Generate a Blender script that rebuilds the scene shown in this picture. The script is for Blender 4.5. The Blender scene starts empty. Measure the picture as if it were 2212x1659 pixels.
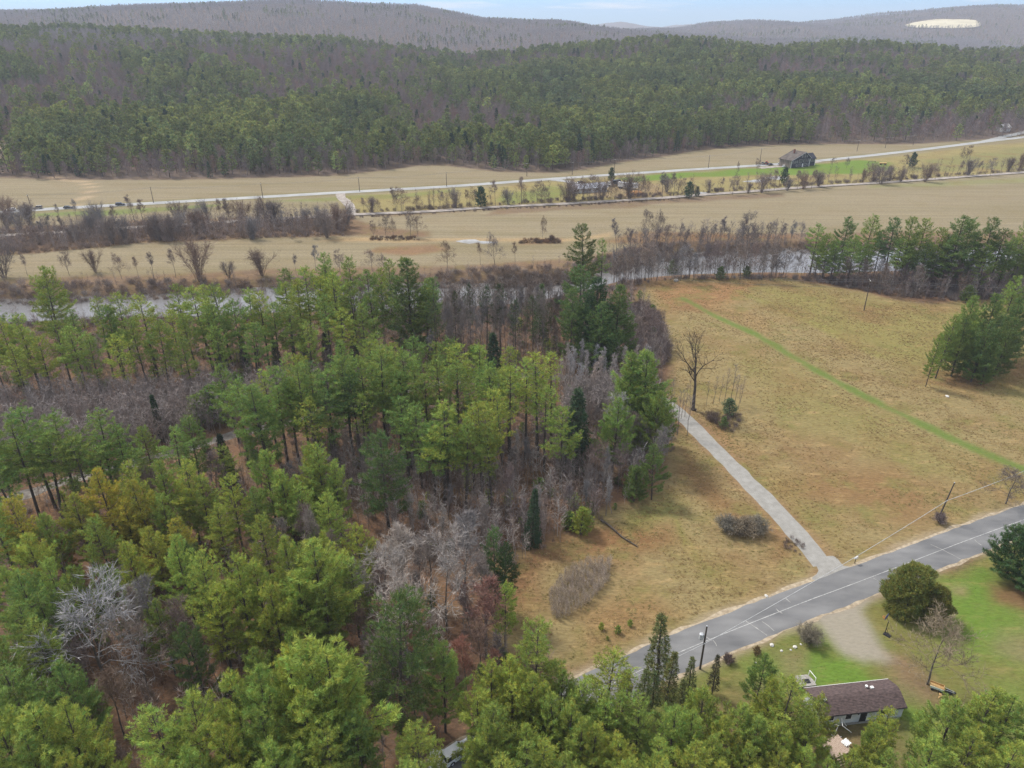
import bpy, math, random
import numpy as np
from mathutils import Vector, Matrix

C = bpy.context.scene.collection
SC = bpy.context.scene
R = math.radians
rng = np.random.default_rng(11)
rnd = random.Random(5)

# ------------------------------------------------------------------ camera, sky, sun, exposure
CAM_H, PITCH = 85.0, R(26.4)
cam_data = bpy.data.cameras.new('camera')
cam = bpy.data.objects.new('camera', cam_data)
C.objects.link(cam)
cam.location = (0, 0, CAM_H)
cam.rotation_euler = (R(90) - PITCH, 0, 0)
cam_data.sensor_width = 36
cam_data.lens = 25.0
cam_data.clip_start, cam_data.clip_end = 0.5, 40000
SC.camera = cam

SUN_EL, SUN_AZ = R(52), R(-50)          # azimuth measured from +Y towards +X
world = bpy.data.worlds.new('World')
SC.world = world
world.use_nodes = True
wn, wl = world.node_tree.nodes, world.node_tree.links
wn.clear()
w_out = wn.new('ShaderNodeOutputWorld')
w_bg = wn.new('ShaderNodeBackground')
w_bg.inputs['Strength'].default_value = 0.11
w_sky = wn.new('ShaderNodeTexSky')
w_sky.sky_type = 'NISHITA'
w_sky.sun_disc = False
w_sky.sun_elevation = SUN_EL
w_sky.sun_rotation = SUN_AZ
w_sky.altitude = 200
w_sky.air_density, w_sky.dust_density, w_sky.ozone_density = 1.0, 0.3, 1.5
w_tc = wn.new('ShaderNodeTexCoord')
w_sep = wn.new('ShaderNodeSeparateXYZ')
wl.new(w_tc.outputs['Generated'], w_sep.inputs[0])
w_map = wn.new('ShaderNodeMapping')
w_map.inputs['Scale'].default_value = (2.2, 2.2, 26.0)
w_map.inputs['Location'].default_value = (0.35, 0.0, 0.2)
wl.new(w_tc.outputs['Generated'], w_map.inputs[0])
w_no = wn.new('ShaderNodeTexNoise')
w_no.inputs['Scale'].default_value = 2.2
w_no.inputs['Detail'].default_value = 6
w_no.inputs['Roughness'].default_value = 0.55
wl.new(w_map.outputs[0], w_no.inputs['Vector'])
w_r1 = wn.new('ShaderNodeMapRange')     # broken streaks of cloud
w_r1.inputs['From Min'].default_value, w_r1.inputs['From Max'].default_value = 0.54, 0.70
wl.new(w_no.outputs['Fac'], w_r1.inputs['Value'])
w_r2 = wn.new('ShaderNodeMapRange')     # a closed cloud deck from about ten degrees up
w_r2.inputs['From Min'].default_value, w_r2.inputs['From Max'].default_value = 0.10, 0.28
w_r2.inputs['To Max'].default_value = 0.92
wl.new(w_sep.outputs['Z'], w_r2.inputs['Value'])
w_mx = wn.new('ShaderNodeMath')
w_mx.operation = 'MAXIMUM'
wl.new(w_r1.outputs[0], w_mx.inputs[0])
wl.new(w_r2.outputs[0], w_mx.inputs[1])
w_mix = wn.new('ShaderNodeMix')
w_mix.data_type = 'RGBA'
wl.new(w_mx.outputs[0], w_mix.inputs['Factor'])
w_tint = wn.new('ShaderNodeMix')
w_tint.data_type, w_tint.blend_type = 'RGBA', 'MULTIPLY'
w_tint.inputs['Factor'].default_value = 1
w_tint.inputs[7].default_value = (0.44, 0.73, 1.28, 1)
wl.new(w_sky.outputs[0], w_tint.inputs[6])
wl.new(w_tint.outputs[2], w_mix.inputs[6])
w_mix.inputs[7].default_value = (7.0, 7.25, 7.6, 1)
wl.new(w_mix.outputs[2], w_bg.inputs['Color'])
wl.new(w_bg.outputs[0], w_out.inputs['Surface'])

sun_data = bpy.data.lights.new('sun', 'SUN')
sun_data.energy = 3.3
sun_data.angle = R(10)
sun_data.color = (1.0, 0.95, 0.87)
sun = bpy.data.objects.new('sun', sun_data)
C.objects.link(sun)
_sd = Vector((math.sin(SUN_AZ) * math.cos(SUN_EL), math.cos(SUN_AZ) * math.cos(SUN_EL), math.sin(SUN_EL)))
sun.rotation_euler = _sd.to_track_quat('Z', 'Y').to_euler()
sun.location = (0, 0, 300)

SC.view_settings.view_transform = 'Standard'
SC.view_settings.look = 'None'
SC.view_settings.exposure = 0.5
SC.view_settings.gamma = 1
SC.view_settings.use_curve_mapping = False
SC.cycles.use_denoising = True
SC.cycles.denoiser = 'OPENIMAGEDENOISE'
SC.cycles.denoising_input_passes = 'RGB_ALBEDO_NORMAL'
SC.cycles.denoising_prefilter = 'NONE'
SC.cycles.max_bounces = 5
SC.cycles.diffuse_bounces = 3
SC.cycles.glossy_bounces = 2
SC.cycles.transmission_bounces = 3
SC.cycles.volume_bounces = 0
SC.cycles.use_adaptive_sampling = True
SC.cycles.adaptive_threshold = 0.01
SC.cycles.sample_clamp_indirect = 4
SC.cycles.caustics_reflective = SC.cycles.caustics_refractive = False

# ------------------------------------------------------------------ land form
K = 1536.0                              # focal length in photo units (2212 x 1659 frame)
CP, SP = math.cos(PITCH), math.sin(PITCH)

def ray(px, py):
    u, v = (px - 1106.0) / K, (py - 829.5) / K
    return u, CP - v * SP, -(SP + v * CP)

def plane(px, py, z=0.0):
    x, y, d = ray(px, py)
    t = (z - CAM_H) / d
    return x * t, y * t

def flat(pts, z=0.0):
    return [plane(a, b, z) for a, b in pts]

def smooth(a, b, v):
    t = np.clip((v - a) / (b - a), 0, 1)
    return t * t * (3 - 2 * t)

# value noise used for terrain and for irregular edges
_perm = np.random.default_rng(3).permutation(512)
_tab = np.random.default_rng(4).random(512)
def vnoise(x, y, s=1.0, seed=0):
    x = np.asarray(x, float) / s + seed * 17.3
    y = np.asarray(y, float) / s + seed * 9.7
    xi, yi = np.floor(x).astype(int), np.floor(y).astype(int)
    fx, fy = x - xi, y - yi
    fx, fy = fx * fx * (3 - 2 * fx), fy * fy * (3 - 2 * fy)
    def h(i, j):
        return _tab[_perm[(_perm[i & 511] + j) & 511]]
    return (h(xi, yi) * (1 - fx) + h(xi + 1, yi) * fx) * (1 - fy) + (h(xi, yi + 1) * (1 - fx) + h(xi + 1, yi + 1) * fx) * fy

def fbm(x, y, s, n=4, seed=0):
    r, a, t = 0, 1.0, 0
    for k in range(n):
        r = r + a * vnoise(x, y, s / 2 ** k, seed + k)
        t += a
        a *= 0.5
    return r / t

# far forest edge (foot of the hill)
EDGE = np.array(flat([(-500, 380), (0, 383), (130, 388), (330, 388), (520, 385), (640, 382), (740, 378), (830, 368), (900, 358),
                      (960, 357), (1020, 364), (1080, 371), (1180, 373), (1260, 366), (1330, 352), (1420, 340), (1500, 326),
                      (1580, 318), (1700, 312), (1820, 311), (1960, 312), (2050, 306), (2140, 300), (2212, 297), (2700, 290)]))
def edge_y(x):
    return np.interp(x, EDGE[:, 0], EDGE[:, 1])

CREST_A = np.array([(-1600, 84), (-753, 78), (-540, 76), (-276, 64), (-72, 42), (98, 46), (234, 56), (404, 46), (520, 52), (752, 40), (1500, 34)])
CREST_B = np.array([(-3000, 100), (-1800, 112), (-1466, 126), (-1002, 146), (-617, 148), (-273, 138), (-87, 105), (191, 94), (323, 80), (700, 52), (1300, 40), (3000, 30)])
CREST_C = np.array([(-3000, 60), (-500, 60), (500, 84), (733, 88), (860, 108), (1070, 118), (1262, 105), (1460, 118), (1752, 150), (1909, 172), (2050, 176), (2250, 164), (3000, 150), (5000, 120)])
CREST_D = np.array([(-9000, 100), (300, 100), (900, 130), (1090, 168), (1350, 125), (1650, 108), (1950, 150), (2250, 118), (4000, 100), (9000, 100)])

def height(x, y):
    x = np.asarray(x, float)
    y = np.asarray(y, float)
    e = edge_y(x)
    n = fbm(x, y, 260, 4, 2) - 0.5
    a = np.interp(x, CREST_A[:, 0], CREST_A[:, 1])
    ta = np.clip((y - e) / (1150 - e), 0, 1)
    za = a * (ta ** 1.15) * (1 - 0.55 * smooth(1200, 1600, y))
    b = np.interp(x, CREST_B[:, 0], CREST_B[:, 1])
    zb = b * smooth(1150, 2330, y) ** 0.8 * (1 - 0.8 * smooth(2400, 3300, y))
    c = np.interp(x, CREST_C[:, 0], CREST_C[:, 1])
    zc = c * smooth(1900, 3420, y) ** 0.8 * (1 - 0.7 * smooth(3600, 5200, y))
    d = np.interp(x, CREST_D[:, 0], CREST_D[:, 1])
    zd = d * smooth(6200, 8000, y)
    z = np.maximum(np.maximum(za, zb), np.maximum(zc, zd))
    z = z + n * 24 * smooth(0, 250, y - e)
    # the river in its bed
    f, nr = river_edges(x)
    inside = np.minimum(y - nr, f - y)
    z = z - 3.6 * smooth(-5.0, 3.0, inside)
    return z

RZ = -2.6                               # water level
FAR_PX = [(-500, 668), (-200, 660), (47, 646), (200, 640), (400, 630), (560, 622), (700, 617), (900, 612), (1060, 611), (1170, 606), (1250, 598), (1330, 580),
          (1420, 556), (1500, 544), (1660, 537), (1900, 532), (2212, 530), (2600, 528)]
NEAR_PX = [(-500, 716), (-200, 710), (100, 700), (400, 690), (700, 677), (950, 672), (1080, 664), (1150, 655), (1250, 636), (1340, 612), (1420, 602),
           (1500, 597), (1650, 594), (1800, 596), (2000, 592), (2212, 588), (2600, 580)]
_F = np.array(flat(FAR_PX, RZ))
_N = np.array(flat(NEAR_PX, RZ))
def river_edges(x):
    w = (vnoise(x, x * 0 + 3, 22, 5) - 0.5) * 3.0
    return np.interp(x, _F[:, 0], _F[:, 1]) + w, np.interp(x, _N[:, 0], _N[:, 1]) - w

def at(px, py):
    """the point of the land seen at a photo position"""
    dx, dy, dz = ray(px, py)
    t = np.geomspace(40, 9500, 420)
    h = CAM_H + dz * t - height(dx * t, dy * t)
    k = np.argmax(h < 0)
    if h[k] >= 0:
        k = len(t) - 1
    t0, t1 = t[k - 1], t[k]
    h0, h1 = h[k - 1], h[k]
    s = t0 + (t1 - t0) * h0 / (h0 - h1) if h0 != h1 else t0
    return dx * s, dy * s

def gz(x, y):
    return float(height(np.array([x]), np.array([y]))[0])

# ------------------------------------------------------------------ small helpers
def tag(o, label=None, cat=None, group=None, kind=None):
    if label: o['label'] = label
    if cat: o['category'] = cat
    if group: o['group'] = group
    if kind: o['kind'] = kind
    return o

def empty(name, loc, rz=0.0, label=None, cat=None, group=None):
    o = bpy.data.objects.new(name, None)
    C.objects.link(o)
    o.empty_display_size = 0.3
    o.location = loc
    o.rotation_euler = (0, 0, rz)
    return tag(o, label, cat, group)

class MB:
    """collects faces; build() links them as one mesh object"""
    def __init__(s):
        s.v, s.f, s.n, s.m = [], [], 0, []
    def add(s, verts, faces, mi=0):
        b = s.n
        s.v.extend([tuple(p) for p in verts])
        s.f.extend([tuple(i + b for i in f) for f in faces])
        s.m.extend([mi] * len(faces))
        s.n += len(verts)
    def box(s, c, d, rz=0.0, mi=0, taper=1.0):
        cx, cy, cz = c
        hx, hy, hz = d[0] / 2, d[1] / 2, d[2] / 2
        ca, sa = math.cos(rz), math.sin(rz)
        vs = []
        for z, k in ((-hz, 1), (hz, taper)):
            for a, b in ((-1, -1), (1, -1), (1, 1), (-1, 1)):
                x, y = a * hx * k, b * hy * k
                vs.append((cx + x * ca - y * sa, cy + x * sa + y * ca, cz + z))
        s.add(vs, [(3, 2, 1, 0), (4, 5, 6, 7), (0, 1, 5, 4), (1, 2, 6, 5), (2, 3, 7, 6), (3, 0, 4, 7)], mi)
    def tube(s, pts, rad, n=8, mi=0, cap=True):
        pts = [Vector(p) for p in pts]
        if not hasattr(rad, '__len__'): rad = [rad] * len(pts)
        vs, fs = [], []
        up = Vector((0, 0, 1))
        for i, p in enumerate(pts):
            d = (pts[min(i + 1, len(pts) - 1)] - pts[max(i - 1, 0)]).normalized()
            a = d.cross(up if abs(d.z) < 0.95 else Vector((1, 0, 0))).normalized()
            b = d.cross(a)
            for k in range(n):
                t = 2 * math.pi * k / n
                vs.append(p + (a * math.cos(t) + b * math.sin(t)) * rad[i])
        for i in range(len(pts) - 1):
            for k in range(n):
                k2 = (k + 1) % n
                fs.append((i * n + k, i * n + k2, (i + 1) * n + k2, (i + 1) * n + k))
        if cap:
            fs.append(tuple(range(n)))
            fs.append(tuple(range((len(pts) - 1) * n, len(pts) * n))[::-1])
        s.add(vs, fs, mi)
    def prism(s, prof, x0, x1, mi=0):
        """closed profile in (y,z) swept along x"""
        n = len(prof)
        vs = [(x0, y, z) for y, z in prof] + [(x1, y, z) for y, z in prof]
        fs = [tuple(range(n))[::-1], tuple(range(n, 2 * n))] + [(i, (i + 1) % n, n + (i + 1) % n, n + i) for i in range(n)]
        s.add(vs, fs, mi)
    def build(s, name, mat, parent=None, smooth_=False):
        me = bpy.data.meshes.new(name)
        me.from_pydata(s.v, [], s.f)
        for m in (mat if isinstance(mat, (list, tuple)) else [mat]):
            me.materials.append(m)
        if any(s.m): me.polygons.foreach_set('material_index', s.m)
        if smooth_: me.polygons.foreach_set('use_smooth', [True] * len(me.polygons))
        o = bpy.data.objects.new(name, me)
        C.objects.link(o)
        if parent: o.parent = parent
        return o

def mesh_np(name, V, F, mats, mi=None, col=None, colname='col', smooth_=False):
    """fast mesh from numpy arrays; F is (n,3) or (n,4)"""
    me = bpy.data.meshes.new(name)
    V = np.asarray(V, np.float32)
    F = np.asarray(F, np.int32)
    k = F.shape[1]
    me.vertices.add(len(V))
    me.vertices.foreach_set('co', V.ravel())
    me.loops.add(F.size)
    me.loops.foreach_set('vertex_index', F.ravel())
    me.polygons.add(len(F))
    me.polygons.foreach_set('loop_start', np.arange(0, F.size, k, dtype=np.int32))
    if mi is not None: me.polygons.foreach_set('material_index', np.asarray(mi, np.int32))
    if smooth_: me.polygons.foreach_set('use_smooth', np.ones(len(F), bool))
    for m in mats: me.materials.append(m)
    if col is not None:
        a = me.attributes.new(colname, 'FLOAT_COLOR', 'POINT')
        c = np.ones((len(V), 4), np.float32)
        c[:, :3] = col
        a.data.foreach_set('color', c.ravel())
    me.update(calc_edges=True)
    return me

def link(name, me, parent=None):
    o = bpy.data.objects.new(name, me)
    C.objects.link(o)
    if parent: o.parent = parent
    return o

# ------------------------------------------------------------------ materials
def new_mat(name):
    m = bpy.data.materials.new(name)
    m.use_nodes = True
    nt = m.node_tree
    b = nt.nodes['Principled BSDF']
    b.inputs['Specular IOR Level'].default_value = 0.2
    b.inputs['Roughness'].default_value = 0.85
    return m, nt, b

def node(nt, kind, **kw):
    n = nt.nodes.new(kind)
    for k, v in kw.items():
        if k in n.inputs: n.inputs[k].default_value = v
        else: setattr(n, k, v)
    return n

def mat_noise(name, c1, c2, scale=1.0, rough=0.85, detail=6, spec=0.2, bump=0.0, metal=0.0, coord='Object', stretch=None, lo=0.35, hi=0.65):
    m, nt, b = new_mat(name)
    tc = node(nt, 'ShaderNodeTexCoord')
    no = node(nt, 'ShaderNodeTexNoise', Scale=scale, Detail=detail)
    if stretch:
        mp = node(nt, 'ShaderNodeMapping')
        mp.inputs['Scale'].default_value = stretch
        nt.links.new(tc.outputs[coord], mp.inputs[0])
        nt.links.new(mp.outputs[0], no.inputs['Vector'])
    else:
        nt.links.new(tc.outputs[coord], no.inputs['Vector'])
    rp = node(nt, 'ShaderNodeValToRGB')
    rp.color_ramp.elements[0].position, rp.color_ramp.elements[1].position = lo, hi
    rp.color_ramp.elements[0].color = (*c1, 1)
    rp.color_ramp.elements[1].color = (*c2, 1)
    nt.links.new(no.outputs['Fac'], rp.inputs[0])
    nt.links.new(rp.outputs[0], b.inputs['Base Color'])
    b.inputs['Roughness'].default_value = rough
    b.inputs['Specular IOR Level'].default_value = spec
    b.inputs['Metallic'].default_value = metal
    if bump:
        bp = node(nt, 'ShaderNodeBump', Strength=bump)
        nt.links.new(no.outputs['Fac'], bp.inputs['Height'])
        nt.links.new(bp.outputs[0], b.inputs['Normal'])
    return m
# ------------------------------------------------------------------ ground sheet
# ground extent stays inside the haze box
def spaced(lo, f0, f1, hi, step, grow):
    c = list(np.arange(f0, f1 + 1e-6, step))
    s, p, left = step, f0, []
    while p > lo:
        s *= grow
        p -= s
        left.append(p)
    s, p, right = step, f1, []
    while p < hi:
        s *= grow
        p += s
        right.append(p)
    return np.array(left[::-1] + c + right)

GX = spaced(-7000, -125, 215, 8000, 1.0, 1.045)
_y1 = np.arange(55, 300, 1.0)
_y2 = np.arange(300, 700, 2.5)
_y3 = 700 + np.cumsum(2.5 * 1.045 ** np.arange(118))
_y3 = _y3[_y3 < 9600]
GY = np.concatenate([[-120, -60, -20, 10, 30, 42, 50], _y1, _y2, _y3])
gxx, gyy = np.meshgrid(GX, GY)
gxx, gyy = gxx.ravel(), gyy.ravel()
gzz = height(gxx, gyy)

def inside(poly, x, y):
    poly = np.asarray(poly)
    r = np.zeros(len(x), bool)
    n = len(poly)
    for i in range(n):
        x0, y0 = poly[i]
        x1, y1 = poly[(i + 1) % n]
        c = (y0 > y) != (y1 > y)
        if y1 != y0:
            r ^= c & (x < (x1 - x0) * (y - y0) / (y1 - y0) + x0)
    return r

def seg_dist(line, x, y, closed=False):
    line = np.asarray(line, float)
    d = np.full(len(x), 1e9)
    n = len(line)
    for i in range(n if closed else n - 1):
        p, q = line[i], line[(i + 1) % n]
        dx, dy = q - p
        L = dx * dx + dy * dy + 1e-12
        t = np.clip(((x - p[0]) * dx + (y - p[1]) * dy) / L, 0, 1)
        d = np.minimum(d, np.hypot(x - p[0] - t * dx, y - p[1] - t * dy))
    return d

gcol = np.zeros((len(gxx), 3))
gpat = np.zeros((len(gxx), 3))       # patchiness, stubble rows, leaf litter

def paint_mask(m, col, pat=None, sel=None):
    idx = slice(None) if sel is None else sel
    gcol[idx] = gcol[idx] * (1 - m[:, None]) + np.array(col) * m[:, None]
    if pat is not None:
        gpat[idx] = gpat[idx] * (1 - m[:, None]) + np.array(pat) * m[:, None]

def paint_poly(poly, col, pat=None, soft=1.5, warp=2.0, ws=9.0, amount=1.0):
    poly = np.asarray(poly, float)
    pad = soft + warp + 2
    sel = np.where((gxx > poly[:, 0].min() - pad) & (gxx < poly[:, 0].max() + pad) & (gyy > poly[:, 1].min() - pad) & (gyy < poly[:, 1].max() + pad))[0]
    if not len(sel): return
    x = gxx[sel] + (vnoise(gxx[sel], gyy[sel], ws, 7) - 0.5) * 2 * warp
    y = gyy[sel] + (vnoise(gxx[sel], gyy[sel], ws, 8) - 0.5) * 2 * warp
    d = seg_dist(poly, x, y, True) * np.where(inside(poly, x, y), 1, -1)
    paint_mask(smooth(-soft, soft, d) * amount, col, pat, sel)

def paint_line(line, w, col, pat=None, soft=0.7, warp=0.5, amount=1.0, ws=5.0):
    line = np.asarray(line, float)
    pad = w + soft + warp + 1
    sel = np.where((gxx > line[:, 0].min() - pad) & (gxx < line[:, 0].max() + pad) & (gyy > line[:, 1].min() - pad) & (gyy < line[:, 1].max() + pad))[0]
    x, y = gxx[sel], gyy[sel]
    d = seg_dist(line, x, y) + (vnoise(x, y, ws, 9) - 0.5) * 2 * warp
    paint_mask((1 - smooth(w / 2 - soft, w / 2 + soft, d)) * amount, col, pat, sel)

def spline(pts, step=2.0):
    p = np.asarray(pts, float)
    out = []
    for i in range(len(p) - 1):
        p0, p1, p2, p3 = p[max(i - 1, 0)], p[i], p[i + 1], p[min(i + 2, len(p) - 1)]
        n = max(2, int(np.hypot(*(p2 - p1)) / step))
        for k in range(n):
            t = k / n
            out.append(0.5 * (2 * p1 + (p2 - p0) * t + (2 * p0 - 5 * p1 + 4 * p2 - p3) * t * t + (3 * p1 - p0 - 3 * p2 + p3) * t ** 3))
    out.append(p[-1])
    return np.array(out)

LITTER = (0.140, 0.084, 0.054)
HILL = (0.115, 0.092, 0.080)
STUBBLE = (0.226, 0.187, 0.120)
MEADOW = (0.212, 0.165, 0.078)
OLIVE = (0.175, 0.155, 0.050)
RUST = (0.165, 0.090, 0.040)
GREEN = (0.100, 0.150, 0.026)
LAWN = (0.100, 0.168, 0.026)
SAND = (0.34, 0.27, 0.19)
STRAW = (0.36, 0.25, 0.13)

MAIN_PX = [(880, 1740), (1030, 1640), (1150, 1570), (1270, 1503), (1370, 1455), (1475, 1406), (1610, 1351), (1742, 1299), (1860, 1255), (1975, 1211), (2095, 1165), (2212, 1123), (2420, 1052)]
main_line = spline(flat(MAIN_PX), 1.5)
DRIVE_PX = [(1800, 1262), (1780, 1222), (1740, 1172), (1690, 1120), (1650, 1075), (1605, 1030), (1560, 985), (1515, 940), (1480, 905), (1440, 872), (1385, 846), (1300, 828), (1200, 815), (1110, 812),
            (1000, 820), (900, 838), (800, 862), (700, 888), (620, 912), (520, 935), (440, 958), (340, 988), (250, 1012), (150, 1038), (60, 1066), (-120, 1125)]
drive_line = spline(flat(DRIVE_PX), 1.5)
HIGH_PX = [(-700, 506), (-200, 473), (0, 459), (80, 453), (330, 439), (735, 416), (980, 402), (1200, 386), (1420, 371), (1700, 353), (1860, 338), (2000, 322), (2120, 307), (2170, 301), (2260, 292), (2500, 276)]
high_line = spline([at(a, b) for a, b in HIGH_PX], 4)
RAIL_PX = [(-700, 550), (-200, 520), (0, 510), (133, 503), (267, 494), (433, 484), (600, 474), (757, 465), (937, 457), (1070, 448), (1237, 440), (1404, 430), (1475, 425), (1635, 413), (1775, 403),
           (1908, 395), (2022, 387), (2212, 373), (2500, 352)]
rail_line = spline([at(a, b) for a, b in RAIL_PX], 4)
MEADOW_PX = [(1372, 612), (1500, 600), (1700, 600), (1780, 618), (1900, 640), (2000, 652), (2060, 655), (2212, 640), (2700, 640), (2700, 1000), (2420, 1040), (2212, 1110), (2000, 1195), (1830, 1260), (1640, 1330), (1480, 1400),
             (1370, 1450), (1240, 1480), (1180, 1440), (1110, 1400), (1100, 1240), (1150, 1195), (1260, 1150), (1320, 1110), (1410, 1060), (1445, 1000), (1472, 935), (1462, 890), (1445, 840),
             (1440, 760), (1430, 700), (1385, 650)]
meadow_poly = np.array(flat(MEADOW_PX))
LAWN_PX = [(1420, 1500), (1500, 1452), (1640, 1388), (1760, 1335), (1890, 1282), (2212, 1165), (2700, 1000), (2700, 1900), (1350, 1900), (1350, 1560)]
lawn_poly = np.array(flat(LAWN_PX))
STRIP_PX = [(1475, 645), (1560, 690), (1640, 727), (1720, 775), (1800, 820), (1870, 858), (1960, 900), (2060, 950), (2140, 985), (2212, 1014), (2420, 1090)]
strip_line = spline(flat(STRIP_PX), 2)

# base coats
paint_mask(np.ones(len(gxx)), LITTER, (0.25, 0, 1))
e_ = edge_y(gxx)
f_, n_ = river_edges(gxx)
on_hill = smooth(-4, 6, gyy - e_)
paint_mask(smooth(-2, 2, gyy - f_ + 3) * (1 - on_hill), STUBBLE, (0.15, 1, 0))
paint_mask(on_hill, HILL, (0.2, 0, 0.6))
# river banks and the brush strip on the far bank
wid = 9 + 6 * vnoise(gxx, gyy, 40, 3)
paint_mask((1 - smooth(wid, wid + 6, gyy - f_)) * smooth(-3, 1, gyy - f_) * (gyy < 420), (0.165, 0.115, 0.075), (0.6, 0, 0.5))
near_bank = (1 - smooth(3, 9, n_ - gyy)) * (gyy < n_ + 2) * (gyy > 150)
paint_mask(near_bank, (0.17, 0.105, 0.06), (0.4, 0, 0.5))
bed = smooth(-1.0, 1.5, np.minimum(gyy - n_, f_ - gyy))
paint_mask(bed, (0.07, 0.055, 0.042), (0.2, 0, 0))
# railway band of brush, wider to the left
for pl, col, am in (([(-700, 600), (0, 552), (150, 540), (300, 524), (633, 511), (760, 508), (925, 511), (930, 498), (800, 488), (760, 470), (400, 470), (0, 492), (-700, 530)], (0.16, 0.10, 0.062), 0.9),
                    ([(760, 470), (1060, 452), (1240, 442), (1500, 428), (1500, 415), (1240, 428), (1060, 440), (760, 458)], (0.17, 0.125, 0.08), 0.8),
                    ([(1060, 462), (1240, 452), (1500, 436), (1700, 424), (1700, 416), (1400, 432), (1060, 451)], (0.15, 0.10, 0.07), 0.7),
                    ([(800, 545), (905, 548), (960, 541), (925, 531), (820, 534)], (0.2, 0.11, 0.06), 0.8),
                    ([(1110, 528), (1215, 528), (1215, 517), (1130, 518)], (0.2, 0.11, 0.06), 0.8)):
    paint_poly(flat(pl), col, (0.6, 0.1, 0.5), soft=3, warp=4, ws=18, amount=am)
paint_poly(flat([(700, 523), (1000, 522), (1200, 524), (1330, 508), (1330, 500), (1200, 516), (1000, 514), (760, 513)]), STRAW, (0.3, 0.2, 0), soft=3, warp=4, ws=20, amount=0.7)
paint_poly(flat([(1310, 520), (1420, 525), (1560, 520), (1700, 510), (1700, 503), (1500, 505), (1380, 500)]), RUST, (0.5, 0, 0.4), soft=4, warp=5, ws=20, amount=0.8)
# highway verges and the fields between highway and railway
paint_poly([at(a, b) for a, b in [(760, 462), (740, 425), (980, 409), (1190, 393), (1420, 378), (1700, 360), (1860, 345), (2000, 329), (2130, 313), (2212, 306), (2400, 300), (2400, 352), (2212, 370), (1900, 393), (1640, 410), (1400, 428), (1100, 445)]], (0.24, 0.20, 0.085), (0.6, 0.3, 0), soft=4, warp=4, ws=25)
paint_poly([at(a, b) for a, b in [(1330, 384), (1420, 377), (1560, 368), (1690, 358), (1800, 350), (1860, 346), (1920, 350), (1930, 366), (1860, 376), (1760, 378), (1640, 378), (1500, 384), (1380, 392)]], (0.115, 0.175, 0.032), (0.2, 0, 0), soft=4, warp=4, ws=20)
paint_poly([at(a, b) for a, b in [(70, 462), (200, 455), (330, 447), (480, 440), (480, 445), (330, 457), (200, 466), (70, 470)]], (0.13, 0.17, 0.045), (0.3, 0, 0), soft=4, warp=3, ws=20, amount=0.85)
paint_poly([at(a, b) for a, b in [(560, 436), (720, 425), (860, 418), (980, 410), (980, 415), (860, 428), (720, 434)]], (0.16, 0.18, 0.06), (0.3, 0, 0), soft=4, warp=3, ws=20, amount=0.8)
paint_poly([at(a, b) for a, b in [(1080, 420), (1180, 402), (1240, 410), (1220, 430), (1100, 440)]], (0.13, 0.17, 0.045), (0.4, 0, 0), soft=5, warp=5, ws=20, amount=0.7)
paint_poly([at(a, b) for a, b in [(1960, 370), (2000, 345), (2212, 318), (2400, 310), (2400, 345), (2212, 362), (2080, 372)]], (0.175, 0.17, 0.065), (0.7, 0.2, 0), soft=6, warp=6, ws=30, amount=0.8)
paint_poly([at(a, b) for a, b in [(1880, 402), (2100, 388), (2400, 372), (2400, 380), (2100, 398), (1880, 408)]], (0.17, 0.19, 0.06), (0.4, 0.3, 0), soft=5, warp=5, ws=30, amount=0.5)
paint_poly([at(a, b) for a, b in [(1240, 402), (1420, 396), (1440, 408), (1420, 426), (1280, 430)]], (0.23, 0.17, 0.10), (0.5, 0, 0.2), soft=4, warp=4, ws=15, amount=0.8)
paint_line(high_line, 15, (0.17, 0.15, 0.075), (0.3, 0, 0), soft=2, warp=1.5, amount=0.8)
paint_line([at(a, b) for a, b in [(158, 446), (185, 425), (200, 405), (180, 392), (128, 388), (122, 372), (110, 365)]], 4, (0.42, 0.31, 0.20), (0.1, 0.2, 0), soft=1.5, warp=1.0, amount=0.65)
# bare sand on the hill foot and the pale hill pasture
paint_poly([at(a, b) for a, b in [(-200, 350), (60, 345), (45, 312), (-200, 305)]], (0.45, 0.37, 0.25), (0.4, 0, 0.2), soft=8, warp=7, ws=18)
pasture = np.array([at(a, b) for a, b in [(1952, 57), (1990, 62), (2106, 61), (2106, 46), (2040, 43), (1975, 50)]])
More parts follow.
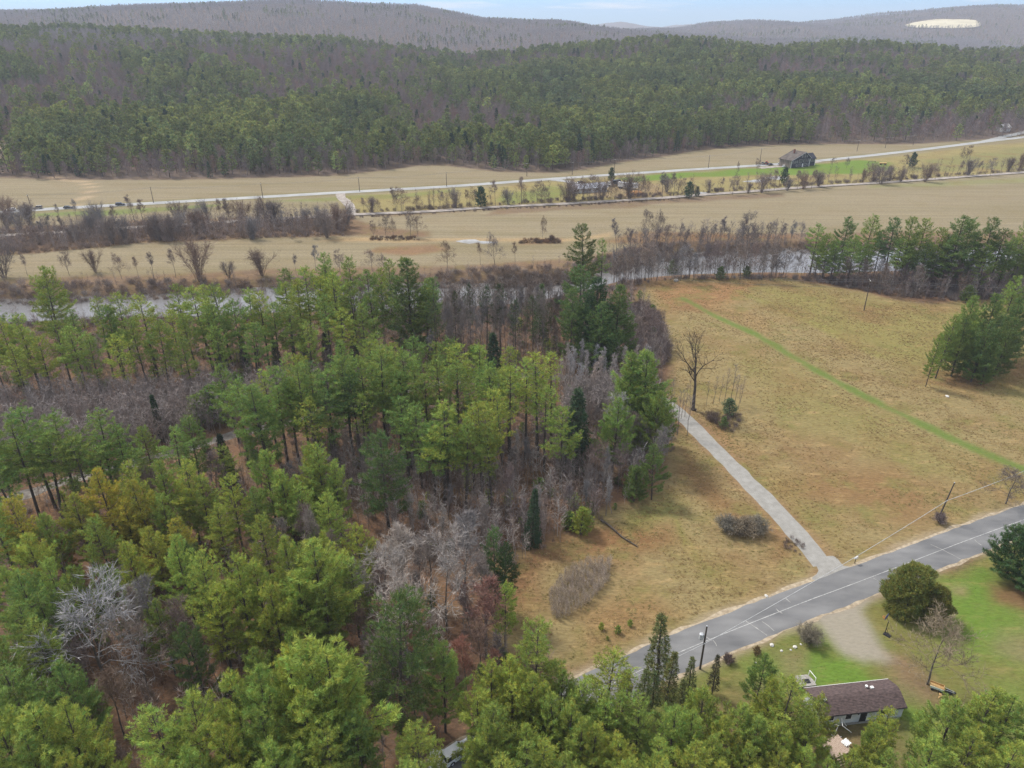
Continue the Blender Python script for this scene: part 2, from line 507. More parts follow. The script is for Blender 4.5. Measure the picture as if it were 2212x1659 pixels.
# meadow
paint_poly(meadow_poly, MEADOW, (1.0, 0, 0), soft=2.5, warp=3, ws=10)
for pl, col, am, sf in (
        ([(1600, 610), (1760, 625), (1900, 650), (2060, 665), (2212, 650), (2500, 650), (2500, 800), (2212, 860), (2000, 820), (1860, 745), (1720, 690)], (0.19, 0.165, 0.055), 0.8, 8),
        ([(1600, 760), (1720, 800), (1900, 880), (2100, 980), (2300, 1050), (2212, 1090), (2000, 1020), (1800, 940), (1640, 860)], OLIVE, 0.5, 8),
        ([(1380, 612), (1620, 602), (1600, 640), (1520, 670), (1440, 660)], (0.235, 0.125, 0.06), 0.8, 5),
        ([(1540, 650), (1700, 690), (1640, 720), (1540, 690)], (0.24, 0.16, 0.075), 0.7, 5),
        ([(1500, 890), (1600, 920), (1640, 990), (1560, 960), (1490, 910)], (0.215, 0.125, 0.057), 0.8, 3),
        ([(1740, 1010), (1960, 1000), (2080, 1080), (2000, 1130), (1800, 1100), (1690, 1060)], (0.185, 0.108, 0.05), 0.85, 7),
        ([(1105, 1240), (1180, 1190), (1290, 1150), (1420, 1120), (1440, 1190), (1330, 1210), (1230, 1230), (1180, 1330), (1105, 1380)], (0.16, 0.085, 0.042), 0.9, 3),
        ([(1330, 1150), (1480, 1150), (1500, 1200), (1420, 1215), (1330, 1200)], RUST, 0.7, 3),
        ([(1230, 1350), (1420, 1300), (1500, 1330), (1400, 1420), (1250, 1460)], (0.19, 0.112, 0.05), 0.8, 4),
        ([(1380, 1110), (1480, 1090), (1460, 1140), (1380, 1150)], (0.145, 0.15, 0.04), 0.7, 3),
        ([(1500, 1200), (1600, 1230), (1640, 1290), (1530, 1270)], (0.20, 0.165, 0.06), 0.6, 4),
        ([(1480, 970), (1560, 1030), (1660, 1130), (1740, 1200), (1700, 1210), (1560, 1110), (1440, 1010)], RUST, 0.7, 3),
        ([(1640, 1010), (1750, 1050), (1800, 1150), (1900, 1190), (1800, 1200), (1700, 1100)], (0.19, 0.14, 0.05), 0.5, 4),
        ([(1990, 815), (2120, 835), (2212, 830), (2400, 830), (2400, 790), (2212, 770), (2060, 790)], (0.17, 0.10, 0.05), 0.8, 3)):
    paint_poly(flat(pl), col, None, soft=sf, warp=4, ws=12, amount=am)
paint_line(spline(flat([(1460, 1120), (1480, 1170), (1520, 1220), (1570, 1265)])), 1.6, (0.16, 0.15, 0.045), None, soft=0.8, warp=0.4, amount=0.7)
paint_line(spline(flat([(1600, 630), (1680, 665), (1760, 700), (1830, 735), (1900, 768)])), 4, (0.19, 0.18, 0.05), None, soft=2, warp=1, amount=0.6)
paint_line(strip_line, 3.4, (0.120, 0.150, 0.042), (0.35, 0, 0), soft=0.9, warp=0.6, amount=0.95)
paint_line(strip_line, 1.6, (0.100, 0.145, 0.032), (0.2, 0, 0), soft=0.9, warp=0.7, amount=0.8)
# yard
paint_poly(lawn_poly, (0.120, 0.148, 0.036), (0.45, 0, 0), soft=1.5, warp=1.5, ws=6)
for pl, col, am, sf in (
        ([(1740, 1385), (1795, 1365), (1850, 1430), (1912, 1462), (1900, 1478), (1770, 1482), (1735, 1450)], LAWN, 0.95, 2),
        ([(2020, 1260), (2130, 1215), (2160, 1290), (2212, 1360), (2212, 1440), (2100, 1400), (2040, 1330)], LAWN, 0.8, 3),
        ([(1890, 1310), (1930, 1290), (1900, 1345), (1870, 1330)], (0.15, 0.15, 0.04), 0.8, 1.5),
        ([(1890, 1400), (1960, 1420), (2010, 1480), (2040, 1540), (1985, 1530), (1930, 1480)], (0.17, 0.115, 0.075), 0.95, 2.5),
        ([(2130, 1260), (2212, 1260), (2400, 1250), (2400, 1380), (2230, 1330), (2150, 1300)], (0.155, 0.085, 0.045), 0.9, 2.5),
        ([(2160, 1365), (2230, 1370), (2240, 1430), (2170, 1420)], (0.19, 0.14, 0.085), 0.7, 2.5),
        ([(2040, 1260), (2075, 1258), (2070, 1280), (2040, 1275)], (0.24, 0.18, 0.1), 0.7, 1.2),
        ([(1690, 1410), (1730, 1400), (1735, 1450), (1710, 1460)], (0.19, 0.14, 0.085), 0.6, 2),
        ([(1950, 1530), (2010, 1540), (2010, 1600), (1960, 1600)], LAWN, 0.9, 1.5),
        ([(1500, 1500), (1800, 1500), (1960, 1610), (1960, 1900), (1300, 1900)], (0.14, 0.095, 0.055), 0.8, 4)):
    paint_poly(flat(pl), col, None, soft=sf, warp=1.5, ws=5, amount=am)
paint_line(drive_line, 7.5, (0.21, 0.13, 0.075), None, soft=1.5, warp=1.0, amount=0.6)
paint_line(main_line, 8.6, (0.29, 0.235, 0.165), (0.2, 0, 0), soft=0.9, warp=0.7, amount=0.75)

paint_poly(flat([(1762, 1334), (1800, 1316), (1845, 1297), (1884, 1284), (1874, 1318), (1890, 1350), (1908, 1385), (1930, 1425), (1905, 1440), (1860, 1434), (1822, 1410), (1790, 1368)]), (0.265, 0.235, 0.192), (0.0, 0, 0), soft=1.3, warp=1.0, ws=4, amount=0.93)

def ground_material():
    m, nt, b = new_mat('ground')
    L = nt.links
    tc = node(nt, 'ShaderNodeTexCoord')
    col = node(nt, 'ShaderNodeAttribute', attribute_name='col')
    pat = node(nt, 'ShaderNodeAttribute', attribute_name='pat')
    sp = node(nt, 'ShaderNodeSeparateColor')
    L.new(pat.outputs['Color'], sp.inputs[0])
    def noise(scale, detail=5, vec=None, rough=0.6):
        n = node(nt, 'ShaderNodeTexNoise', Scale=scale, Detail=detail, Roughness=rough)
        L.new(vec or tc.outputs['Object'], n.inputs['Vector'])
        return n.outputs['Fac']
    def rng_(v, a, b_, c, d):
        n = node(nt, 'ShaderNodeMapRange')
        n.inputs[1].default_value, n.inputs[2].default_value, n.inputs[3].default_value, n.inputs[4].default_value = a, b_, c, d
        L.new(v, n.inputs[0])
        return n.outputs[0]
    def mul(a, b_):
        n = node(nt, 'ShaderNodeMath', operation='MULTIPLY')
        L.new(a, n.inputs[0])
        if hasattr(b_, 'default_value'): L.new(b_, n.inputs[1])
        else: n.inputs[1].default_value = b_
        return n.outputs[0]
    def mixc(f, a, b_, mode='MIX'):
        n = node(nt, 'ShaderNodeMix', data_type='RGBA', blend_type=mode)
        if hasattr(f, 'default_value'): L.new(f, n.inputs['Factor'])
        else: n.inputs['Factor'].default_value = f
        for s, v in ((6, a), (7, b_)):
            if hasattr(v, 'default_value'): L.new(v, n.inputs[s])
            else: n.inputs[s].default_value = (*v, 1)
        return n.outputs[2]
    # blades lie in drifts: noise stretched along one direction
    mp = node(nt, 'ShaderNodeMapping')
    mp.inputs['Rotation'].default_value = (0, 0, R(20))
    mp.inputs['Scale'].default_value = (0.55, 1.5, 1)
    L.new(tc.outputs['Object'], mp.inputs[0])
    big = noise(0.055, 6)
    mid = noise(0.35, 6, mp.outputs[0])
    fine = noise(1.6, 4, mp.outputs[0], 0.7)
    base = col.outputs['Color']
    # patches of dead brown growth, of greener growth, and of bleached straw
    c = mixc(mul(rng_(big, 0.48, 0.64, 0, 0.8), sp.outputs[0]), base, (0.185, 0.108, 0.052))
    big2 = noise(0.11, 6)
    c = mixc(mul(rng_(big2, 0.50, 0.66, 0, 0.65), sp.outputs[0]), c, (0.150, 0.150, 0.048))
    c = mixc(mul(rng_(mid, 0.55, 0.72, 0, 0.6), sp.outputs[0]), c, (0.33, 0.225, 0.105))
    c = mixc(mul(rng_(mid, 0.46, 0.32, 0, 0.4), sp.outputs[0]), c, (0.12, 0.072, 0.035))
    # leaf litter: rusty and pale flecks
    c = mixc(mul(rng_(noise(2.2, 3), 0.5, 0.66, 0, 0.7), sp.outputs[2]), c, (0.24, 0.125, 0.065))
    c = mixc(mul(rng_(noise(0.18, 5), 0.45, 0.65, 0, 0.6), sp.outputs[2]), c, (0.085, 0.062, 0.045))
    # stubble rows
    mr = node(nt, 'ShaderNodeMapping')
    mr.inputs['Rotation'].default_value = (0, 0, ROW_ANGLE)
    mr.inputs['Scale'].default_value = (0.012, 0.45, 1)
    L.new(tc.outputs['Object'], mr.inputs[0])
    rows = noise(1.0, 3, mr.outputs[0], 0.65)
    rowm = rng_(rows, 0.30, 0.70, 0.82, 1.12)
    mr2 = node(nt, 'ShaderNodeMapping')
    mr2.inputs['Rotation'].default_value = (0, 0, ROW_ANGLE)
    mr2.inputs['Scale'].default_value = (0.006, 0.05, 1)
    L.new(tc.outputs['Object'], mr2.inputs[0])
    c_rows = mixc(1.0, c, rowm, 'MULTIPLY')
    c = mixc(sp.outputs[1], c, c_rows)
    c = mixc(mul(rng_(noise(1.0, 5, mr2.outputs[0]), 0.48, 0.64, 0, 0.55), sp.outputs[1]), c, (0.165, 0.135, 0.070))
    f1 = rng_(fine, 0.25, 0.75, 0.62, 1.34)
    sm = node(nt, 'ShaderNodeVectorMath', operation='DOT_PRODUCT')
    L.new(pat.outputs['Vector'], sm.inputs[0])
    sm.inputs[1].default_value = (1, 1, 1)
    c = mixc(rng_(sm.outputs['Value'], 0.0, 0.7, 0.3, 1.0), c, mixc(1.0, c, f1, 'MULTIPLY'))
    L.new(c, b.inputs['Base Color'])
    b.inputs['Roughness'].default_value = 0.95
    b.inputs['Specular IOR Level'].default_value = 0.05
    bp = node(nt, 'ShaderNodeBump', Strength=0.55, Distance=0.25)
    L.new(fine, bp.inputs['Height'])
    L.new(bp.outputs[0], b.inputs['Normal'])
    return m

_h0, _h1 = high_line[0], high_line[-1]
_ha, _hb = np.array(at(0, 459)), np.array(at(1700, 353))
ROW_ANGLE = -math.atan2(_hb[1] - _ha[1], _hb[0] - _ha[0])
M_GROUND = ground_material()
nx, ny = len(GX), len(GY)
ii, jj = np.meshgrid(np.arange(nx - 1), np.arange(ny - 1))
q = (jj * nx + ii).ravel()
F = np.stack([q, q + 1, q + 1 + nx, q + nx], 1)
me = mesh_np('ground', np.stack([gxx, gyy, gzz], 1), F, [M_GROUND], col=gcol, smooth_=True)
a_ = me.attributes.new('pat', 'FLOAT_COLOR', 'POINT')
pc = np.ones((len(gxx), 4), np.float32)
pc[:, :3] = gpat
a_.data.foreach_set('color', pc.ravel())
tag(link('ground', me), kind='structure')

# the pale pasture on the far hill, draped over the slope
M_PASTURE = mat_noise('pale pasture', (0.44, 0.39, 0.27), (0.56, 0.50, 0.36), 0.02, 0.95, 5)
_pb = spline([tuple(q_) for q_ in pasture] + [tuple(pasture[0])], 25)[:-1]
_pc = _pb.mean(0)
_rings = [0.02, 0.25, 0.5, 0.75, 1.0]
_PV = np.concatenate([_pc + (_pb - _pc) * r_ for r_ in _rings])
_PZ = height(_PV[:, 0], _PV[:, 1]) + 3.0
_n = len(_pb)
_PF = [(a * _n + i, a * _n + (i + 1) % _n, (a + 1) * _n + (i + 1) % _n, (a + 1) * _n + i) for a in range(4) for i in range(_n)]
tag(link('pasture', mesh_np('pasture', np.column_stack([_PV, _PZ]), np.array(_PF), [M_PASTURE])), kind='structure')

# ------------------------------------------------------------------ water
def water_material():
    m, nt, b = new_mat('water')
    tc = node(nt, 'ShaderNodeTexCoord')
    mp = node(nt, 'ShaderNodeMapping')
    mp.inputs['Scale'].default_value = (0.25, 1.0, 1)
    mp.inputs['Rotation'].default_value = (0, 0, R(-15))
    nt.links.new(tc.outputs['Object'], mp.inputs[0])
    no = node(nt, 'ShaderNodeTexNoise', Scale=0.9, Detail=5, Roughness=0.6)
    nt.links.new(mp.outputs[0], no.inputs['Vector'])
    b.inputs['Base Color'].default_value = (0.15, 0.145, 0.145, 1)
    b.inputs['Roughness'].default_value = 0.16
    b.inputs['Specular IOR Level'].default_value = 0.9
    b.inputs['IOR'].default_value = 1.5
    bp = node(nt, 'ShaderNodeBump', Strength=0.18, Distance=0.4)
    nt.links.new(no.outputs['Fac'], bp.inputs['Height'])
    nt.links.new(bp.outputs[0], b.inputs['Normal'])
    return m
M_WATER = water_material()
xs = np.arange(-420, 520, 6.0)
f_x, n_x = river_edges(xs)
Vr = np.concatenate([np.stack([xs, n_x - 5, xs * 0 + RZ], 1), np.stack([xs, f_x + 5, xs * 0 + RZ], 1)])
k = len(xs)
Fr = np.array([[i, i + 1, k + i + 1, k + i] for i in range(k - 1)])
tag(link('river', mesh_np('river', Vr, Fr, [M_WATER])), kind='structure')

M_WET = mat_noise('standing water', (0.19, 0.175, 0.15), (0.33, 0.325, 0.315), 0.25, 0.35, 6, 0.5)
def blob(name, poly, z, mat, warp=0.6, step=0.8, kind='structure'):
    p = spline(list(poly) + [poly[0]], step)[:-1]
    w = (vnoise(p[:, 0], p[:, 1], 2.5, 4) - 0.5) * 2 * warp
    c = p.mean(0)
    d = p - c
    p = p + d / (np.hypot(d[:, 0], d[:, 1])[:, None] + 1e-6) * w[:, None]
    mb = MB()
    mb.add([(x, y, z) for x, y in p], [tuple(range(len(p)))])
    return tag(mb.build(name, mat), kind=kind)

for pl in ([(985, 521), (1015, 518), (1040, 520), (1075, 524), (1040, 526), (1000, 524)],
           [(1605, 392), (1620, 389), (1640, 388), (1655, 391), (1640, 394), (1615, 394)],
           [(1650, 384), (1680, 381), (1700, 384), (1675, 388)],
           [(1494, 420), (1512, 415), (1530, 417), (1520, 423)]):
    blob('pond', [at(a, b) for a, b in pl], 0.03, M_WET, warp=1.6, step=2)

# ------------------------------------------------------------------ roads
def ribbon(name, line, w, z, mat, rough=0.0, rs=2.0, seed=0, parent=None, cols=3, drape=False, crown=0.0):
    line = np.asarray(line, float)
    d = np.gradient(line, axis=0)
    d /= np.hypot(d[:, 0], d[:, 1])[:, None] + 1e-9
    nrm = np.stack([-d[:, 1], d[:, 0]], 1)
    s = np.arange(len(line)) * 1.0
    V = []
    for c in range(cols):
        t = c / (cols - 1) * 2 - 1
        ww = w / 2 + (rough * (vnoise(line[:, 0] + 31 * t, line[:, 1], rs, seed) - 0.5) * 2 if abs(t) == 1 else 0)
        p = line + nrm * (t * ww)[:, None] if not np.isscalar(t * ww) else line + nrm * (t * ww)
        zz = height(p[:, 0], p[:, 1]) if drape else np.zeros(len(p))
        V.append(np.column_stack([p, zz + z + crown * (1 - t * t)]))
    n = len(line)
    V = np.concatenate(V)
    F = [(c * n + i, (c + 1) * n + i, (c + 1) * n + i + 1, c * n + i + 1)[::-1] for c in range(cols - 1) for i in range(n - 1)]
    o = link(name, mesh_np(name, V, np.array(F), [mat]), parent)
    return tag(o, kind=None if parent else 'structure')

M_ASPHALT = mat_noise('asphalt', (0.108, 0.108, 0.112), (0.200, 0.198, 0.198), 0.35, 0.9, 9, 0.25, coord='Object', stretch=(0.35, 0.9, 1), lo=0.3, hi=0.72)
M_SHOULDER = mat_noise('sandy shoulder', (0.24, 0.19, 0.13), (0.40, 0.33, 0.24), 1.4, 0.95, 7)
M_GRAVEL = mat_noise('gravel', (0.215, 0.205, 0.188), (0.285, 0.275, 0.257), 0.8, 0.95, 14, lo=0.3, hi=0.7)
M_DIRT = mat_noise('driveway dirt', (0.26, 0.20, 0.135), (0.42, 0.345, 0.26), 0.8, 0.95, 8)
M_HIGHWAY = mat_noise('pale asphalt', (0.26, 0.26, 0.26), (0.34, 0.34, 0.335), 0.1, 0.9, 5)
M_BALLAST = mat_noise('ballast', (0.22, 0.19, 0.17), (0.36, 0.32, 0.285), 0.4, 0.95, 6)
M_PAINT = mat_noise('worn white paint', (0.26, 0.26, 0.26), (0.46, 0.455, 0.44), 2.0, 0.8, 6)
M_SEAL = mat_noise('pale crack filler', (0.235, 0.23, 0.22), (0.37, 0.36, 0.34), 1.5, 0.85, 6)

ribbon('road_shoulder', main_line, 7.7, 0.004, M_SHOULDER, 0.5, 2.4, 1)
ribbon('road', main_line, 6.7, 0.014, M_ASPHALT, 0.22, 1.2, 2, cols=5, crown=0.03)
dl = spline(flat(DRIVE_PX[1:11]), 1.0)
M_WOODROAD = mat_noise('worn wood road', (0.115, 0.098, 0.082), (0.235, 0.215, 0.19), 0.7, 0.95, 10, lo=0.35, hi=0.68)
wr = spline(flat(DRIVE_PX[9:]), 1.0)
ribbon('wood_road', wr, 3.4, 0.006, M_WOODROAD, 0.5, 2.2, 12)
ribbon('gravel_driveway', dl, 4.0, 0.010, M_GRAVEL, 0.28, 3.0, 3)
blob('gravel_apron', flat([(1752, 1205), (1800, 1200), (1822, 1222), (1845, 1228), (1790, 1250), (1755, 1250), (1770, 1232)]), 0.008, M_GRAVEL, 0.3)
ribbon('road_marking', main_line, 0.10, 0.049, M_PAINT, 0.03, 0.8, 4)
def crack(px0, px1, w=0.14, seed=0):
    p = spline([plane(*px0), (np.array(plane(*px0)) + np.array(plane(*px1))) / 2 + np.array([rnd.uniform(-.12, .12), rnd.uniform(-.12, .12)]), plane(*px1)], 0.4)
    ribbon('crack_seal', p, w, 0.0465, M_SEAL, 0.05, 0.5, seed)
for i, (a, b) in enumerate([((1611, 1342), (1657, 1373)), ((1646, 1343), (1672, 1363)), ((2010, 1176), (2075, 1208)), ((2105, 1166), (2120, 1178)), ((1886, 1249), (1905, 1262)),
                            ((1540, 1383), (1548, 1396)), ((1519, 1372), (1538, 1384)), ((1697, 1292), (1707, 1302)), ((1676, 1315), (1690, 1325)), ((1398, 1434), (1410, 1458))]):
    crack(a, b, 0.11, i)
ribbon('highway', high_line, 7.2, 0.06, M_HIGHWAY, 0.2, 5, 5, drape=True)
ribbon('railway_bed', rail_line, 5.0, 0.35, M_BALLAST, 0.5, 6, 6, cols=3)
ribbon('farm_track', spline([at(a, b) for a, b in [(1195, 388), (1225, 392), (1245, 398), (1255, 405), (1300, 412)]], 2), 6, 0.09, M_HIGHWAY, 0.8, 4, 7)
ribbon('farm_track', spline([at(a, b) for a, b in [(735, 418), (738, 428), (752, 440), (760, 462)]], 2), 5, 0.09, M_BALLAST, 0.6, 4, 8)
ribbon('farm_track', spline([at(a, b) for a, b in [(1770, 349), (1700, 358), (1640, 363)]], 2), 6, 0.09, M_BALLAST, 0.8, 4, 9)
ribbon('farm_track', spline([at(a, b) for a, b in [(2120, 307), (2175, 294), (2230, 282)]], 2), 6, 0.09, M_HIGHWAY, 0.8, 4, 9, drape=True)
# ------------------------------------------------------------------ vegetation: materials
def leaf_material(name, instanced, translucent=0.28):
    m, nt, b = new_mat(name)
    L = nt.links
    col = node(nt, 'ShaderNodeAttribute', attribute_name='col')
    if instanced:
        t = node(nt, 'ShaderNodeAttribute', attribute_name='tint')
        t.attribute_type = 'INSTANCER'
        src = t.outputs['Color']
    else:
        t = node(nt, 'ShaderNodeObjectInfo')
        src = t.outputs['Color']
    mx = node(nt, 'ShaderNodeMix', data_type='RGBA', blend_type='MULTIPLY')
    mx.inputs['Factor'].default_value = 1
    L.new(src, mx.inputs[6])
    L.new(col.outputs['Color'], mx.inputs[7])
    L.new(mx.outputs[2], b.inputs['Base Color'])
    b.inputs['Roughness'].default_value = 0.7
    b.inputs['Specular IOR Level'].default_value = 0.15
    if translucent:
        tr = node(nt, 'ShaderNodeBsdfTranslucent')
        L.new(mx.outputs[2], tr.inputs['Color'])
        ms = node(nt, 'ShaderNodeMixShader')
        ms.inputs[0].default_value = translucent
        L.new(b.outputs[0], ms.inputs[1])
        L.new(tr.outputs[0], ms.inputs[2])
        L.new(ms.outputs[0], nt.nodes['Material Output'].inputs['Surface'])
    return m

M_NEEDLE = leaf_material('needles', False)
M_TWIG = leaf_material('twigs', False, 0)
M_NEEDLE_I = leaf_material('needles far', True)
M_TWIG_I = leaf_material('twigs far', True, 0)
M_BARK = mat_noise('pine bark', (0.050, 0.041, 0.034), (0.115, 0.095, 0.080), 1.2, 0.95, 5, 0.1, stretch=(3, 3, 0.6))
M_BARK2 = mat_noise('grey bark', (0.095, 0.082, 0.070), (0.20, 0.18, 0.16), 1.2, 0.95, 5, 0.1, stretch=(3, 3, 0.6))

# ------------------------------------------------------------------ vegetation: shapes
def unit(v):
    return v / (np.linalg.norm(v, axis=-1, keepdims=True) + 1e-9)

def tubes(p0, p1, r0, r1, n):
    """open n-sided prisms for many segments at once -> V, F (triangles)"""
    p0, p1 = np.asarray(p0, float), np.asarray(p1, float)
    r0, r1 = np.asarray(r0, float), np.asarray(r1, float)
    d = unit(p1 - p0)
    ref = np.where(np.abs(d[:, 2:3]) < 0.9, np.array([[0, 0, 1.0]]), np.array([[1.0, 0, 0]]))
    a = unit(np.cross(d, ref))
    b = np.cross(d, a)
    t = np.arange(n) * 2 * np.pi / n
    ring = a[:, None, :] * np.cos(t)[None, :, None] + b[:, None, :] * np.sin(t)[None, :, None]
    V = np.concatenate([p0[:, None] + ring * r0[:, None, None], p1[:, None] + ring * r1[:, None, None]], 1)
    N = len(p0)
    k = np.arange(n)
    k2 = (k + 1) % n
    f = np.concatenate([np.stack([k, k2, k2 + n], 1), np.stack([k, k2 + n, k + n], 1)])
    F = (f[None] + (np.arange(N) * 2 * n)[:, None, None]).reshape(-1, 3)
    return V.reshape(-1, 3), F

def blades(p, d, L, w, g):
    """one narrow triangle per entry"""
    s = unit(np.cross(d, g.normal(size=p.shape)))
    V = np.stack([p - s * (w / 2)[:, None], p + s * (w / 2)[:, None], p + d * L[:, None]], 1)
    return V.reshape(-1, 3), np.arange(len(p) * 3).reshape(-1, 3)

def join(parts):
    V, F, o = [], [], 0
    for v, f in parts:
        V.append(v)
        F.append(f + o)
        o += len(v)
    return np.concatenate(V), np.concatenate(F)

def conifer(H, cb, Rm, nb, seed, prof='pine', tl=0.36, tw=0.085, K=7, lat=0.45, droop=0.0, gaps=0.25, stubs=30, sub=1.0, tr=None, u0=0.26, fan=0.46):
    g = np.random.default_rng(seed)
    # trunk
    n = 9
    zz = np.linspace(0, H * 0.985, n)
    wob = np.cumsum(g.normal(0, 0.05 * H / 24, (n, 2)), 0)
    wob -= wob[0]
    wob *= 0.6
    tp = np.column_stack([wob, zz])
    r0 = tr or (0.10 + 0.0085 * H)
    rr = r0 * (1 - zz / H) ** 0.8 + 0.02
    trunk = [tubes(tp[:-1], tp[1:], rr[:-1], rr[1:], 7)]
    def tpt(z):
        return np.array([np.interp(z, zz, tp[:, 0]), np.interp(z, zz, tp[:, 1]), z])
    if stubs:
        z = g.uniform(0.12, cb + 0.05, stubs) * H
        az = g.uniform(0, 6.283, stubs)
        l = g.uniform(0.3, 0.16 * H * 0.6, stubs)
        p = np.array([tpt(v) for v in z])
        d = np.column_stack([np.cos(az), np.sin(az), g.uniform(-0.3, 0.35, stubs)])
        trunk.append(tubes(p, p + d * l[:, None], np.full(stubs, 0.035), np.full(stubs, 0.012), 3))
    P, D, BV = [], [], []
    b0, b1, br0, br1 = [], [], [], []
    wh = max(0.55, H * (1 - cb) / 20)
    gapn = g.uniform(0, 100)
    for i in range(nb):
        t = (i + 0.5) / nb
        z = H * (cb + (1 - cb) * t * 0.985)
        if prof == 'pine':
            z = round(z / wh) * wh + g.normal(0, 0.10)
        z = min(z, H * 0.975)
        az = i * 2.39996 + g.normal(0, 0.35)
        gp = vnoise(np.array([math.cos(az) * 1.3 + gapn]), np.array([math.sin(az) * 1.3 + z / (0.16 * H)]), 1.0, 3)[0]
        if prof == 'pine':
            f = (0.62 + 0.38 * min(1, t / 0.3)) * (1 - t ** 2.4) ** 0.75 + 0.10
            f *= g.uniform(0.62, 1.18)
            if gp < gaps: f *= 0.45
            el = R(-6 + 46 * t + g.normal(0, 7))
            curve = 0.22
        elif prof == 'round':
            f = (0.70 + 0.30 * min(1, t / 0.25)) * (1 - t ** 1.6) ** 0.85 + 0.09
            f *= g.uniform(0.50, 1.30)
            if gp < gaps: f *= 0.5
            el = R(8 + 48 * t + g.normal(0, 8))
            curve = 0.25
        else:
            f = (1 - t) ** 0.85 * g.uniform(0.8, 1.12) + 0.04
            el = R(-18 + 45 * t + g.normal(0, 5))
            curve = 0.12
        L = Rm * f
        o = tpt(z)
        h = np.array([math.cos(az), math.sin(az), 0.0])
        side = np.array([-h[1], h[0], 0.0])
        bv = g.uniform(0.80, 1.22)
        n_before = len(P)
        m = 5
        s = np.linspace(0, 1, m)
        bow = g.normal(0, 0.12) * L
        pts = o + h * (L * s * math.cos(el))[:, None] + side * (bow * s * s)[:, None]
        pts[:, 2] += L * s * math.sin(el) + curve * L * s ** 2.2 - droop * L * np.sin(s * np.pi) * 0.3
        rb = 0.012 + 0.012 * L
        b0.append(pts[:-1]); b1.append(pts[1:])
        br0.append(rb * (1 - s[:-1] * 0.8)); br1.append(rb * (1 - s[1:] * 0.8))
        # laterals
        nl = max(3, int(L * 0.8 / lat * sub))
        for k in range(nl):
            u = u0 + (1 - u0) * (k + g.uniform(0, 1)) / nl
            q = np.array([np.interp(u, s, pts[:, c]) for c in range(3)])
            sg = 1 if k % 2 else -1
            ld = h * 0.75 + side * sg * 0.75 + np.array([0, 0, g.normal(0.12, 0.12)])
            ld /= np.linalg.norm(ld)
            ll = min(fan * L * (1.12 - u), 2.2) * g.uniform(0.7, 1.2) + 0.15
            nt_ = max(1, int(ll / (lat * 0.75) + 0.5))
            for j in range(nt_):
                w = (j + 1) / nt_
                P.append(q + ld * ll * w + np.array([0, 0, 0.10 * ll * w * w]))
                D.append(ld * 0.7 + np.array([0, 0, 0.55 if prof != 'cone' else 0.05]))
        P.append(pts[-1]); D.append(h * 0.6 + np.array([0, 0, 0.7]))
        BV += [bv] * (len(P) - n_before)
    for k in range(5):      # leader
        P.append(np.array([tp[-1, 0], tp[-1, 1], H * (0.95 + 0.011 * k)])); D.append(np.array([0, 0, 1.0]))
    if b0:
        trunk.append(tubes(np.concatenate(b0), np.concatenate(b1), np.concatenate(br0), np.concatenate(br1), 3))
    BV += [1.0] * (len(P) - len(BV))
    P, D = np.array(P), np.array(D)
    P = P + g.normal(0, 0.10, P.shape) * np.array([1, 1, 0.7])
    T = len(P)
    tv = g.uniform(0.75, 1.25, T) * np.array(BV)
    ty = g.normal(0, 0.10, T)
    p = np.repeat(P, K, 0) + g.normal(0, tl * 0.22, (T * K, 3))
    d = unit(np.repeat(unit(D), K, 0) + g.normal(0, 0.62, (T * K, 3)))
    V, F = blades(p, d, tl * g.uniform(0.75, 1.35, T * K), tw * g.uniform(0.7, 1.4, T * K), g)
    v = np.repeat(tv, K) * g.uniform(0.85, 1.15, T * K)
    yy = np.repeat(ty, K)
    col = np.stack([v * (1 + yy * 1.2), v, v * (1 - yy * 0.6)], 1)
    return join(trunk), (V, F, np.repeat(np.clip(col, 0.2, 2), 3, 0))

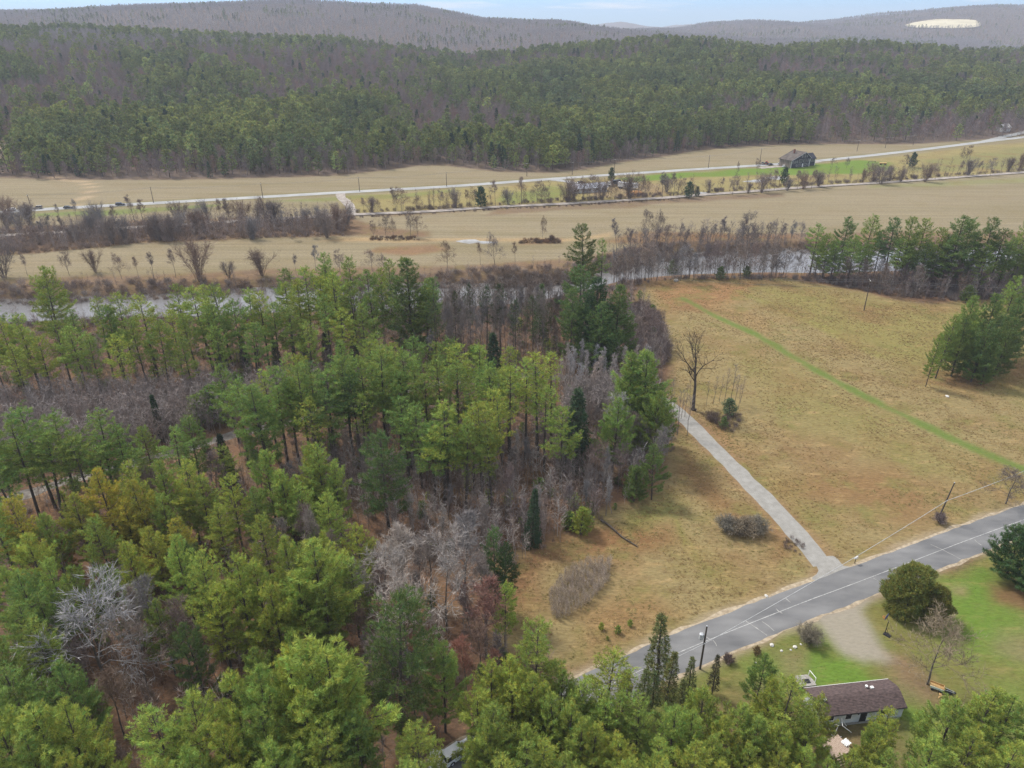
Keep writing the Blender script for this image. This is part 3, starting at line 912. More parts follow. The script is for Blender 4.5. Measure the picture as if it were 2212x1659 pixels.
def bare(H, seed, style='forest', levels=4, twig=0.035, tl=0.8, dens=1.0, sides=5, thick=1.0):
    g = np.random.default_rng(seed)
    S = {0: [], 1: []}           # segments of the trunk part and of the crown part
    B = []                       # twig blades
    st = dict(forest=dict(fork=0.45, spread=0.42, nl=13, up=0.75, lim=0.24), spread=dict(fork=0.22, spread=0.75, nl=13, up=0.5, lim=0.42),
              birch=dict(fork=0.30, spread=0.35, nl=20, up=1.0, lim=0.17), hero=dict(fork=0.34, spread=0.6, nl=10, up=0.8, lim=0.40))[style]
    def grow(p, d, L, r, lev):
        n = 4 if lev < 2 else (3 if lev == 2 else 2)
        p = np.array(p, float)
        d = np.array(d, float)
        nodes = [(p.copy(), d.copy(), r)]
        for k in range(n):
            d = d + g.normal(0, 0.14 + 0.05 * lev, 3) + np.array([0, 0, 0.10 * st['up']])
            d /= np.linalg.norm(d)
            q = p + d * L / n
            r2 = max(r * (1 - 0.75 * (k + 1) / n), 0.013)
            S[0 if lev == 0 else 1].append((p, q, nodes[-1][2], r2))
            nodes.append((q.copy(), d.copy(), r2))
            p = q
        if lev >= levels:
            nt_ = int(3 * dens + g.uniform())
            for k in range(nt_):
                o, dd, _ = nodes[g.integers(0, len(nodes))]
                B.append((o, dd))
            B.append((p, d))
            return
        nc = int((5 if lev == 1 else 4) * dens + g.uniform())
        for k in range(nc):
            u = 0.3 + 0.7 * (k + g.uniform(0.2, 0.8)) / nc
            x = u * n
            i = min(int(x), n - 1)
            f = x - i
            o = nodes[i][0] * (1 - f) + nodes[i + 1][0] * f
            a = g.normal(size=3)
            a -= nodes[i][1] * a.dot(nodes[i][1])
            a /= np.linalg.norm(a) + 1e-9
            cd = nodes[i][1] * 0.8 + a * g.uniform(0.55, 0.95) + np.array([0, 0, 0.2 * st['up']])
            cd /= np.linalg.norm(cd)
            grow(o, cd, L * g.uniform(0.42, 0.65) * (1.15 - 0.4 * u), max(r * 0.55 * (1 - 0.4 * u), 0.014), lev + 1)
    r0 = (0.008 * H + 0.05) * thick
    n = 8
    p = np.zeros(3)
    d = np.array([g.normal(0, 0.04), g.normal(0, 0.04), 1.0])
    nodes = [(p.copy(), d, r0)]
    for k in range(n):
        d = d + np.array([g.normal(0, 0.05), g.normal(0, 0.05), 0.05])
        d /= np.linalg.norm(d)
        q = p + d * H * 0.9 / n
        r2 = max(r0 * (1 - 0.85 * (k + 1) / n), 0.02)
        S[0].append((p, q, nodes[-1][2], r2))
        nodes.append((q.copy(), d.copy(), r2))
        p = q
    for k in range(st['nl']):
        u = st['fork'] + (1 - st['fork']) * (k + 0.5) / st['nl']
        x = u * n
        i = min(int(x), n - 1)
        f = x - i
        o = nodes[i][0] * (1 - f) + nodes[i + 1][0] * f
        az = k * 2.4 + g.normal(0, 0.4)
        sp = st['spread'] * g.uniform(0.8, 1.2)
        cd = np.array([math.cos(az) * sp * 1.4, math.sin(az) * sp * 1.4, 0.75 + 0.5 * u])
        cd /= np.linalg.norm(cd)
        grow(o, cd, st['lim'] * H * (1.25 - 0.75 * u) * g.uniform(0.75, 1.2), nodes[i][2] * 0.62, 1)
    def seg(l, ns):
        a = list(zip(*l))
        return tubes(np.array(a[0]), np.array(a[1]), np.array(a[2]), np.array(a[3]), ns)
    trunk = seg(S[0], sides + 1)
    big = [x for x in S[1] if x[2] > 0.035]
    small = [x for x in S[1] if x[2] <= 0.035]
    parts = []
    if big: parts.append(seg(big, 4))
    if small: parts.append(seg(small, 3))
    if B:
        o = np.array([b[0] for b in B])
        dd = unit(np.array([b[1] for b in B]) + g.normal(0, 0.45, (len(B), 3)) + np.array([0, 0, 0.15]))
        parts.append(blades(o, dd, tl * g.uniform(0.6, 1.4, len(B)), np.full(len(B), twig), g))
    V, F = join(parts)
    return trunk, (V, F, np.ones((len(V), 3)) * 1.0)

def bush(H, Rm, seed, stems=26, twig=0.03, tl=0.5, dens=1.0):
    """many stems from one root, a dome of twigs"""
    g = np.random.default_rng(seed)
    a0, a1, q0, q1 = [], [], [], []
    bo, bd = [], []
    for i in range(stems):
        az = g.uniform(0, 6.283)
        lean = g.uniform(0, 1) ** 0.7
        p = np.array([math.cos(az), math.sin(az), 0]) * Rm * 0.18 * lean
        d = np.array([math.cos(az) * lean * 0.95 * Rm / H, math.sin(az) * lean * 0.95 * Rm / H, 1.0])
        d /= np.linalg.norm(d)
        L = H * g.uniform(0.75, 1.1) * (1 - 0.12 * lean)
        r = 0.012 + 0.008 * H
        for k in range(4):
            d = d + g.normal(0, 0.13, 3)
            d /= np.linalg.norm(d)
            q = p + d * L / 4
            a0.append(p); a1.append(q); q0.append(r * (1 - k * 0.2)); q1.append(r * (0.8 - k * 0.2))
            for j in range(int((2 + 3 * k) * dens)):
                o = p + (q - p) * g.uniform()
                c = d + g.normal(0, 0.6, 3)
                c /= np.linalg.norm(c)
                l = g.uniform(0.12, 0.3) * H
                e = o + c * l
                a0.append(o); a1.append(e); q0.append(r * 0.35); q1.append(r * 0.15)
                for _ in range(3):
                    bo.append(o + (e - o) * g.uniform(0.3, 1)); bd.append(c + g.normal(0, 0.5, 3))
            p = q
    V, F = join([tubes(np.array(a0), np.array(a1), np.array(q0), np.array(q1), 3),
                 blades(np.array(bo), unit(np.array(bd)), tl * g.uniform(0.5, 1.4, len(bo)), np.full(len(bo), twig), g)])
    return None, (V, F, np.repeat(g.uniform(0.75, 1.25, (len(V), 1)), 3, 1))

def dome(H, Rm, seed, n=5000, K=6, tl=0.3, tw=0.09, lump=0.16, base=0.04):
    """dense evergreen with needles right down to the ground (arborvitae, yew)"""
    g = np.random.default_rng(seed)
    z = g.uniform(0, 1, n)
    az = g.uniform(0, 6.283, n)
    f = np.sqrt(np.clip(1 - np.clip((z - 0.35) / 0.65, 0, 1) ** 2.0, 0, 1)) * (0.80 + 0.20 * np.minimum(1, z / 0.3))
    lump_ = 1 + lump * 2 * (vnoise(np.cos(az) * 2.2 + 50, np.sin(az) * 2.2 + z * 6, 1.0, seed % 7) - 0.5) + lump * (vnoise(np.cos(az) * 6 + 9, np.sin(az) * 6 + z * 14, 1.0, 2) - 0.5)
    dep = 1 - 0.42 * g.uniform(0, 1, n) ** 1.6
    P = np.column_stack([np.cos(az) * f * Rm * lump_ * dep, np.sin(az) * f * Rm * lump_ * dep, H * (base + (1 - base) * z * (0.97 + 0.03 * lump_))])
    D = np.column_stack([np.cos(az) * 0.6, np.sin(az) * 0.6, 0.35 + 0.8 * z])
    p = np.repeat(P, K, 0) + g.normal(0, tl * 0.3, (n * K, 3))
    d = unit(np.repeat(unit(D), K, 0) + g.normal(0, 0.5, (n * K, 3)))
    V, F = blades(p, d, tl * g.uniform(0.7, 1.4, n * K), tw * g.uniform(0.7, 1.4, n * K), g)
    v = np.repeat(g.uniform(0.7, 1.3, n), K)
    yy = np.repeat(g.normal(0, 0.10, n), K)
    col = np.clip(np.stack([v * (1 + yy * 1.4), v, v * (1 - yy)], 1), 0.2, 2)
    tr = tubes(np.array([[0, 0, 0.0], [0, 0, H * 0.45]]), np.array([[0, 0, H * 0.45], [0, 0, H * 0.9]]), np.array([0.14, 0.1]), np.array([0.1, 0.03]), 6)
    return tr, (V, F, np.repeat(col, 3, 0))

PROTO = {}
def proto(kind, made, leaf, bark):
    tr, (V, F, col) = made
    mt = mesh_np(kind + '_trunk', tr[0], tr[1], [bark]) if tr else None
    mc = mesh_np(kind + '_crown', V, F, [leaf], col=col)
    PROTO.setdefault(kind, []).append((mt, mc, float(V[:, 2].max())))

for s in range(5): proto('tall', conifer(24, 0.42, 4.2, 58, 100 + s, 'pine', 0.46, 0.095, 9, 0.40, gaps=0.36, u0=0.3, fan=0.52), M_NEEDLE, M_BARK)
for s in range(5): proto('full', conifer(24, 0.20, 5.0, 84, 200 + s, 'pine', 0.46, 0.085, 10, 0.38, gaps=0.26, stubs=14, u0=0.32, fan=0.50), M_NEEDLE, M_BARK)
for s in range(5): proto('bushy', conifer(20, 0.16, 5.0, 72, 300 + s, 'round', 0.42, 0.066, 14, 0.30, gaps=0.30, stubs=16, u0=0.42, fan=0.46), M_NEEDLE, M_BARK)
for s in range(3): proto('skirt', conifer(22, 0.05, 5.2, 120, 350 + s, 'round', 0.46, 0.085, 11, 0.38, gaps=0.18, stubs=0, u0=0.3, fan=0.48), M_NEEDLE, M_BARK)
for s in range(3): proto('sparse', conifer(22, 0.50, 3.5, 52, 400 + s, 'pine', 0.48, 0.10, 7, 0.5, gaps=0.38, stubs=45), M_NEEDLE, M_BARK)
for s in range(2): proto('spruce', conifer(14, 0.04, 2.4, 190, 500 + s, 'cone', 0.36, 0.11, 8, 0.34, droop=0.5, gaps=0, stubs=0), M_NEEDLE, M_BARK)
for s in range(2): proto('thin_spruce', conifer(12, 0.18, 1.5, 100, 520 + s, 'cone', 0.30, 0.08, 8, 0.30, droop=0.3, gaps=0, stubs=14), M_NEEDLE, M_BARK)
for s in range(2): proto('young_pine', conifer(5, 0.04, 1.9, 60, 540 + s, 'round', 0.36, 0.10, 9, 0.32, gaps=0.1, stubs=0), M_NEEDLE, M_BARK)
for s in range(2): proto('low_pine', conifer(11, 0.05, 4.0, 84, 550 + s, 'round', 0.42, 0.08, 13, 0.32, gaps=0.15, stubs=0, u0=0.3), M_NEEDLE, M_BARK)
for s in range(2): proto('dome', dome(9, 3.6, 560 + s, 5200, 8, 0.40, 0.10, 0.42), M_NEEDLE, M_BARK)
for s in range(4): proto('bare', bare(18, 600 + s, 'forest', 3, 0.060, 0.85, 1.35), M_TWIG, M_BARK2)
for s in range(3): proto('spread', bare(14, 620 + s, 'spread', 3, 0.055, 0.75, 1.5), M_TWIG, M_BARK2)
for s in range(3): proto('birch', bare(13, 640 + s, 'birch', 3, 0.045, 0.6, 1.05), M_TWIG, M_BARK2)
def whip(seed, H=8.0, n=34):
    g = np.random.default_rng(seed)
    zz = np.linspace(0, H, 6)
    tp = np.column_stack([np.cumsum(g.normal(0, 0.10, 6)), np.cumsum(g.normal(0, 0.10, 6)), zz])
    rr = np.linspace(0.065, 0.015, 6)
    t = g.uniform(0.35, 1.0, n)
    az = g.uniform(0, 6.283, n)
    p = np.column_stack([np.interp(t * H, zz, tp[:, 0]), np.interp(t * H, zz, tp[:, 1]), t * H])
    d = unit(np.column_stack([np.cos(az) * 0.6, np.sin(az) * 0.6, g.uniform(0.7, 1.3, n)]))
    l = (1.15 - t) * H * 0.26 * g.uniform(0.6, 1.3, n) + 0.3
    q = np.repeat(p, 5, 0) + np.repeat(d * l[:, None], 5, 0) * g.uniform(0.25, 0.95, (n * 5, 1))
    V, F = join([tubes(p, p + d * l[:, None], np.full(n, 0.018), np.full(n, 0.006), 3),
                 blades(q, unit(np.repeat(d, 5, 0) + g.normal(0, 0.45, (n * 5, 3))), g.uniform(0.3, 0.8, n * 5), np.full(n * 5, 0.028), g)])
    return tubes(tp[:-1], tp[1:], rr[:-1], rr[1:], 5), (V, F, np.ones((len(V), 3)))
for s in range(4): proto('whip', whip(670 + s), M_TWIG, M_BARK2)
proto('hero', bare(20, 661, 'hero', 3, 0.045, 0.6, 1.1, 8, thick=2.3), M_TWIG, M_BARK)
for s in range(4): proto('vase', bush(10, 3.4, 690 + s, 15, 0.062, 1.2, 1.5), M_TWIG, None)
for s in range(3): proto('bush', bush(3, 2.6, 680 + s, 44, 0.045, 0.6, 1.4), M_TWIG, None)

def copy_mesh_tint(kind_list, leaf, bark):
    """the same shapes once more, one mesh each, for the masses that nobody could count"""
    out = []
    for tr, (V, F, col) in kind_list:
        if tr:
            n = len(tr[0])
            V2 = np.concatenate([V, tr[0]])
            F2 = np.concatenate([F, tr[1] + len(V)])
            mi = np.concatenate([np.zeros(len(F), int), np.ones(len(tr[1]), int)])
            c2 = np.concatenate([col, np.ones((n, 3))])
        else:
            V2, F2, mi, c2 = V, F, np.zeros(len(F), int), col
        out.append(mesh_np('plant', V2, F2, [leaf, bark], mi=mi, col=c2))
    return out

def scatter(name, P, rz, sc, idx, tint, meshes, label=None):
    """one object whose geometry nodes put a plant on every point"""
    col = bpy.data.collections.new(name + ' plants')
    for i, m in enumerate(meshes):
        o = bpy.data.objects.new('plant_%02d' % i, m)
        col.objects.link(o)
    me = bpy.data.meshes.new(name)
    N = len(P)
    me.vertices.add(N)
    me.vertices.foreach_set('co', np.asarray(P, np.float32).ravel())
    a = me.attributes.new('turn', 'FLOAT_VECTOR', 'POINT')
    t = np.zeros((N, 3), np.float32)
    t[:, 2] = rz
    t[:, 0] = rng.normal(0, 0.03, N)
    t[:, 1] = rng.normal(0, 0.03, N)
    a.data.foreach_set('vector', t.ravel())
    a = me.attributes.new('size', 'FLOAT_VECTOR', 'POINT')
    a.data.foreach_set('vector', np.asarray(sc, np.float32).ravel())
    a = me.attributes.new('pick', 'INT', 'POINT')
    a.data.foreach_set('value', np.asarray(idx, np.int32))
    a = me.attributes.new('tint', 'FLOAT_COLOR', 'POINT')
    c = np.ones((N, 4), np.float32)
    c[:, :3] = tint
    a.data.foreach_set('color', c.ravel())
    o = link(name, me)
    ng = bpy.data.node_groups.new(name, 'GeometryNodeTree')
    ng.interface.new_socket('Geometry', in_out='INPUT', socket_type='NodeSocketGeometry')
    ng.interface.new_socket('Geometry', in_out='OUTPUT', socket_type='NodeSocketGeometry')
    gi, go = ng.nodes.new('NodeGroupInput'), ng.nodes.new('NodeGroupOutput')
    ip = ng.nodes.new('GeometryNodeInstanceOnPoints')
    ci = ng.nodes.new('GeometryNodeCollectionInfo')
    ci.inputs['Collection'].default_value = col
    ci.inputs['Separate Children'].default_value = True
    ci.inputs['Reset Children'].default_value = True
    def attr(n, ty):
        x = ng.nodes.new('GeometryNodeInputNamedAttribute')
        x.data_type = ty
        x.inputs['Name'].default_value = n
        return x.outputs['Attribute']
    e2r = ng.nodes.new('FunctionNodeEulerToRotation')
    ng.links.new(gi.outputs[0], ip.inputs['Points'])
    ng.links.new(ci.outputs[0], ip.inputs['Instance'])
    ip.inputs['Pick Instance'].default_value = True
    ng.links.new(attr('pick', 'INT'), ip.inputs['Instance Index'])
    ng.links.new(attr('turn', 'FLOAT_VECTOR'), e2r.inputs[0])
    ng.links.new(e2r.outputs[0], ip.inputs['Rotation'])
    ng.links.new(attr('size', 'FLOAT_VECTOR'), ip.inputs['Scale'])
    ng.links.new(ip.outputs[0], go.inputs[0])
    md = o.modifiers.new('scatter', 'NODES')
    md.node_group = ng
    return tag(o, label=label, kind='stuff')

# ------------------------------------------------------------------ the wooded hills
FAR = copy_mesh_tint(
    [conifer(20, 0.18, 4.2, 34, 700 + s, 'pine', 1.25, 0.55, 4, 1.3, gaps=0.2, stubs=0) for s in range(3)] +
    [conifer(18, 0.08, 2.7, 36, 710 + s, 'cone', 1.0, 0.55, 4, 1.1, gaps=0, stubs=0) for s in range(1)], M_NEEDLE_I, M_BARK)
def bare_far(seed):
    g = np.random.default_rng(seed)
    H = 17.0
    n = 250
    t = g.uniform(0, 1, n)
    az = g.uniform(0, 6.283, n)
    r = 3.6 * np.sqrt(np.clip(1 - (2 * t - 0.85) ** 2, 0.05, 1)) * g.uniform(0.1, 0.8, n)
    P = np.column_stack([np.cos(az) * r, np.sin(az) * r, H * (0.32 + 0.58 * t)])
    D = unit(np.column_stack([np.cos(az) * 0.55, np.sin(az) * 0.55, np.full(n, 0.9)]) + g.normal(0, 0.25, (n, 3)))
    V, F = blades(P, D, g.uniform(1.2, 2.8, n), g.uniform(0.08, 0.17, n), g)
    m = 9
    z = g.uniform(0.3, 0.75, m) * H
    a2 = g.uniform(0, 6.283, m)
    p0 = np.column_stack([np.zeros(m), np.zeros(m), z])
    p1 = p0 + np.column_stack([np.cos(a2) * 2.2, np.sin(a2) * 2.2, np.full(m, 3.5)])
    tr = join([tubes(np.array([[0, 0, 0.0], [0, 0, 8.0]]), np.array([[0, 0, 8.0], [0, 0, 15.5]]), np.array([0.2, 0.14]), np.array([0.14, 0.04]), 4),
               tubes(p0, p1, np.full(m, 0.09), np.full(m, 0.03), 3)])
    V2, F2 = join([(V, F), tr])
    return None, (V2, F2, np.ones((len(V2), 3)))
FAR += copy_mesh_tint([bare_far(730 + s) for s in range(4)], M_TWIG_I, M_BARK2)

def hill_forest():
    P, T, I, S = [], [], [], []
    def sow(x0, x1, y0, y1, cell, zone):
        nxx, nyy = int((x1 - x0) / cell), int((y1 - y0) / cell)
        a, b = np.meshgrid(np.arange(nxx), np.arange(nyy))
        x = x0 + (a.ravel() + rng.uniform(0, 1, a.size)) * cell
        y = y0 + (b.ravel() + rng.uniform(0, 1, a.size)) * cell
        e = edge_y(x)
        k = (y > e + 1 + 3 * vnoise(x, y, 15, 2)) & (np.abs(x) < y * 0.86 + 60)
        k &= ~inside(pasture, x, y)
        sp_ = np.array([at(a_, b_) for a_, b_ in [(-60, 349), (52, 344), (40, 314), (-60, 306)]])
        k &= ~inside(sp_, x, y)
        x, y = x[k], y[k]
        z = height(x, y)
        n = len(x)
        e = edge_y(x)
        d = y - e
        f1 = fbm(x, y, 130, 4, 11)
        f2 = fbm(x, y, 420, 3, 12)
        u = rng.uniform(0, 1, n)
        u2 = rng.uniform(0, 1, n)
        if zone == 'near':
            p = 0.05 + 0.68 * smooth(0.475, 0.560, f1 * 0.75 + f2 * 0.25)
            p = np.where(x > 250, p * (0.30 + 0.70 * smooth(40, 130, d)) * (1 - 0.5 * smooth(200, 420, d)), p)
            p = p * (1 - smooth(330, 800, d) * 0.72) * (0.45 + 0.55 * smooth(4, 45, d + 30 * (f2 - 0.5) * 4))
            p = np.clip(p + 0.05, 0, 0.95)
        else:
            p = smooth(0.58, 0.72, f1) * 0.30 + 0.02
        con = u < p
        spruce = con & (u2 < (0.12 if zone == 'near' else 0.4))
        idx = np.where(con, np.where(spruce, 3, rng.integers(0, 3, n)), 4 + rng.integers(0, 4, n))
        v = rng.uniform(0.78, 1.22, n)[:, None]
        f3 = fbm(x, y, 60, 2, 14)
        lum = np.exp(rng.normal(0, 0.19, n))[:, None]
        grn = np.stack([0.105 + 0.12 * f3, 0.142 + 0.11 * f3, 0.066 + 0 * f1], 1) * lum
        grn = np.where(spruce[:, None], np.array([0.048, 0.078, 0.042]) * v, grn)
        mv = np.array([0.205, 0.162, 0.152]) * v
        red = np.array([0.235, 0.150, 0.125]) * v
        gry = np.array([0.30, 0.27, 0.27]) * v
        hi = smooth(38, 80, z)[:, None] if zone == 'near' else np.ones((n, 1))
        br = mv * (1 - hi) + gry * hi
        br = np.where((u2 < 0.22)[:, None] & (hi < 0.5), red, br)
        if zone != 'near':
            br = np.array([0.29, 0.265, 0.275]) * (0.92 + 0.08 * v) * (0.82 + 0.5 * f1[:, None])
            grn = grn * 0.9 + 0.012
        s = rng.uniform(0.60, 1.08, n) * np.where(con, 1.02, 0.95) * (0.78 + 0.22 * smooth(0, 30, d))
        if zone != 'near': s = s * np.where(con, 0.68, 0.85)
        w = s * rng.uniform(0.9, 1.25, n)
        P.append(np.stack([x, y, z - 0.3], 1)); T.append(np.where(con[:, None], grn, br)); I.append(idx); S.append(np.stack([w, w, s], 1))
    sow(-1150, 1300, 440, 1420, 5.7, 'near')
    sow(-2300, 1500, 1420, 2600, 8.5, 'far')
    sow(-500, 3500, 2400, 3700, 10.5, 'far')
    P = np.concatenate(P)
    scatter('forest', P, rng.uniform(0, 6.28, len(P)), np.concatenate(S), np.concatenate(I), np.concatenate(T), FAR)
    return len(P)
print('hill trees', hill_forest())
# ------------------------------------------------------------------ single trees
TREES, HGT, TONE = [], {}, {}
PLACED = []                      # x, y, radius of every single tree
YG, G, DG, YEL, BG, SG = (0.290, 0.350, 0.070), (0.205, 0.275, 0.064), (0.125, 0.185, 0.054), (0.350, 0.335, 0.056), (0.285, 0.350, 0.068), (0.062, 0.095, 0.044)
ORANGE = (0.26, 0.17, 0.035)
GREY, MAUVE, PALE, BROWN, REDDISH, OLIVEG, DARKT = (0.225, 0.195, 0.18), (0.180, 0.140, 0.132), (0.34, 0.31, 0.29), (0.165, 0.122, 0.098), (0.26, 0.125, 0.095), (0.22, 0.19, 0.14), (0.075, 0.062, 0.052)
NAMES = dict(vase='bare_tree', whip='sapling', skirt='pine_tree', tall='pine_tree', full='pine_tree', bushy='pine_tree', sparse='pine_tree', spruce='spruce_tree', thin_spruce='spruce_tree', young_pine='young_pine', low_pine='pine_tree', dome='evergreen_bush',
             bare='bare_tree', spread='bare_tree', birch='sapling', hero='bare_tree', bush='bush')
CATS = dict(whip='sapling', birch='sapling', low_pine='tree', spruce='spruce', thin_spruce='spruce', young_pine='young pine', dome='shrub', bush='shrub')
NOM_R = dict(vase=3.0, whip=1.2, skirt=4.8, tall=3.3, full=4.2, bushy=4.3, sparse=2.8, spruce=2.2, thin_spruce=1.3, young_pine=1.8, low_pine=4.0, dome=3.4, bare=3.2, spread=5.0, birch=2.2, hero=5, bush=2.4)
_turn = [0]

def tree(kind, x, y, H, tint, w=1.0, label=None, group=None, z=None, rz=None, var=None, lean=None, jit=0.10, name=None, cat=None):
    pr = PROTO[kind]
    _turn[0] += 1
    mt, mc, h0 = pr[(var if var is not None else _turn[0]) % len(pr)]
    z = gz(x, y) if z is None else z
    r = empty(name or NAMES[kind], (x, y, z - 0.05), rnd.uniform(0, 6.28) if rz is None else rz, label, cat or CATS.get(kind, 'tree'), group)
    lean = lean or (rnd.gauss(0, 0.028), rnd.gauss(0, 0.028))
    r.rotation_euler = (lean[0], lean[1], r.rotation_euler.z)
    s = H / h0
    r.scale = (s * w, s * w, s)
    v = 1 + rnd.uniform(-jit, jit) * 1.6
    wv = rnd.uniform(-jit, jit)
    c = (tint[0] * v * (1 + wv), tint[1] * v, tint[2] * v * (1 - wv), 1)
    if mt:
        t = link('trunk', mt, r)
    k = link('crown', mc, r)
    k.color = c
    PLACED.append((x, y, NOM_R[kind] * s * w))
    TREES.append(r)
    HGT[r.name] = H
    TONE[r.name] = {YG: 'yellow-green ', G: 'green ', DG: 'dark green ', YEL: 'yellowish ', BG: 'bright green '}.get(tint, '')
    return r

def T(kind, px, py, H, tint, w=1.0, label=None, group=None, **kw):
    """place by where the top of the tree is seen"""
    x, y = plane(px, py, H)
    return tree(kind, x, y, H, tint, w, label, group, **kw)

def Bs(kind, px, py, H, tint, w=1.0, label=None, group=None, **kw):
    """place by where the foot of the tree is seen"""
    x, y = at(px, py)
    return tree(kind, x, y, H, tint, w, label, group, **kw)

# --- pines along the near river bank
G1, L1 = 'pines along the near bank of the river', 'tall thin-crowned pine in the row along the near river bank'
Bank = [(33, 673, 22, YG), (-5, 683, 22, YG), (110, 686, 22, G), (147, 696, 22, YG), (197, 640, 24, YG), (247, 626, 25, YG), (297, 631, 25, YG), (223, 653, 23, G), (360, 660, 22, YG), (400, 670, 22, G),
        (467, 606, 25, YG), (523, 620, 25, YG), (553, 622, 25, YG), (500, 640, 24, G), (633, 598, 25, YG), (687, 593, 25, YG), (757, 604, 24, G), (580, 650, 23, G), (440, 655, 22, YG), (700, 630, 24, G), (280, 680, 22, G), (330, 690, 21, G),
        (70, 720, 20, YG), (20, 740, 19, YG), (180, 720, 20, G), (240, 715, 20, YG), (620, 660, 22, G), (540, 690, 20, G), (730, 660, 22, YG), (780, 650, 22, G), (660, 690, 20, YG), (460, 700, 20, YG), (390, 720, 19, G), (-40, 700, 22, G)]
for px, py, H, t in Bank:
    T('tall', px, py, H, t, rnd.uniform(0.85, 1.1), L1, G1)
T('full', 80, 573, 27, YG, 0.95, 'big yellow-green pine rising above the river at the far end of the bank row', G1)
T('tall', 423, 611, 26, YG, 1.1, 'broad flat-topped yellow-green pine with the river visible beside it', G1)
T('tall', 610, 608, 26, YG, 1.05, 'yellow-green pine next to the twin pines near the bend of the bank row', G1)
T('tall', 653, 573, 28, YG, 1.0, 'tallest pale green spire of the bank row, just before the large dark pine', G1)
T('tall', 717, 581, 27, YG, 1.05, 'yellow-green pine with a ragged top standing in front of the bare bank', G1)
T('full', 800, 578, 26, G, 0.9, 'green pine standing close beside the large dark full pine', G1)
T('skirt', 877, 556, 30, DG, 1.25, 'large dark green full-crowned pine, highest in the wood by the river', G1)
T('sparse', 934, 596, 26, DG, 0.9, 'narrow dark pine with bare lower trunk right beside the large dark pine', G1)
# --- pines on the river bend beside the meadow
G2 = 'pines at the river bend beside the meadow'
T('full', 1271, 480, 28, (0.115, 0.140, 0.036), 1.05, 'tall yellow-green pine standing against the stubble field at the river bend', G2)
T('sparse', 1305, 512, 24, G, 0.8, 'thin pine close beside the tall pine at the river bend', G2)
T('full', 1258, 568, 27, DG, 1.1, 'dark pine at the river bend behind the broad green clump', G2)
T('skirt', 1297, 594, 27, (0.062, 0.105, 0.036), 1.2, 'broad rounded dark green pine, front of the clump at the river bend', G2)
T('skirt', 1335, 612, 25, DG, 1.1, 'dark green pine at the meadow side of the river bend clump', G2)
T('skirt', 1300, 650, 22, DG, 1.15, 'low dark green pine at the foot of the river bend clump', G2)
T('full', 1240, 616, 25, DG, 0.85, 'dark green pine at the river side of the river bend clump', G2)
T('spruce', 1167, 608, 19, DG, 0.85, 'narrow dark conifer standing against the shining water', G2)
# --- thin half-bare trunks between the two pine stands
G3, L3 = 'bare trunks in front of the river', 'tall thin dark trunk with a sparse crown standing before the shining river'
for i in range(24):
    px = 945 + i * 11.5 + rnd.uniform(-5, 5)
    T('sparse' if i % 3 == 0 else 'bare', px, 606 + rnd.uniform(-6, 46), rnd.uniform(19, 24), (0.085, 0.105, 0.05) if i % 3 == 0 else GREY, rnd.uniform(0.5, 0.75), L3, G3)
# --- central stand
G4, L4 = 'pines of the middle stand', 'green pine with a layered open crown and dark straight trunk in the middle stand'
Mid = [(547, 822, 24, G), (587, 790, 24, G), (640, 777, 25, G), (697, 787, 24, G), (500, 815, 22, G), (663, 778, 24, DG), (737, 762, 25, G), (777, 772, 24, G), (814, 748, 26, G), (950, 770, 24, G), (984, 776, 24, G),
       (760, 800, 22, DG), (850, 795, 22, G), (915, 800, 22, G), (620, 830, 20, G), (700, 840, 20, DG), (470, 960, 14, G), (1037, 860, 23, YG), (960, 872, 22, G), (900, 870, 20, G), (1000, 900, 21, G), (1217, 873, 20, BG),
       (1020, 880, 20, BG), (930, 905, 20, G), (870, 850, 20, G), (1060, 905, 20, G)]
for px, py, H, t in Mid:
    T('tall', px, py, H, t, rnd.uniform(0.95, 1.25), L4, G4)
T('full', 877, 749, 26, G, 1.05, 'taller bright-topped pine in the centre of the middle stand', G4)
T('tall', 950, 862, 24, YG, 1.1, 'yellow-green pine in front of the middle stand with a flat top', G4)
for px, py, H, lb in ((1100, 785, 24, 'pale yellow-green pine, first of the sparse group in the middle of the wood'), (1137, 769, 25, 'thin yellow-green pine, second of the sparse group in the middle of the wood'),
                      (1167, 755, 26, 'tallest yellow-green pine of the sparse group in the middle of the wood'), (1197, 760, 25, 'yellow-green pine of the sparse group nearest to the pale saplings'),
                      (1087, 842, 22, 'low yellow-green pine standing before the sparse group in the wood'), (1180, 830, 21, 'small yellow-green pine under the tallest of the sparse group')):
    T('sparse', px, py, H, YG, 1.0, lb, G4)
T('skirt', 1372, 760, 24, G, 1.15, 'broad green pine at the wood edge, deeper in than its taller neighbour', 'pines at the edge of the wood by the driveway')
T('skirt', 1407, 752, 25, G, 1.2, 'broad green pine at the wood edge right above the gravel driveway bend', 'pines at the edge of the wood by the driveway')
T('bushy', 1425, 840, 19, G, 0.95, 'lower green pine at the wood edge touching the gravel driveway', 'pines at the edge of the wood by the driveway')
T('bushy', 1335, 850, 19, G, 0.95, 'green pine behind the pale bare tree at the wood edge', 'pines at the edge of the wood by the driveway')
T('bushy', 1420, 960, 13, DG, 0.9, 'low green pine at the wood corner above the rough grass', 'pines at the edge of the wood by the driveway')
T('spruce', 1254, 832, 20, SG, 1.15, 'nearly black pointed spruce among the pines of the middle stand')
T('spruce', 1070, 713, 16, SG, 1.2, 'dark broad hemlock among the bare trunks near the river')
T('young_pine', 1024, 743, 10, BG, 0.9, 'small bright green pine beside the dark hemlock near the river')
T('spruce', 1150, 1052, 13, SG, 0.8, 'slim dark spruce at the front of the grey thicket')
T('young_pine', 1257, 1093, 6.5, BG, 0.9, 'small rounded green pine at the wood edge above the rough grass')
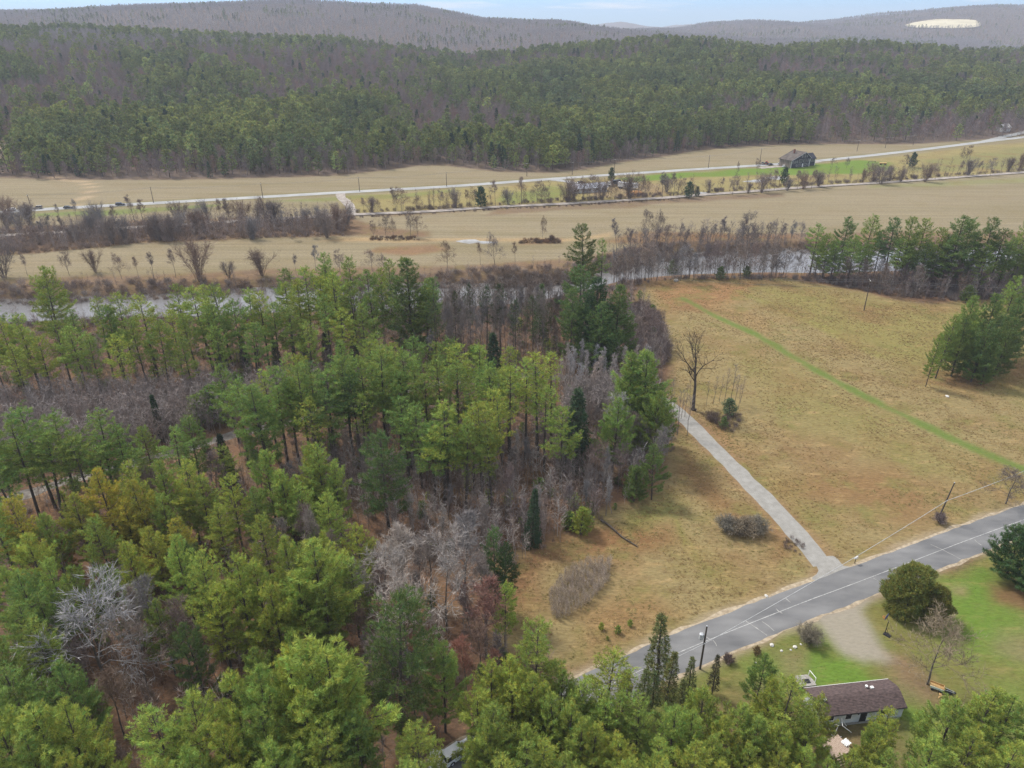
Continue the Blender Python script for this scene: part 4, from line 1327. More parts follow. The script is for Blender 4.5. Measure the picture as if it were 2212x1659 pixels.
T('low_pine', 1377, 1002, 9, DG, 0.9, 'dark round evergreen at the foot of the wood corner by the rough grass')
T('full', 820, 934, 21, (0.125, 0.175, 0.048), 1.12, 'bright green layered pine standing alone in front of the middle stand')
T('spruce', 327, 850, 12, (0.03, 0.065, 0.03), 0.8, 'small dark spruce alone in the grey sapling thicket')
T('spruce', 475, 935, 15, (0.026, 0.040, 0.026), 0.85, 'black pointed spruce beside the gravel road in the wood')
T('young_pine', 450, 826, 11, G, 1.1, 'bushy green pine at the edge of the grey sapling thicket')
T('young_pine', 418, 850, 9, G, 1.1, 'low dark bushy pine beside the bushy green pine in the thicket')
T('young_pine', 505, 800, 9, G, 0.8, 'young green pine behind the bushy pines in the thicket')
# dark evergreens under the bank row
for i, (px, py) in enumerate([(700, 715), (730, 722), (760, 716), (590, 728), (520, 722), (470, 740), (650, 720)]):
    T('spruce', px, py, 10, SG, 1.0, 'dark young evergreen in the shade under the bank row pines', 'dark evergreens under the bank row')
# --- left stand below the thicket
G5, L5 = 'pines beside the gravel road in the wood', 'tall open-crowned green pine beside the gravel road in the left part of the wood'
for px, py, H, t in [(40, 866, 24, G), (103, 888, 23, G), (187, 882, 23, G), (240, 915, 20, G), (10, 905, 22, G), (150, 930, 20, G), (70, 930, 20, G), (360, 915, 18, G), (210, 960, 17, G), (-40, 900, 23, G), (-20, 960, 20, G)]:
    T('tall', px, py, H, t, rnd.uniform(1.0, 1.25), L5, G5)
T('full', 397, 890, 18, G, 1.0, 'full green pine standing over the gravel road opposite the black spruce', G5)
T('full', 307, 920, 15, G, 0.9, 'lower green pine behind the bend of the gravel road in the wood', G5)
T('full', 552, 828, 23, G, 1.0, 'full green pine with wide low boughs where the gravel road leaves the stand', G4)
G6, L6 = 'yellow-green pines in front of the gravel road', 'yellow-green young pine with upswept boughs in front of the gravel road'
for px, py, H, t in [(210, 1008, 19, YEL), (293, 1033, 18, YEL), (267, 990, 18, YG), (337, 993, 18, YG), (387, 986, 19, YG), (423, 1030, 16, YG), (490, 1023, 17, YG), (567, 965, 19, YG), (667, 953, 19, YG), (717, 996, 17, YG),
                     (150, 1063, 16, YEL), (20, 1063, 18, YEL), (610, 1010, 17, YG), (545, 1050, 15, G), (650, 1040, 15, YG), (255, 1075, 15, YEL), (340, 1070, 15, YG), (90, 1100, 15, YG), (200, 1110, 15, YG), (460, 1085, 15, YG), (700, 1060, 16, YG),
                     (-30, 1080, 18, YG), (380, 1120, 14, YEL), (560, 1110, 16, YG), (50, 1150, 16, YG)]:
    T('bushy' if rnd.random() < 0.45 else 'full', px, py, H, t, rnd.uniform(0.8, 1.0), L6, G6)
T('full', 680, 955, 20, YG, 0.85, 'yellow-green pine with a narrow top beside the bright layered pine', G6)
for px, py, H, lb in ((627, 1062, 9, 'small orange-yellow young tree among the yellow-green pines'), (120, 1150, 8, 'orange-tinged young tree at the front of the left wood'), (310, 1195, 8, 'orange-tinged young tree beside the big bushy pines')):
    T('young_pine', px, py, H, ORANGE, 0.85, lb)
# --- big bushy pines lower left
G7, L7 = 'bushy pines in the left foreground', 'big bushy yellow-green pine in the left foreground wood'
for px, py, H, t in [(610, 1162, 20, YG), (427, 1188, 20, YG), (500, 1198, 20, YG), (547, 1200, 19, YG), (370, 1155, 18, YG), (147, 1212, 18, G), (33, 1228, 18, G), (455, 1260, 17, BG), (580, 1250, 18, BG), (640, 1230, 18, BG), (690, 1260, 16, G),
                     (117, 1428, 17, G), (10, 1432, 17, G), (63, 1508, 21, YG), (112, 1508, 21, YG), (200, 1590, 16, YG), (20, 1580, 20, YG), (410, 1502, 19, YG), (493, 1458, 20, YG), (333, 1538, 18, YG), (553, 1435, 22, BG), (613, 1392, 22, BG),
                     (400, 1340, 15, DG), (60, 1340, 17, G), (20, 1300, 17, G), (230, 1210, 16, G), (80, 1280, 16, G),
                     (470, 1560, 18, BG), (560, 1520, 19, BG), (640, 1490, 20, BG), (720, 1470, 19, BG), (770, 1530, 17, G), (690, 1560, 18, BG), (600, 1600, 18, BG), (400, 1610, 17, BG), (320, 1640, 17, YG), (500, 1640, 18, BG), (120, 1620, 18, YG), 
                     (-30, 1540, 21, YG), (-20, 1470, 18, G), (-30, 1380, 17, G), (330, 1290, 15, G), (100, 1205, 16, YG), (270, 1160, 16, YG), (320, 1135, 15, YEL), (690, 1200, 17, G)]:
    T('bushy' if rnd.random() < 0.7 else 'full', px, py, H, t, rnd.uniform(0.72, 1.0), L7, G7)
T('bushy', 665, 1149, 22, YG, 1.15, 'very large bushy pine with a pale top in front of the middle stand', G7)
T('bushy', 657, 1389, 24, BG, 1.1, 'very large bright green bushy pine at the bottom of the left wood', G7)
T('bushy', 712, 1386, 24, BG, 1.1, 'bright green bushy pine touching the very large one in the left wood', G7)
T('full', 837, 1282, 25, (0.112, 0.150, 0.040), 1.0, 'tall yellow-green pine with a long dark trunk below the grey crowns')
T('full', 752, 1190, 17, G, 0.9, 'green pine to the side of the pale grey crowns')
T('full', 772, 1130, 17, BG, 0.9, 'light green pine behind the pale grey crowns')
# --- dark green edge trees by the lower clearing
T('full', 1068, 1140, 17, DG, 0.7, 'dark green narrow pine at the wood edge beside the rusty grass', 'narrow pines at the edge of the lower clearing')
T('full', 1085, 1165, 15, (0.06, 0.105, 0.036), 0.7, 'green narrow pine just in front of the dark one at the clearing edge', 'narrow pines at the edge of the lower clearing')
T('full', 1090, 1252, 13, BG, 0.75, 'light green narrow pine at the clearing edge behind the red maple', 'narrow pines at the edge of the lower clearing')
# --- foreground pines in front of the road
G8, L8 = 'yellow-green pines in front of the road', 'bright yellow-green pine with ragged top in the foreground beside the road'
for px, py, H, t in [(1094, 1402, 17, YG), (1060, 1422, 17, YG), (1140, 1445, 16, YG), (1067, 1508, 17, YG), (950, 1382, 17, G), (900, 1545, 16, YG), (880, 1640, 15, YG), (1190, 1505, 15, YG), (1174, 1585, 15, YG), (1257, 1552, 15, YG), (1285, 1555, 15, YG),
                     (1230, 1515, 15, YG), (1390, 1505, 14, YG), (1140, 1595, 15, YG), (1460, 1528, 14, YG), (1050, 1560, 15, YG), (1330, 1580, 14, YG), (1420, 1590, 14, YG), (1090, 1640, 15, YG), (1230, 1630, 14, YG), (1350, 1640, 14, YG), (1440, 1640, 14, YG),
                     (1030, 1480, 16, YG), (1110, 1470, 15, BG), (1500, 1600, 14, YG), (1310, 1500, 13, BG)]:
    T('bushy' if rnd.random() < 0.6 else 'full', px, py, H, t, rnd.uniform(0.75, 0.98), L8, G8)
for px, py, H in ((1210, 1442, 14), (1258, 1466, 13), (1288, 1482, 13), (1340, 1496, 13), (1236, 1478, 13), (1180, 1470, 14)):
    T('full' if H == 13 else 'bushy', px, py, H, YG, 0.9, L8, G8)
T('full', 1157, 1345, 19, YG, 0.95, 'tall yellow-green pine rising in front of the lower clearing', G8)
T('tall', 1317, 1405, 15, BG, 1.15, 'green pine with bare trunk standing in front of the road edge', G8)
G9, L9 = 'yellow-green pines beside the brown-roofed house', 'yellow-green pine in the foreground beside the brown-roofed house'
for px, py, H, t in [(1675, 1462, 14, YG), (1525, 1485, 13, YG), (1600, 1500, 13, YG), (1570, 1540, 13, YG), (1640, 1540, 13, YG), (1700, 1560, 13, YG), (1540, 1590, 13, YG), (1620, 1600, 12, YG), (1690, 1620, 12, YG),
                     (1560, 1640, 12, YG), (1500, 1540, 13, YG), (1640, 1655, 12, YG), (1720, 1655, 11, YG), (1890, 1590, 10, YG), (1850, 1620, 10, YG), (1930, 1620, 10, YG), (1900, 1655, 10, YG)]:
    T('bushy', px, py, H, t, rnd.uniform(0.8, 1.0), L9, G9)
for px, py, H in ((1772, 1505, 12), (1752, 1550, 12), (1897, 1562, 10), (1735, 1600, 11), (1800, 1640, 9)):
    T('bushy', px, py, H, YG, 0.9, L9, G9)
T('bushy', 1658, 1407, 11, G, 0.85, 'small rounded green pine at the edge of the lawn by the rocks', G9)
T('full', 1713, 1458, 16, YG, 1.1, 'wide yellow-green pine covering the near end of the brown roof', G9)
T('full', 1922, 1520, 12, BG, 0.85, 'slim pine in front of the wall of the brown-roofed house', G9)
G10 = 'large pines at the bottom right corner'
for px, py, H, lb in ((2142, 1482, 15, 'tall bright pine in the bottom right corner, farthest back'), (2075, 1512, 14, 'bright pine in the bottom right corner nearest to the brown-roofed house'), (2205, 1500, 15, 'bright pine at the very corner of the yard'),
                      (2120, 1580, 13, 'bright pine at the front of the bottom right corner group'), (2030, 1590, 12, 'low bright pine in front of the end of the house'), (2200, 1600, 13, 'bright pine at the bottom edge of the corner group')):
    T('bushy', px, py, H, YG, 1.05, lb, G10)
# dark thin spruces on the road side
for i, (px, py, H, lb) in enumerate([(1440, 1318, 15, 'tall thin dark spruce rising in front of the road'), (1354, 1442, 10, 'short dark thin spruce with a bare stem beside the road'), (1394, 1440, 10.5, 'dark thin spruce between the tall one and the short one by the road'),
                                     (1454, 1402, 11, 'dark spruce just in front of the tall thin one by the road'), (1498, 1425, 8, 'small dark spruce at the foot of the utility pole'), (1420, 1440, 9, 'short spruce under the tall thin one by the road'), (1478, 1470, 8, 'low olive spruce in front of the utility pole')]):
    T('thin_spruce', px, py, H, (0.155, 0.175, 0.064), 1.05, lb, 'dark spruces beside the road')
T('thin_spruce', 1553, 1412, 8, (0.085, 0.078, 0.04), 0.9, 'thin brownish half-bare conifer on the sandy verge by the pole')
# --- right side
G11 = 'pine clump at the far side of the meadow'
for px, py, H, w, kd, t, lb in ((2108, 632, 22, 1.0, 'skirt', G, 'green pine at the middle of the clump on the meadow'), (2158, 630, 22, 1.0, 'skirt', DG, 'dark green pine at the back of the clump on the meadow'), (2200, 590, 24, 1.0, 'full', G, 'tallest pine behind the clump on the meadow'),
                                (2062, 676, 19, 0.80, 'full', G, 'slimmer green pine at the open side of the clump on the meadow'), (2095, 680, 18, 0.9, 'skirt', DG, 'dark pine low in the clump on the meadow'), (2140, 690, 18, 1.0, 'skirt', DG, 'dense dark pine in front of the clump on the meadow'),
                                (2034, 715, 16, 0.55, 'full', YG, 'narrow yellowish pine outside the clump on the meadow'), (2190, 680, 18, 1.0, 'skirt', DG, 'dark pine at the picture edge of the clump on the meadow'), (2215, 640, 20, 1.0, 'skirt', DG, 'deep green pine cut by the picture edge behind the clump'),
                                (2150, 735, 13, 0.9, 'skirt', DG, 'low dense pine at the foot of the clump on the meadow')):
    T(kd, px, py, H, t, w, lb, G11)
G12, L12 = 'pines in the row behind the meadow', 'tall pine with a tufted crown in the row behind the meadow, before the river'
for px, py in [(1748, 479), (1808, 464), (1855, 458), (1908, 464), (1942, 466), (1968, 469), (2038, 461), (2062, 465), (2102, 464), (2002, 487), (2175, 474), (1792, 517), (1830, 505), (1885, 495), (1925, 510), (1775, 500), (2080, 500), (2130, 490),
               (2150, 510), (2030, 505), (1980, 515), (1865, 530), (2110, 525), (2200, 505), (1760, 540), (1950, 540), (2060, 545), (2180, 545), (2215, 478), (2240, 500)]:
    foot = np.interp(px, [1700, 1800, 1900, 2060, 2240], [598, 604, 614, 632, 632]) - rnd.uniform(0, 26) + (12 if py > 488 else 0)
    x, y = plane(px, foot)
    u_, f_w, d_n = ray(px, py)
    Hh = min(29, max(14, CAM_H + d_n * (y / f_w)))
    tree('full' if rnd.random() < 0.7 else 'tall', x, y, Hh, G if rnd.random() < 0.6 else DG, rnd.uniform(0.9, 1.15), L12, G12)
Bs('young_pine', 2085, 655, 7, DG, 1.0, 'low dark evergreen at the wood foot behind the meadow pole')
# meadow edge evergreens
for px, py, H, lb in ((1555, 604, 5.5, 'small dark evergreen on the rusty bank beside the river'), (1612, 600, 5.0, 'small dark evergreen close to the bare trunks on the river bank'), (1452, 594, 7.0, 'dark low spruce at the water edge behind the meadow')):
    Bs('young_pine', px, py, H, DG, 1.05, lb, 'small evergreens at the river end of the meadow')
Bs('young_pine', 1575, 898, 5.2, (0.14, 0.18, 0.085), 1.05, 'grey-green evergreen shrub among saplings beside the old bare tree', name='evergreen_shrub')
Bs('young_pine', 1562, 925, 3.4, (0.13, 0.20, 0.07), 0.9, 'small green shrub in front of the grey-green one near the gravel driveway', name='evergreen_shrub')
# yard
Bs('dome', 1957, 1318, 9.8, (0.215, 0.235, 0.062), 0.90, 'large dome-shaped evergreen beside the yard driveway', 'dome-shaped evergreens in the yard', var=0, name='cedar_tree', cat='tree')
Bs('dome', 2014, 1342, 7.2, (0.195, 0.205, 0.056), 0.74, 'smaller dome-shaped evergreen half behind the bare yard tree', 'dome-shaped evergreens in the yard', var=1, name='cedar_tree', cat='tree')
Bs('low_pine', 2172, 1248, 11.5, (0.085, 0.140, 0.046), 1.0, 'dark blue-green pine beside the road in the yard')
Bs('low_pine', 2222, 1285, 10.5, (0.080, 0.130, 0.046), 1.0, 'second dark blue-green pine cut by the picture edge in the yard')
Bs('spread', 2003, 1478, 14.5, OLIVEG, 1.25, 'large bare tree with spreading crown on the brown ground beside the house', var=1)
Bs('bush', 1746, 1386, 3.6, OLIVEG, 1.0, 'bare straggly bush at the corner of the lawn by the road')
Bs('young_pine', 1634, 1412, 1.7, (0.19, 0.14, 0.07), 1.2, 'low brownish green round bush on the sandy road verge', name='evergreen_shrub')
Bs('bush', 1572, 1430, 2.0, MAUVE, 0.9, 'small reddish bare bush on the sandy verge by the utility pole')
for px, py, h, lb in ((1298, 1360, 1.6, 'small light green young pine in the rough grass, farthest from the road'), (1335, 1368, 1.8, 'darkest and fullest of the small young pines in the rough grass'), (1361, 1353, 1.5, 'small light green young pine in the rough grass nearest to the road'), (1312, 1382, 0.9, 'tiny seedling pine among the young pines in the rough grass')):
    Bs('young_pine', px, py, h, BG, 0.9, lb, 'young pines in the rough grass')

# --- bare trees that stand alone or stand out
Bs('hero', 1497, 886, 22.5, DARKT, 0.92, 'old dark bare tree with bent limbs beside the gravel driveway', lean=(0.0, 0.12), rz=2.2)
Bs('bush', 1600, 1152, 4.4, (0.215, 0.185, 0.14), 1.15, 'large round dark leafless bush between the rough grass and gravel driveway', var=0)
Bs('bush', 1572, 1148, 4.0, (0.215, 0.18, 0.135), 1.0, 'side of the round bush farther from the driveway', var=1)
Bs('bush', 1636, 1148, 4.0, (0.215, 0.18, 0.135), 1.0, 'side of the round bush touching the gravel driveway', var=2)
Bs('bush', 2030, 1128, 2.6, MAUVE, 1.0, 'small round dark bush at the foot of the roadside utility pole')
Bs('spread', 2172, 1088, 9.0, BROWN, 1.7, 'low wide bare tree near the road at the picture edge')
Bs('spread', 1415, 755, 12, MAUVE, 0.95, 'round leafless tree on the meadow edge beside the river bend pines')
Bs('spread', 1400, 724, 10, MAUVE, 1.0, 'grey leafless tree behind the round one on the meadow edge')
T('bare', 1337, 846, 17, PALE, 1.0, 'pale grey bare tree in front of the wood edge pine')
T('spread', 1290, 940, 12, MAUVE, 0.9, 'mauve bare tree under the wood edge pines', 'mauve bare trees at the wood corner')
T('spread', 1385, 895, 13, MAUVE, 0.85, 'mauve bare tree nearest to the gravel driveway at the wood corner', 'mauve bare trees at the wood corner')
T('spread', 1345, 950, 11, MAUVE, 0.85, 'mauve bare tree in the middle of the wood corner', 'mauve bare trees at the wood corner')
T('spread', 150, 1248, 20, (0.30, 0.265, 0.25), 1.2, 'big pale grey bare tree spreading above the dark left wood', var=0)
T('spread', 262, 1312, 16, GREY, 0.85, 'darker bare tree in front of the big pale one in the left wood')
T('bare', 280, 1250, 17, GREY, 0.8, 'bare crown beside the big pale bare tree in the left wood')
for px, py, H, t, w, lb in ((814, 1140, 19, PALE, 1.15, 'pale grey round bare crown next to the green pines'), (954, 1154, 19, PALE, 1.1, 'pale grey round bare crown in the middle of the group'), (864, 1222, 17, PALE, 1.15, 'lowest pale grey bare crown, with branches like a wheel'),
                            (997, 1107, 20, GREY, 1.0, 'tallest mauve-grey bare crown behind the pale ones'), (850, 1128, 18, PALE, 1.0, 'pale grey bare crown behind the round one next to the pines'), (1044, 1186, 16, GREY, 0.85, 'mauve-grey bare crown closest to the clearing'), (918, 1118, 18, GREY, 0.9, 'grey bare crown at the back of the pale group')):
    T('spread' if w > 1.05 else 'bare', px, py, H, t, w, lb, 'pale bare crowns beside the lower clearing')
T('bare', 1047, 1262, 15, REDDISH, 1.35, 'red-budded bare tree at the edge of the lower clearing', 'red-budded trees')
T('bare', 1004, 1372, 13, REDDISH, 0.9, 'smaller red-budded bare tree in front of the larger one', 'red-budded trees')
T('bare', 1030, 1330, 12, (0.17, 0.11, 0.085), 1.1, 'brownish bare tree below the red-budded one')
T('bare', 790, 1350, 14, GREY, 1.1, 'grey bare tree beside the tall yellow-green pine with long trunk')
G13, L13 = 'pale saplings beside the river bend pines', 'slender whitish leafless tree in the pale group below the river bend pines'
for px, py in [(1225, 735), (1243, 745), (1257, 730), (1277, 728), (1290, 738), (1310, 745), (1330, 736), (1353, 742), (1235, 760), (1265, 755), (1300, 762), (1322, 758), (1375, 740), (1395, 738), (1250, 780), (1285, 775), (1213, 770)]:
    T('birch', px, py, rnd.uniform(11, 14), (0.40, 0.355, 0.34), rnd.uniform(0.7, 0.95), L13, G13)
G14, L14 = 'thin saplings beside the old bare tree', 'thin grey sapling in the group around the old bare tree'
for px, py, H in [(1525, 878, 8), (1540, 872, 9), (1553, 868, 9), (1565, 872, 11), (1578, 868, 12), (1588, 875, 10), (1600, 870, 9), (1595, 885, 8), (1462, 940, 13), (1470, 905, 9), (1478, 900, 10), (1484, 940, 12), (1452, 930, 10), (1490, 870, 8), (1445, 900, 12)]:
    Bs('whip', px, py, H * 0.95, (0.26, 0.215, 0.195), 0.95, L14, G14)

# far bank, field and railway trees
G15, L15 = 'leafless trees on the far river bank', 'leafless tree standing on the brushy far bank of the river'
for px, py, H, w, kd in [(10, 600, 15, 1, 'spread'), (60, 596, 9, 0.9, 'bare'), (150, 595, 11, 0.8, 'spread'), (207, 588, 11, 0.8, 'spread'), (263, 602, 11, 0.9, 'spread'), (333, 602, 11, 0.9, 'bare'), (380, 600, 12, 0.9, 'bare'), (430, 608, 19, 0.85, 'spread'), (495, 600, 8, 0.9, 'spread'),
                         (567, 596, 12, 1.1, 'spread'), (683, 590, 12, 0.9, 'bare'), (735, 592, 10, 1, 'spread'), (804, 586, 9, 1.1, 'spread'), (830, 588, 8, 1, 'spread'), (1113, 572, 10, 0.8, 'bare'), (1038, 572, 10, 0.7, 'bare'), (300, 600, 9, 0.8, 'bare'), (640, 594, 9, 0.8, 'bare')]:
    Bs('vase' if kd == 'spread' and rnd.random() < 0.3 else kd, px, py, H, (0.20, 0.15, 0.125) if rnd.random() < 0.6 else GREY, w, L15, G15)
Bs('spread', 966, 582, 12, BROWN, 0.9, 'round leafless tree on the far bank beside the stubble strip', G15)
Bs('spread', 1069, 572, 14, GREY, 1.0, 'fan-shaped leafless tree on the far bank near the wet patch', G15)
G16 = 'leafless trees in the stubble field'
for px, py, H, w, lb in ((807, 512, 8, 0.9, 'short leafless tree, first of the field island'), (834, 513, 11, 0.9, 'leaning leafless tree in the field island'), (850, 509, 9, 0.7, 'thin leafless tree in the middle of the field island'), (887, 512, 13, 0.75, 'tallest leafless tree of the field island'),
                         (903, 513, 11, 0.9, 'leafless tree at the open end of the field island'), (1171, 519, 12, 0.55, 'lone thin leafless tree between the two stubble fields')):
    Bs('spread', px, py, H, BROWN, w, lb, G16)
Bs('bush', 1191, 521, 3.5, BROWN, 0.8, 'brown bush beside the lone thin field tree')
Bs('spread', 1398, 522, 15, (0.14, 0.105, 0.09), 0.85, 'leafless tree with dense crown at the stubble field edge above the river')
Bs('spread', 1424, 522, 15, (0.14, 0.105, 0.09), 0.75, 'leafless tree beside the dense one at the stubble field edge')
Bs('spread', 1606, 585, 25, (0.15, 0.12, 0.105), 0.85, 'tallest leafless tree of the river bank behind the meadow')
G17, L17 = 'grey trees on the river bank behind the meadow', 'grey leafless tree in the belt along the river behind the meadow'
for i in range(34):
    px = 1325 + i * 12.2 + rnd.uniform(-6, 6)
    near = i % 2 == 0
    Bs('bare' if i % 3 else 'spread', px, (604 + rnd.uniform(-2, 4)) if near else (545 + rnd.uniform(-12, 6) + (1480 - px) * 0.12 * (px < 1480)), rnd.uniform(11, 17), GREY if rnd.random() < 0.7 else MAUVE, rnd.uniform(0.7, 1.0), L17, G17)
G18, L18 = 'leafless trees along the railway', 'leafless brown-grey tree in the hedge band along the railway'
for i in range(52):
    px = -20 + i * 15 + rnd.uniform(-8, 8)
    py = rnd.choice([524, 515, 500, 482]) + rnd.uniform(-5, 6) - max(0, px - 350) * 0.028
    Bs('vase' if rnd.random() < 0.6 else 'bare', px, py, rnd.uniform(9, 15), (0.20, 0.15, 0.125) if rnd.random() < 0.6 else GREY, rnd.uniform(0.8, 1.1), L18, G18)
for px, py, H in [(787, 461, 8), (803, 460, 9), (817, 460, 7), (855, 457, 12), (868, 456, 12), (900, 455, 8), (957, 451, 9), (984, 448, 11), (1010, 448, 9), (1026, 447, 9), (1070, 444, 13), (1098, 442, 9), (1127, 441, 14), (1160, 440, 12), (1177, 439, 10), (1225, 437, 11), (1240, 434, 13), (1258, 434, 13),
                  (1272, 433, 12), (1288, 433, 14), (1300, 432, 12), (1322, 430, 11), (1360, 430, 15), (1378, 428, 14), (1395, 427, 12), (1430, 428, 14), (1455, 425, 13), (1470, 423, 10), (1532, 417, 8), (1557, 414, 8), (1582, 421, 10), (1645, 416, 12), (1660, 415, 10), (1672, 412, 12), (1722, 410, 11), (1735, 409, 11),
                  (1752, 408, 11), (1768, 404, 10), (1863, 394, 9), (1885, 392, 12), (1902, 398, 12), (1922, 391, 10), (1945, 393, 9), (1998, 393, 12), (2020, 388, 8), (2070, 382, 10), (2090, 380, 12), (2108, 379, 9), (2138, 380, 11), (2178, 371, 10), (2202, 368, 12), (1440, 415, 10), (1500, 425, 7), (1615, 418, 7), (1700, 412, 8)]:
    Bs('vase' if rnd.random() < 0.5 else rnd.choice(['bare', 'spread']), px, py, H * 1.1, (0.20, 0.15, 0.125) if rnd.random() < 0.5 else (0.215, 0.17, 0.15), rnd.uniform(0.85, 1.15), L18, G18)
for px, py, H, lb in ((1039, 448, 12, 'dark evergreen in the railway hedge before the highway'), (1320, 391, 9, 'round dark evergreen beside the white trailer'), (1488, 428, 10, 'dark evergreen in the railway hedge near the pond'), (1692, 398, 11, 'dark evergreen below the old farmhouse'), (1970, 362, 11, 'evergreen in the pasture beside a bare tree'), (1505, 424, 6, 'small evergreen beside the taller one near the pond')):
    Bs('young_pine', px, py, H, (0.06, 0.10, 0.055), 0.8, lb, 'evergreens of the valley')
for px, py, H, w, lb in ((1797, 361, 7, 1.0, 'small round bare fruit tree on the lawn, nearer to the farmhouse'), (1828, 364, 8, 0.9, 'small round bare fruit tree on the lawn, farther from the farmhouse'), (2082, 356, 14, 1.0, 'round elm-like bare tree in the far pasture'), (1955, 364, 10, 1.0, 'bare tree next to the evergreen in the pasture'),
                         (1592, 379, 10, 0.4, 'thin dark stem on the lawn edge before the farmhouse'), (1635, 376, 11, 0.6, 'bare tree before the vehicles at the farmhouse')):
    Bs('spread', px, py, H, (0.13, 0.10, 0.095), w, lb, 'bare trees around the farmhouse')

def proj(x, y, z):
    f = y * CP + (CAM_H - z) * SP
    return 1106 + K * x / f, 829.5 + K * ((CAM_H - z) * CP - y * SP) / f
def near_cars(x, y):
    a, b = proj(x, y, 8)
    return 915 < a < 1040 and 1540 < b < 1700
# --- filling the wood between the trees above
def fill(poly_px, z, n, rmin, makers, label, group, tries=6000, maxn=999):
    poly = np.array([plane(a, b, z) for a, b in poly_px])
    lo, hi = poly.min(0), poly.max(0)
    c = 0
    for _ in range(tries):
        if c >= n: break
        x, y = rnd.uniform(lo[0], hi[0]), rnd.uniform(lo[1], hi[1])
        a = np.array([x]), np.array([y])
        if not inside(poly, *a)[0] or inside(meadow_poly, *a)[0]: continue
        if seg_dist(drive_line, *a)[0] < 4 or seg_dist(main_line, *a)[0] < 7: continue
        if min(math.hypot(x - p[0], y - p[1]) for p in PLACED) < rmin: continue
        kd, h0, h1, tints, w0, w1 = makers[rnd.randrange(len(makers))]
        if near_cars(x, y): continue
        tree(kd, x, y, rnd.uniform(h0, h1), rnd.choice(tints), rnd.uniform(w0, w1), label if not callable(label) else label(kd), group if not callable(group) else group(kd))
        c += 1
    return c
FILL = 0
FILL += fill([(-60, 660), (700, 600), (950, 620), (930, 700), (700, 720), (300, 770), (-60, 800)], 12, 18, 3.2, [('tall', 19, 24, [G, YG], 0.8, 1.0)], L1, G1)
FILL += fill([(480, 850), (760, 790), (1000, 800), (1230, 850), (1230, 960), (900, 960), (560, 960)], 10, 26, 3.4, [('tall', 19, 23, [G, YG], 0.9, 1.1), ('sparse', 18, 22, [G, YG], 0.9, 1.1)], L4, G4)
LB, GB_ = 'leafless grey-brown tree standing among the pines of the wood', 'leafless trees among the pines'
FILL += fill([(700, 900), (1380, 880), (1440, 960), (1330, 1060), (1130, 1150), (1060, 1160), (760, 1080)], 8, 26, 2.6, [('bare', 9, 15, [GREY, MAUVE, BROWN], 0.7, 0.9), ('birch', 8, 13, [PALE, GREY, GREY], 0.8, 1.0)], LB, GB_)
FILL += fill([(-40, 980), (700, 960), (800, 1250), (820, 1640), (-40, 1640)], 8, 34, 2.8, [('bare', 9, 15, [GREY, MAUVE, BROWN], 0.7, 0.9)], LB, GB_)
FILL += fill([(760, 1200), (1080, 1240), (1080, 1420), (880, 1640), (760, 1640)], 7, 16, 2.4, [('bare', 9, 14, [GREY, MAUVE, REDDISH], 0.7, 0.9)], LB, GB_)
FILL += fill([(900, 650), (1240, 680), (1240, 800), (900, 790)], 8, 16, 2.4, [('bare', 10, 17, [GREY, BROWN], 0.6, 0.8), ('birch', 8, 13, [GREY, PALE], 0.8, 0.9)], LB, GB_)
FILL += fill([(1690, 570), (2250, 560), (2250, 660), (1900, 650), (1760, 615)], 6, 22, 2.0, [('bare', 9, 15, [MAUVE, BROWN, GREY], 0.6, 0.8)], 'leafless tree in the brown belt between the meadow and river', 'leafless trees under the pine row behind the meadow')
FILL += fill([(1340, 660), (1430, 690), (1440, 780), (1370, 800), (1330, 720)], 5, 9, 2.4, [('spread', 6, 10, [MAUVE, GREY], 0.8, 1.0)], 'low mauve-grey leafless tree on the meadow edge below the river bend', 'low leafless trees on the meadow edge')
FILL += fill([(-40, 1180), (700, 1150), (820, 1640), (-40, 1640)], 14, 7, 4.2, [('bushy', 12, 15, [G, DG, BG], 0.75, 0.9)], L7, G7)
FILL += fill([(880, 1440), (1500, 1540), (1500, 1659), (880, 1659)], 10, 8, 3.4, [('bushy', 11, 14, [YG, BG], 0.75, 0.9)], L8, G8)
# --- a label of its own for every tree of the big stands
SHORT = {L18: ('leafless tree of the railway hedge', 4), LB: ('leafless tree among the pines', 8), L17: ('grey leafless tree of the river belt', 2), 'leafless tree in the brown belt between the meadow and river': ('leafless tree behind the meadow', 2),
         'low mauve-grey leafless tree on the meadow edge below the river bend': ('low mauve leafless tree on the meadow edge', 1), 'dark young evergreen in the shade under the bank row pines': ('dark young evergreen under the near bank row', 1), L1: ('pine of the near bank row', 3), L4: ('middle stand pine', 4), L5: ('open-crowned pine by the wood road', 2), L6: ('upswept pine before the wood road', 3),
         L7: ('bushy pine of the left wood', 8), L8: ('ragged pine before the road', 4), L9: ('pine by the brown-roofed house', 3), L12: ('tufted pine behind the meadow', 3),
         L3: ('thin dark trunk before the shining river', 2), L15: ('leafless tree of the far river bank', 2), L13: ('whitish sapling below the river bend pines', 2), L14: ('thin grey sapling around the old bare tree', 2)}
ORDN = ['first', 'second', 'third', 'fourth', 'fifth', 'sixth', 'seventh', 'eighth', 'ninth', 'tenth', 'eleventh', 'twelfth', 'thirteenth', 'fourteenth', 'fifteenth', 'sixteenth', 'seventeenth', 'eighteenth', 'nineteenth', 'twentieth']
ORDN += [a + '-' + b for a in ('twenty', 'thirty', 'forty') for b in ORDN[:9]]
ROWS = {1: ['row'], 2: ['back row', 'front row'], 3: ['back row', 'middle row', 'front row'], 4: ['back row', 'second row', 'third row', 'front row'],
        8: ['farthest row', 'second row', 'third row', 'fourth row', 'fifth row', 'sixth row', 'seventh row', 'nearest row']}
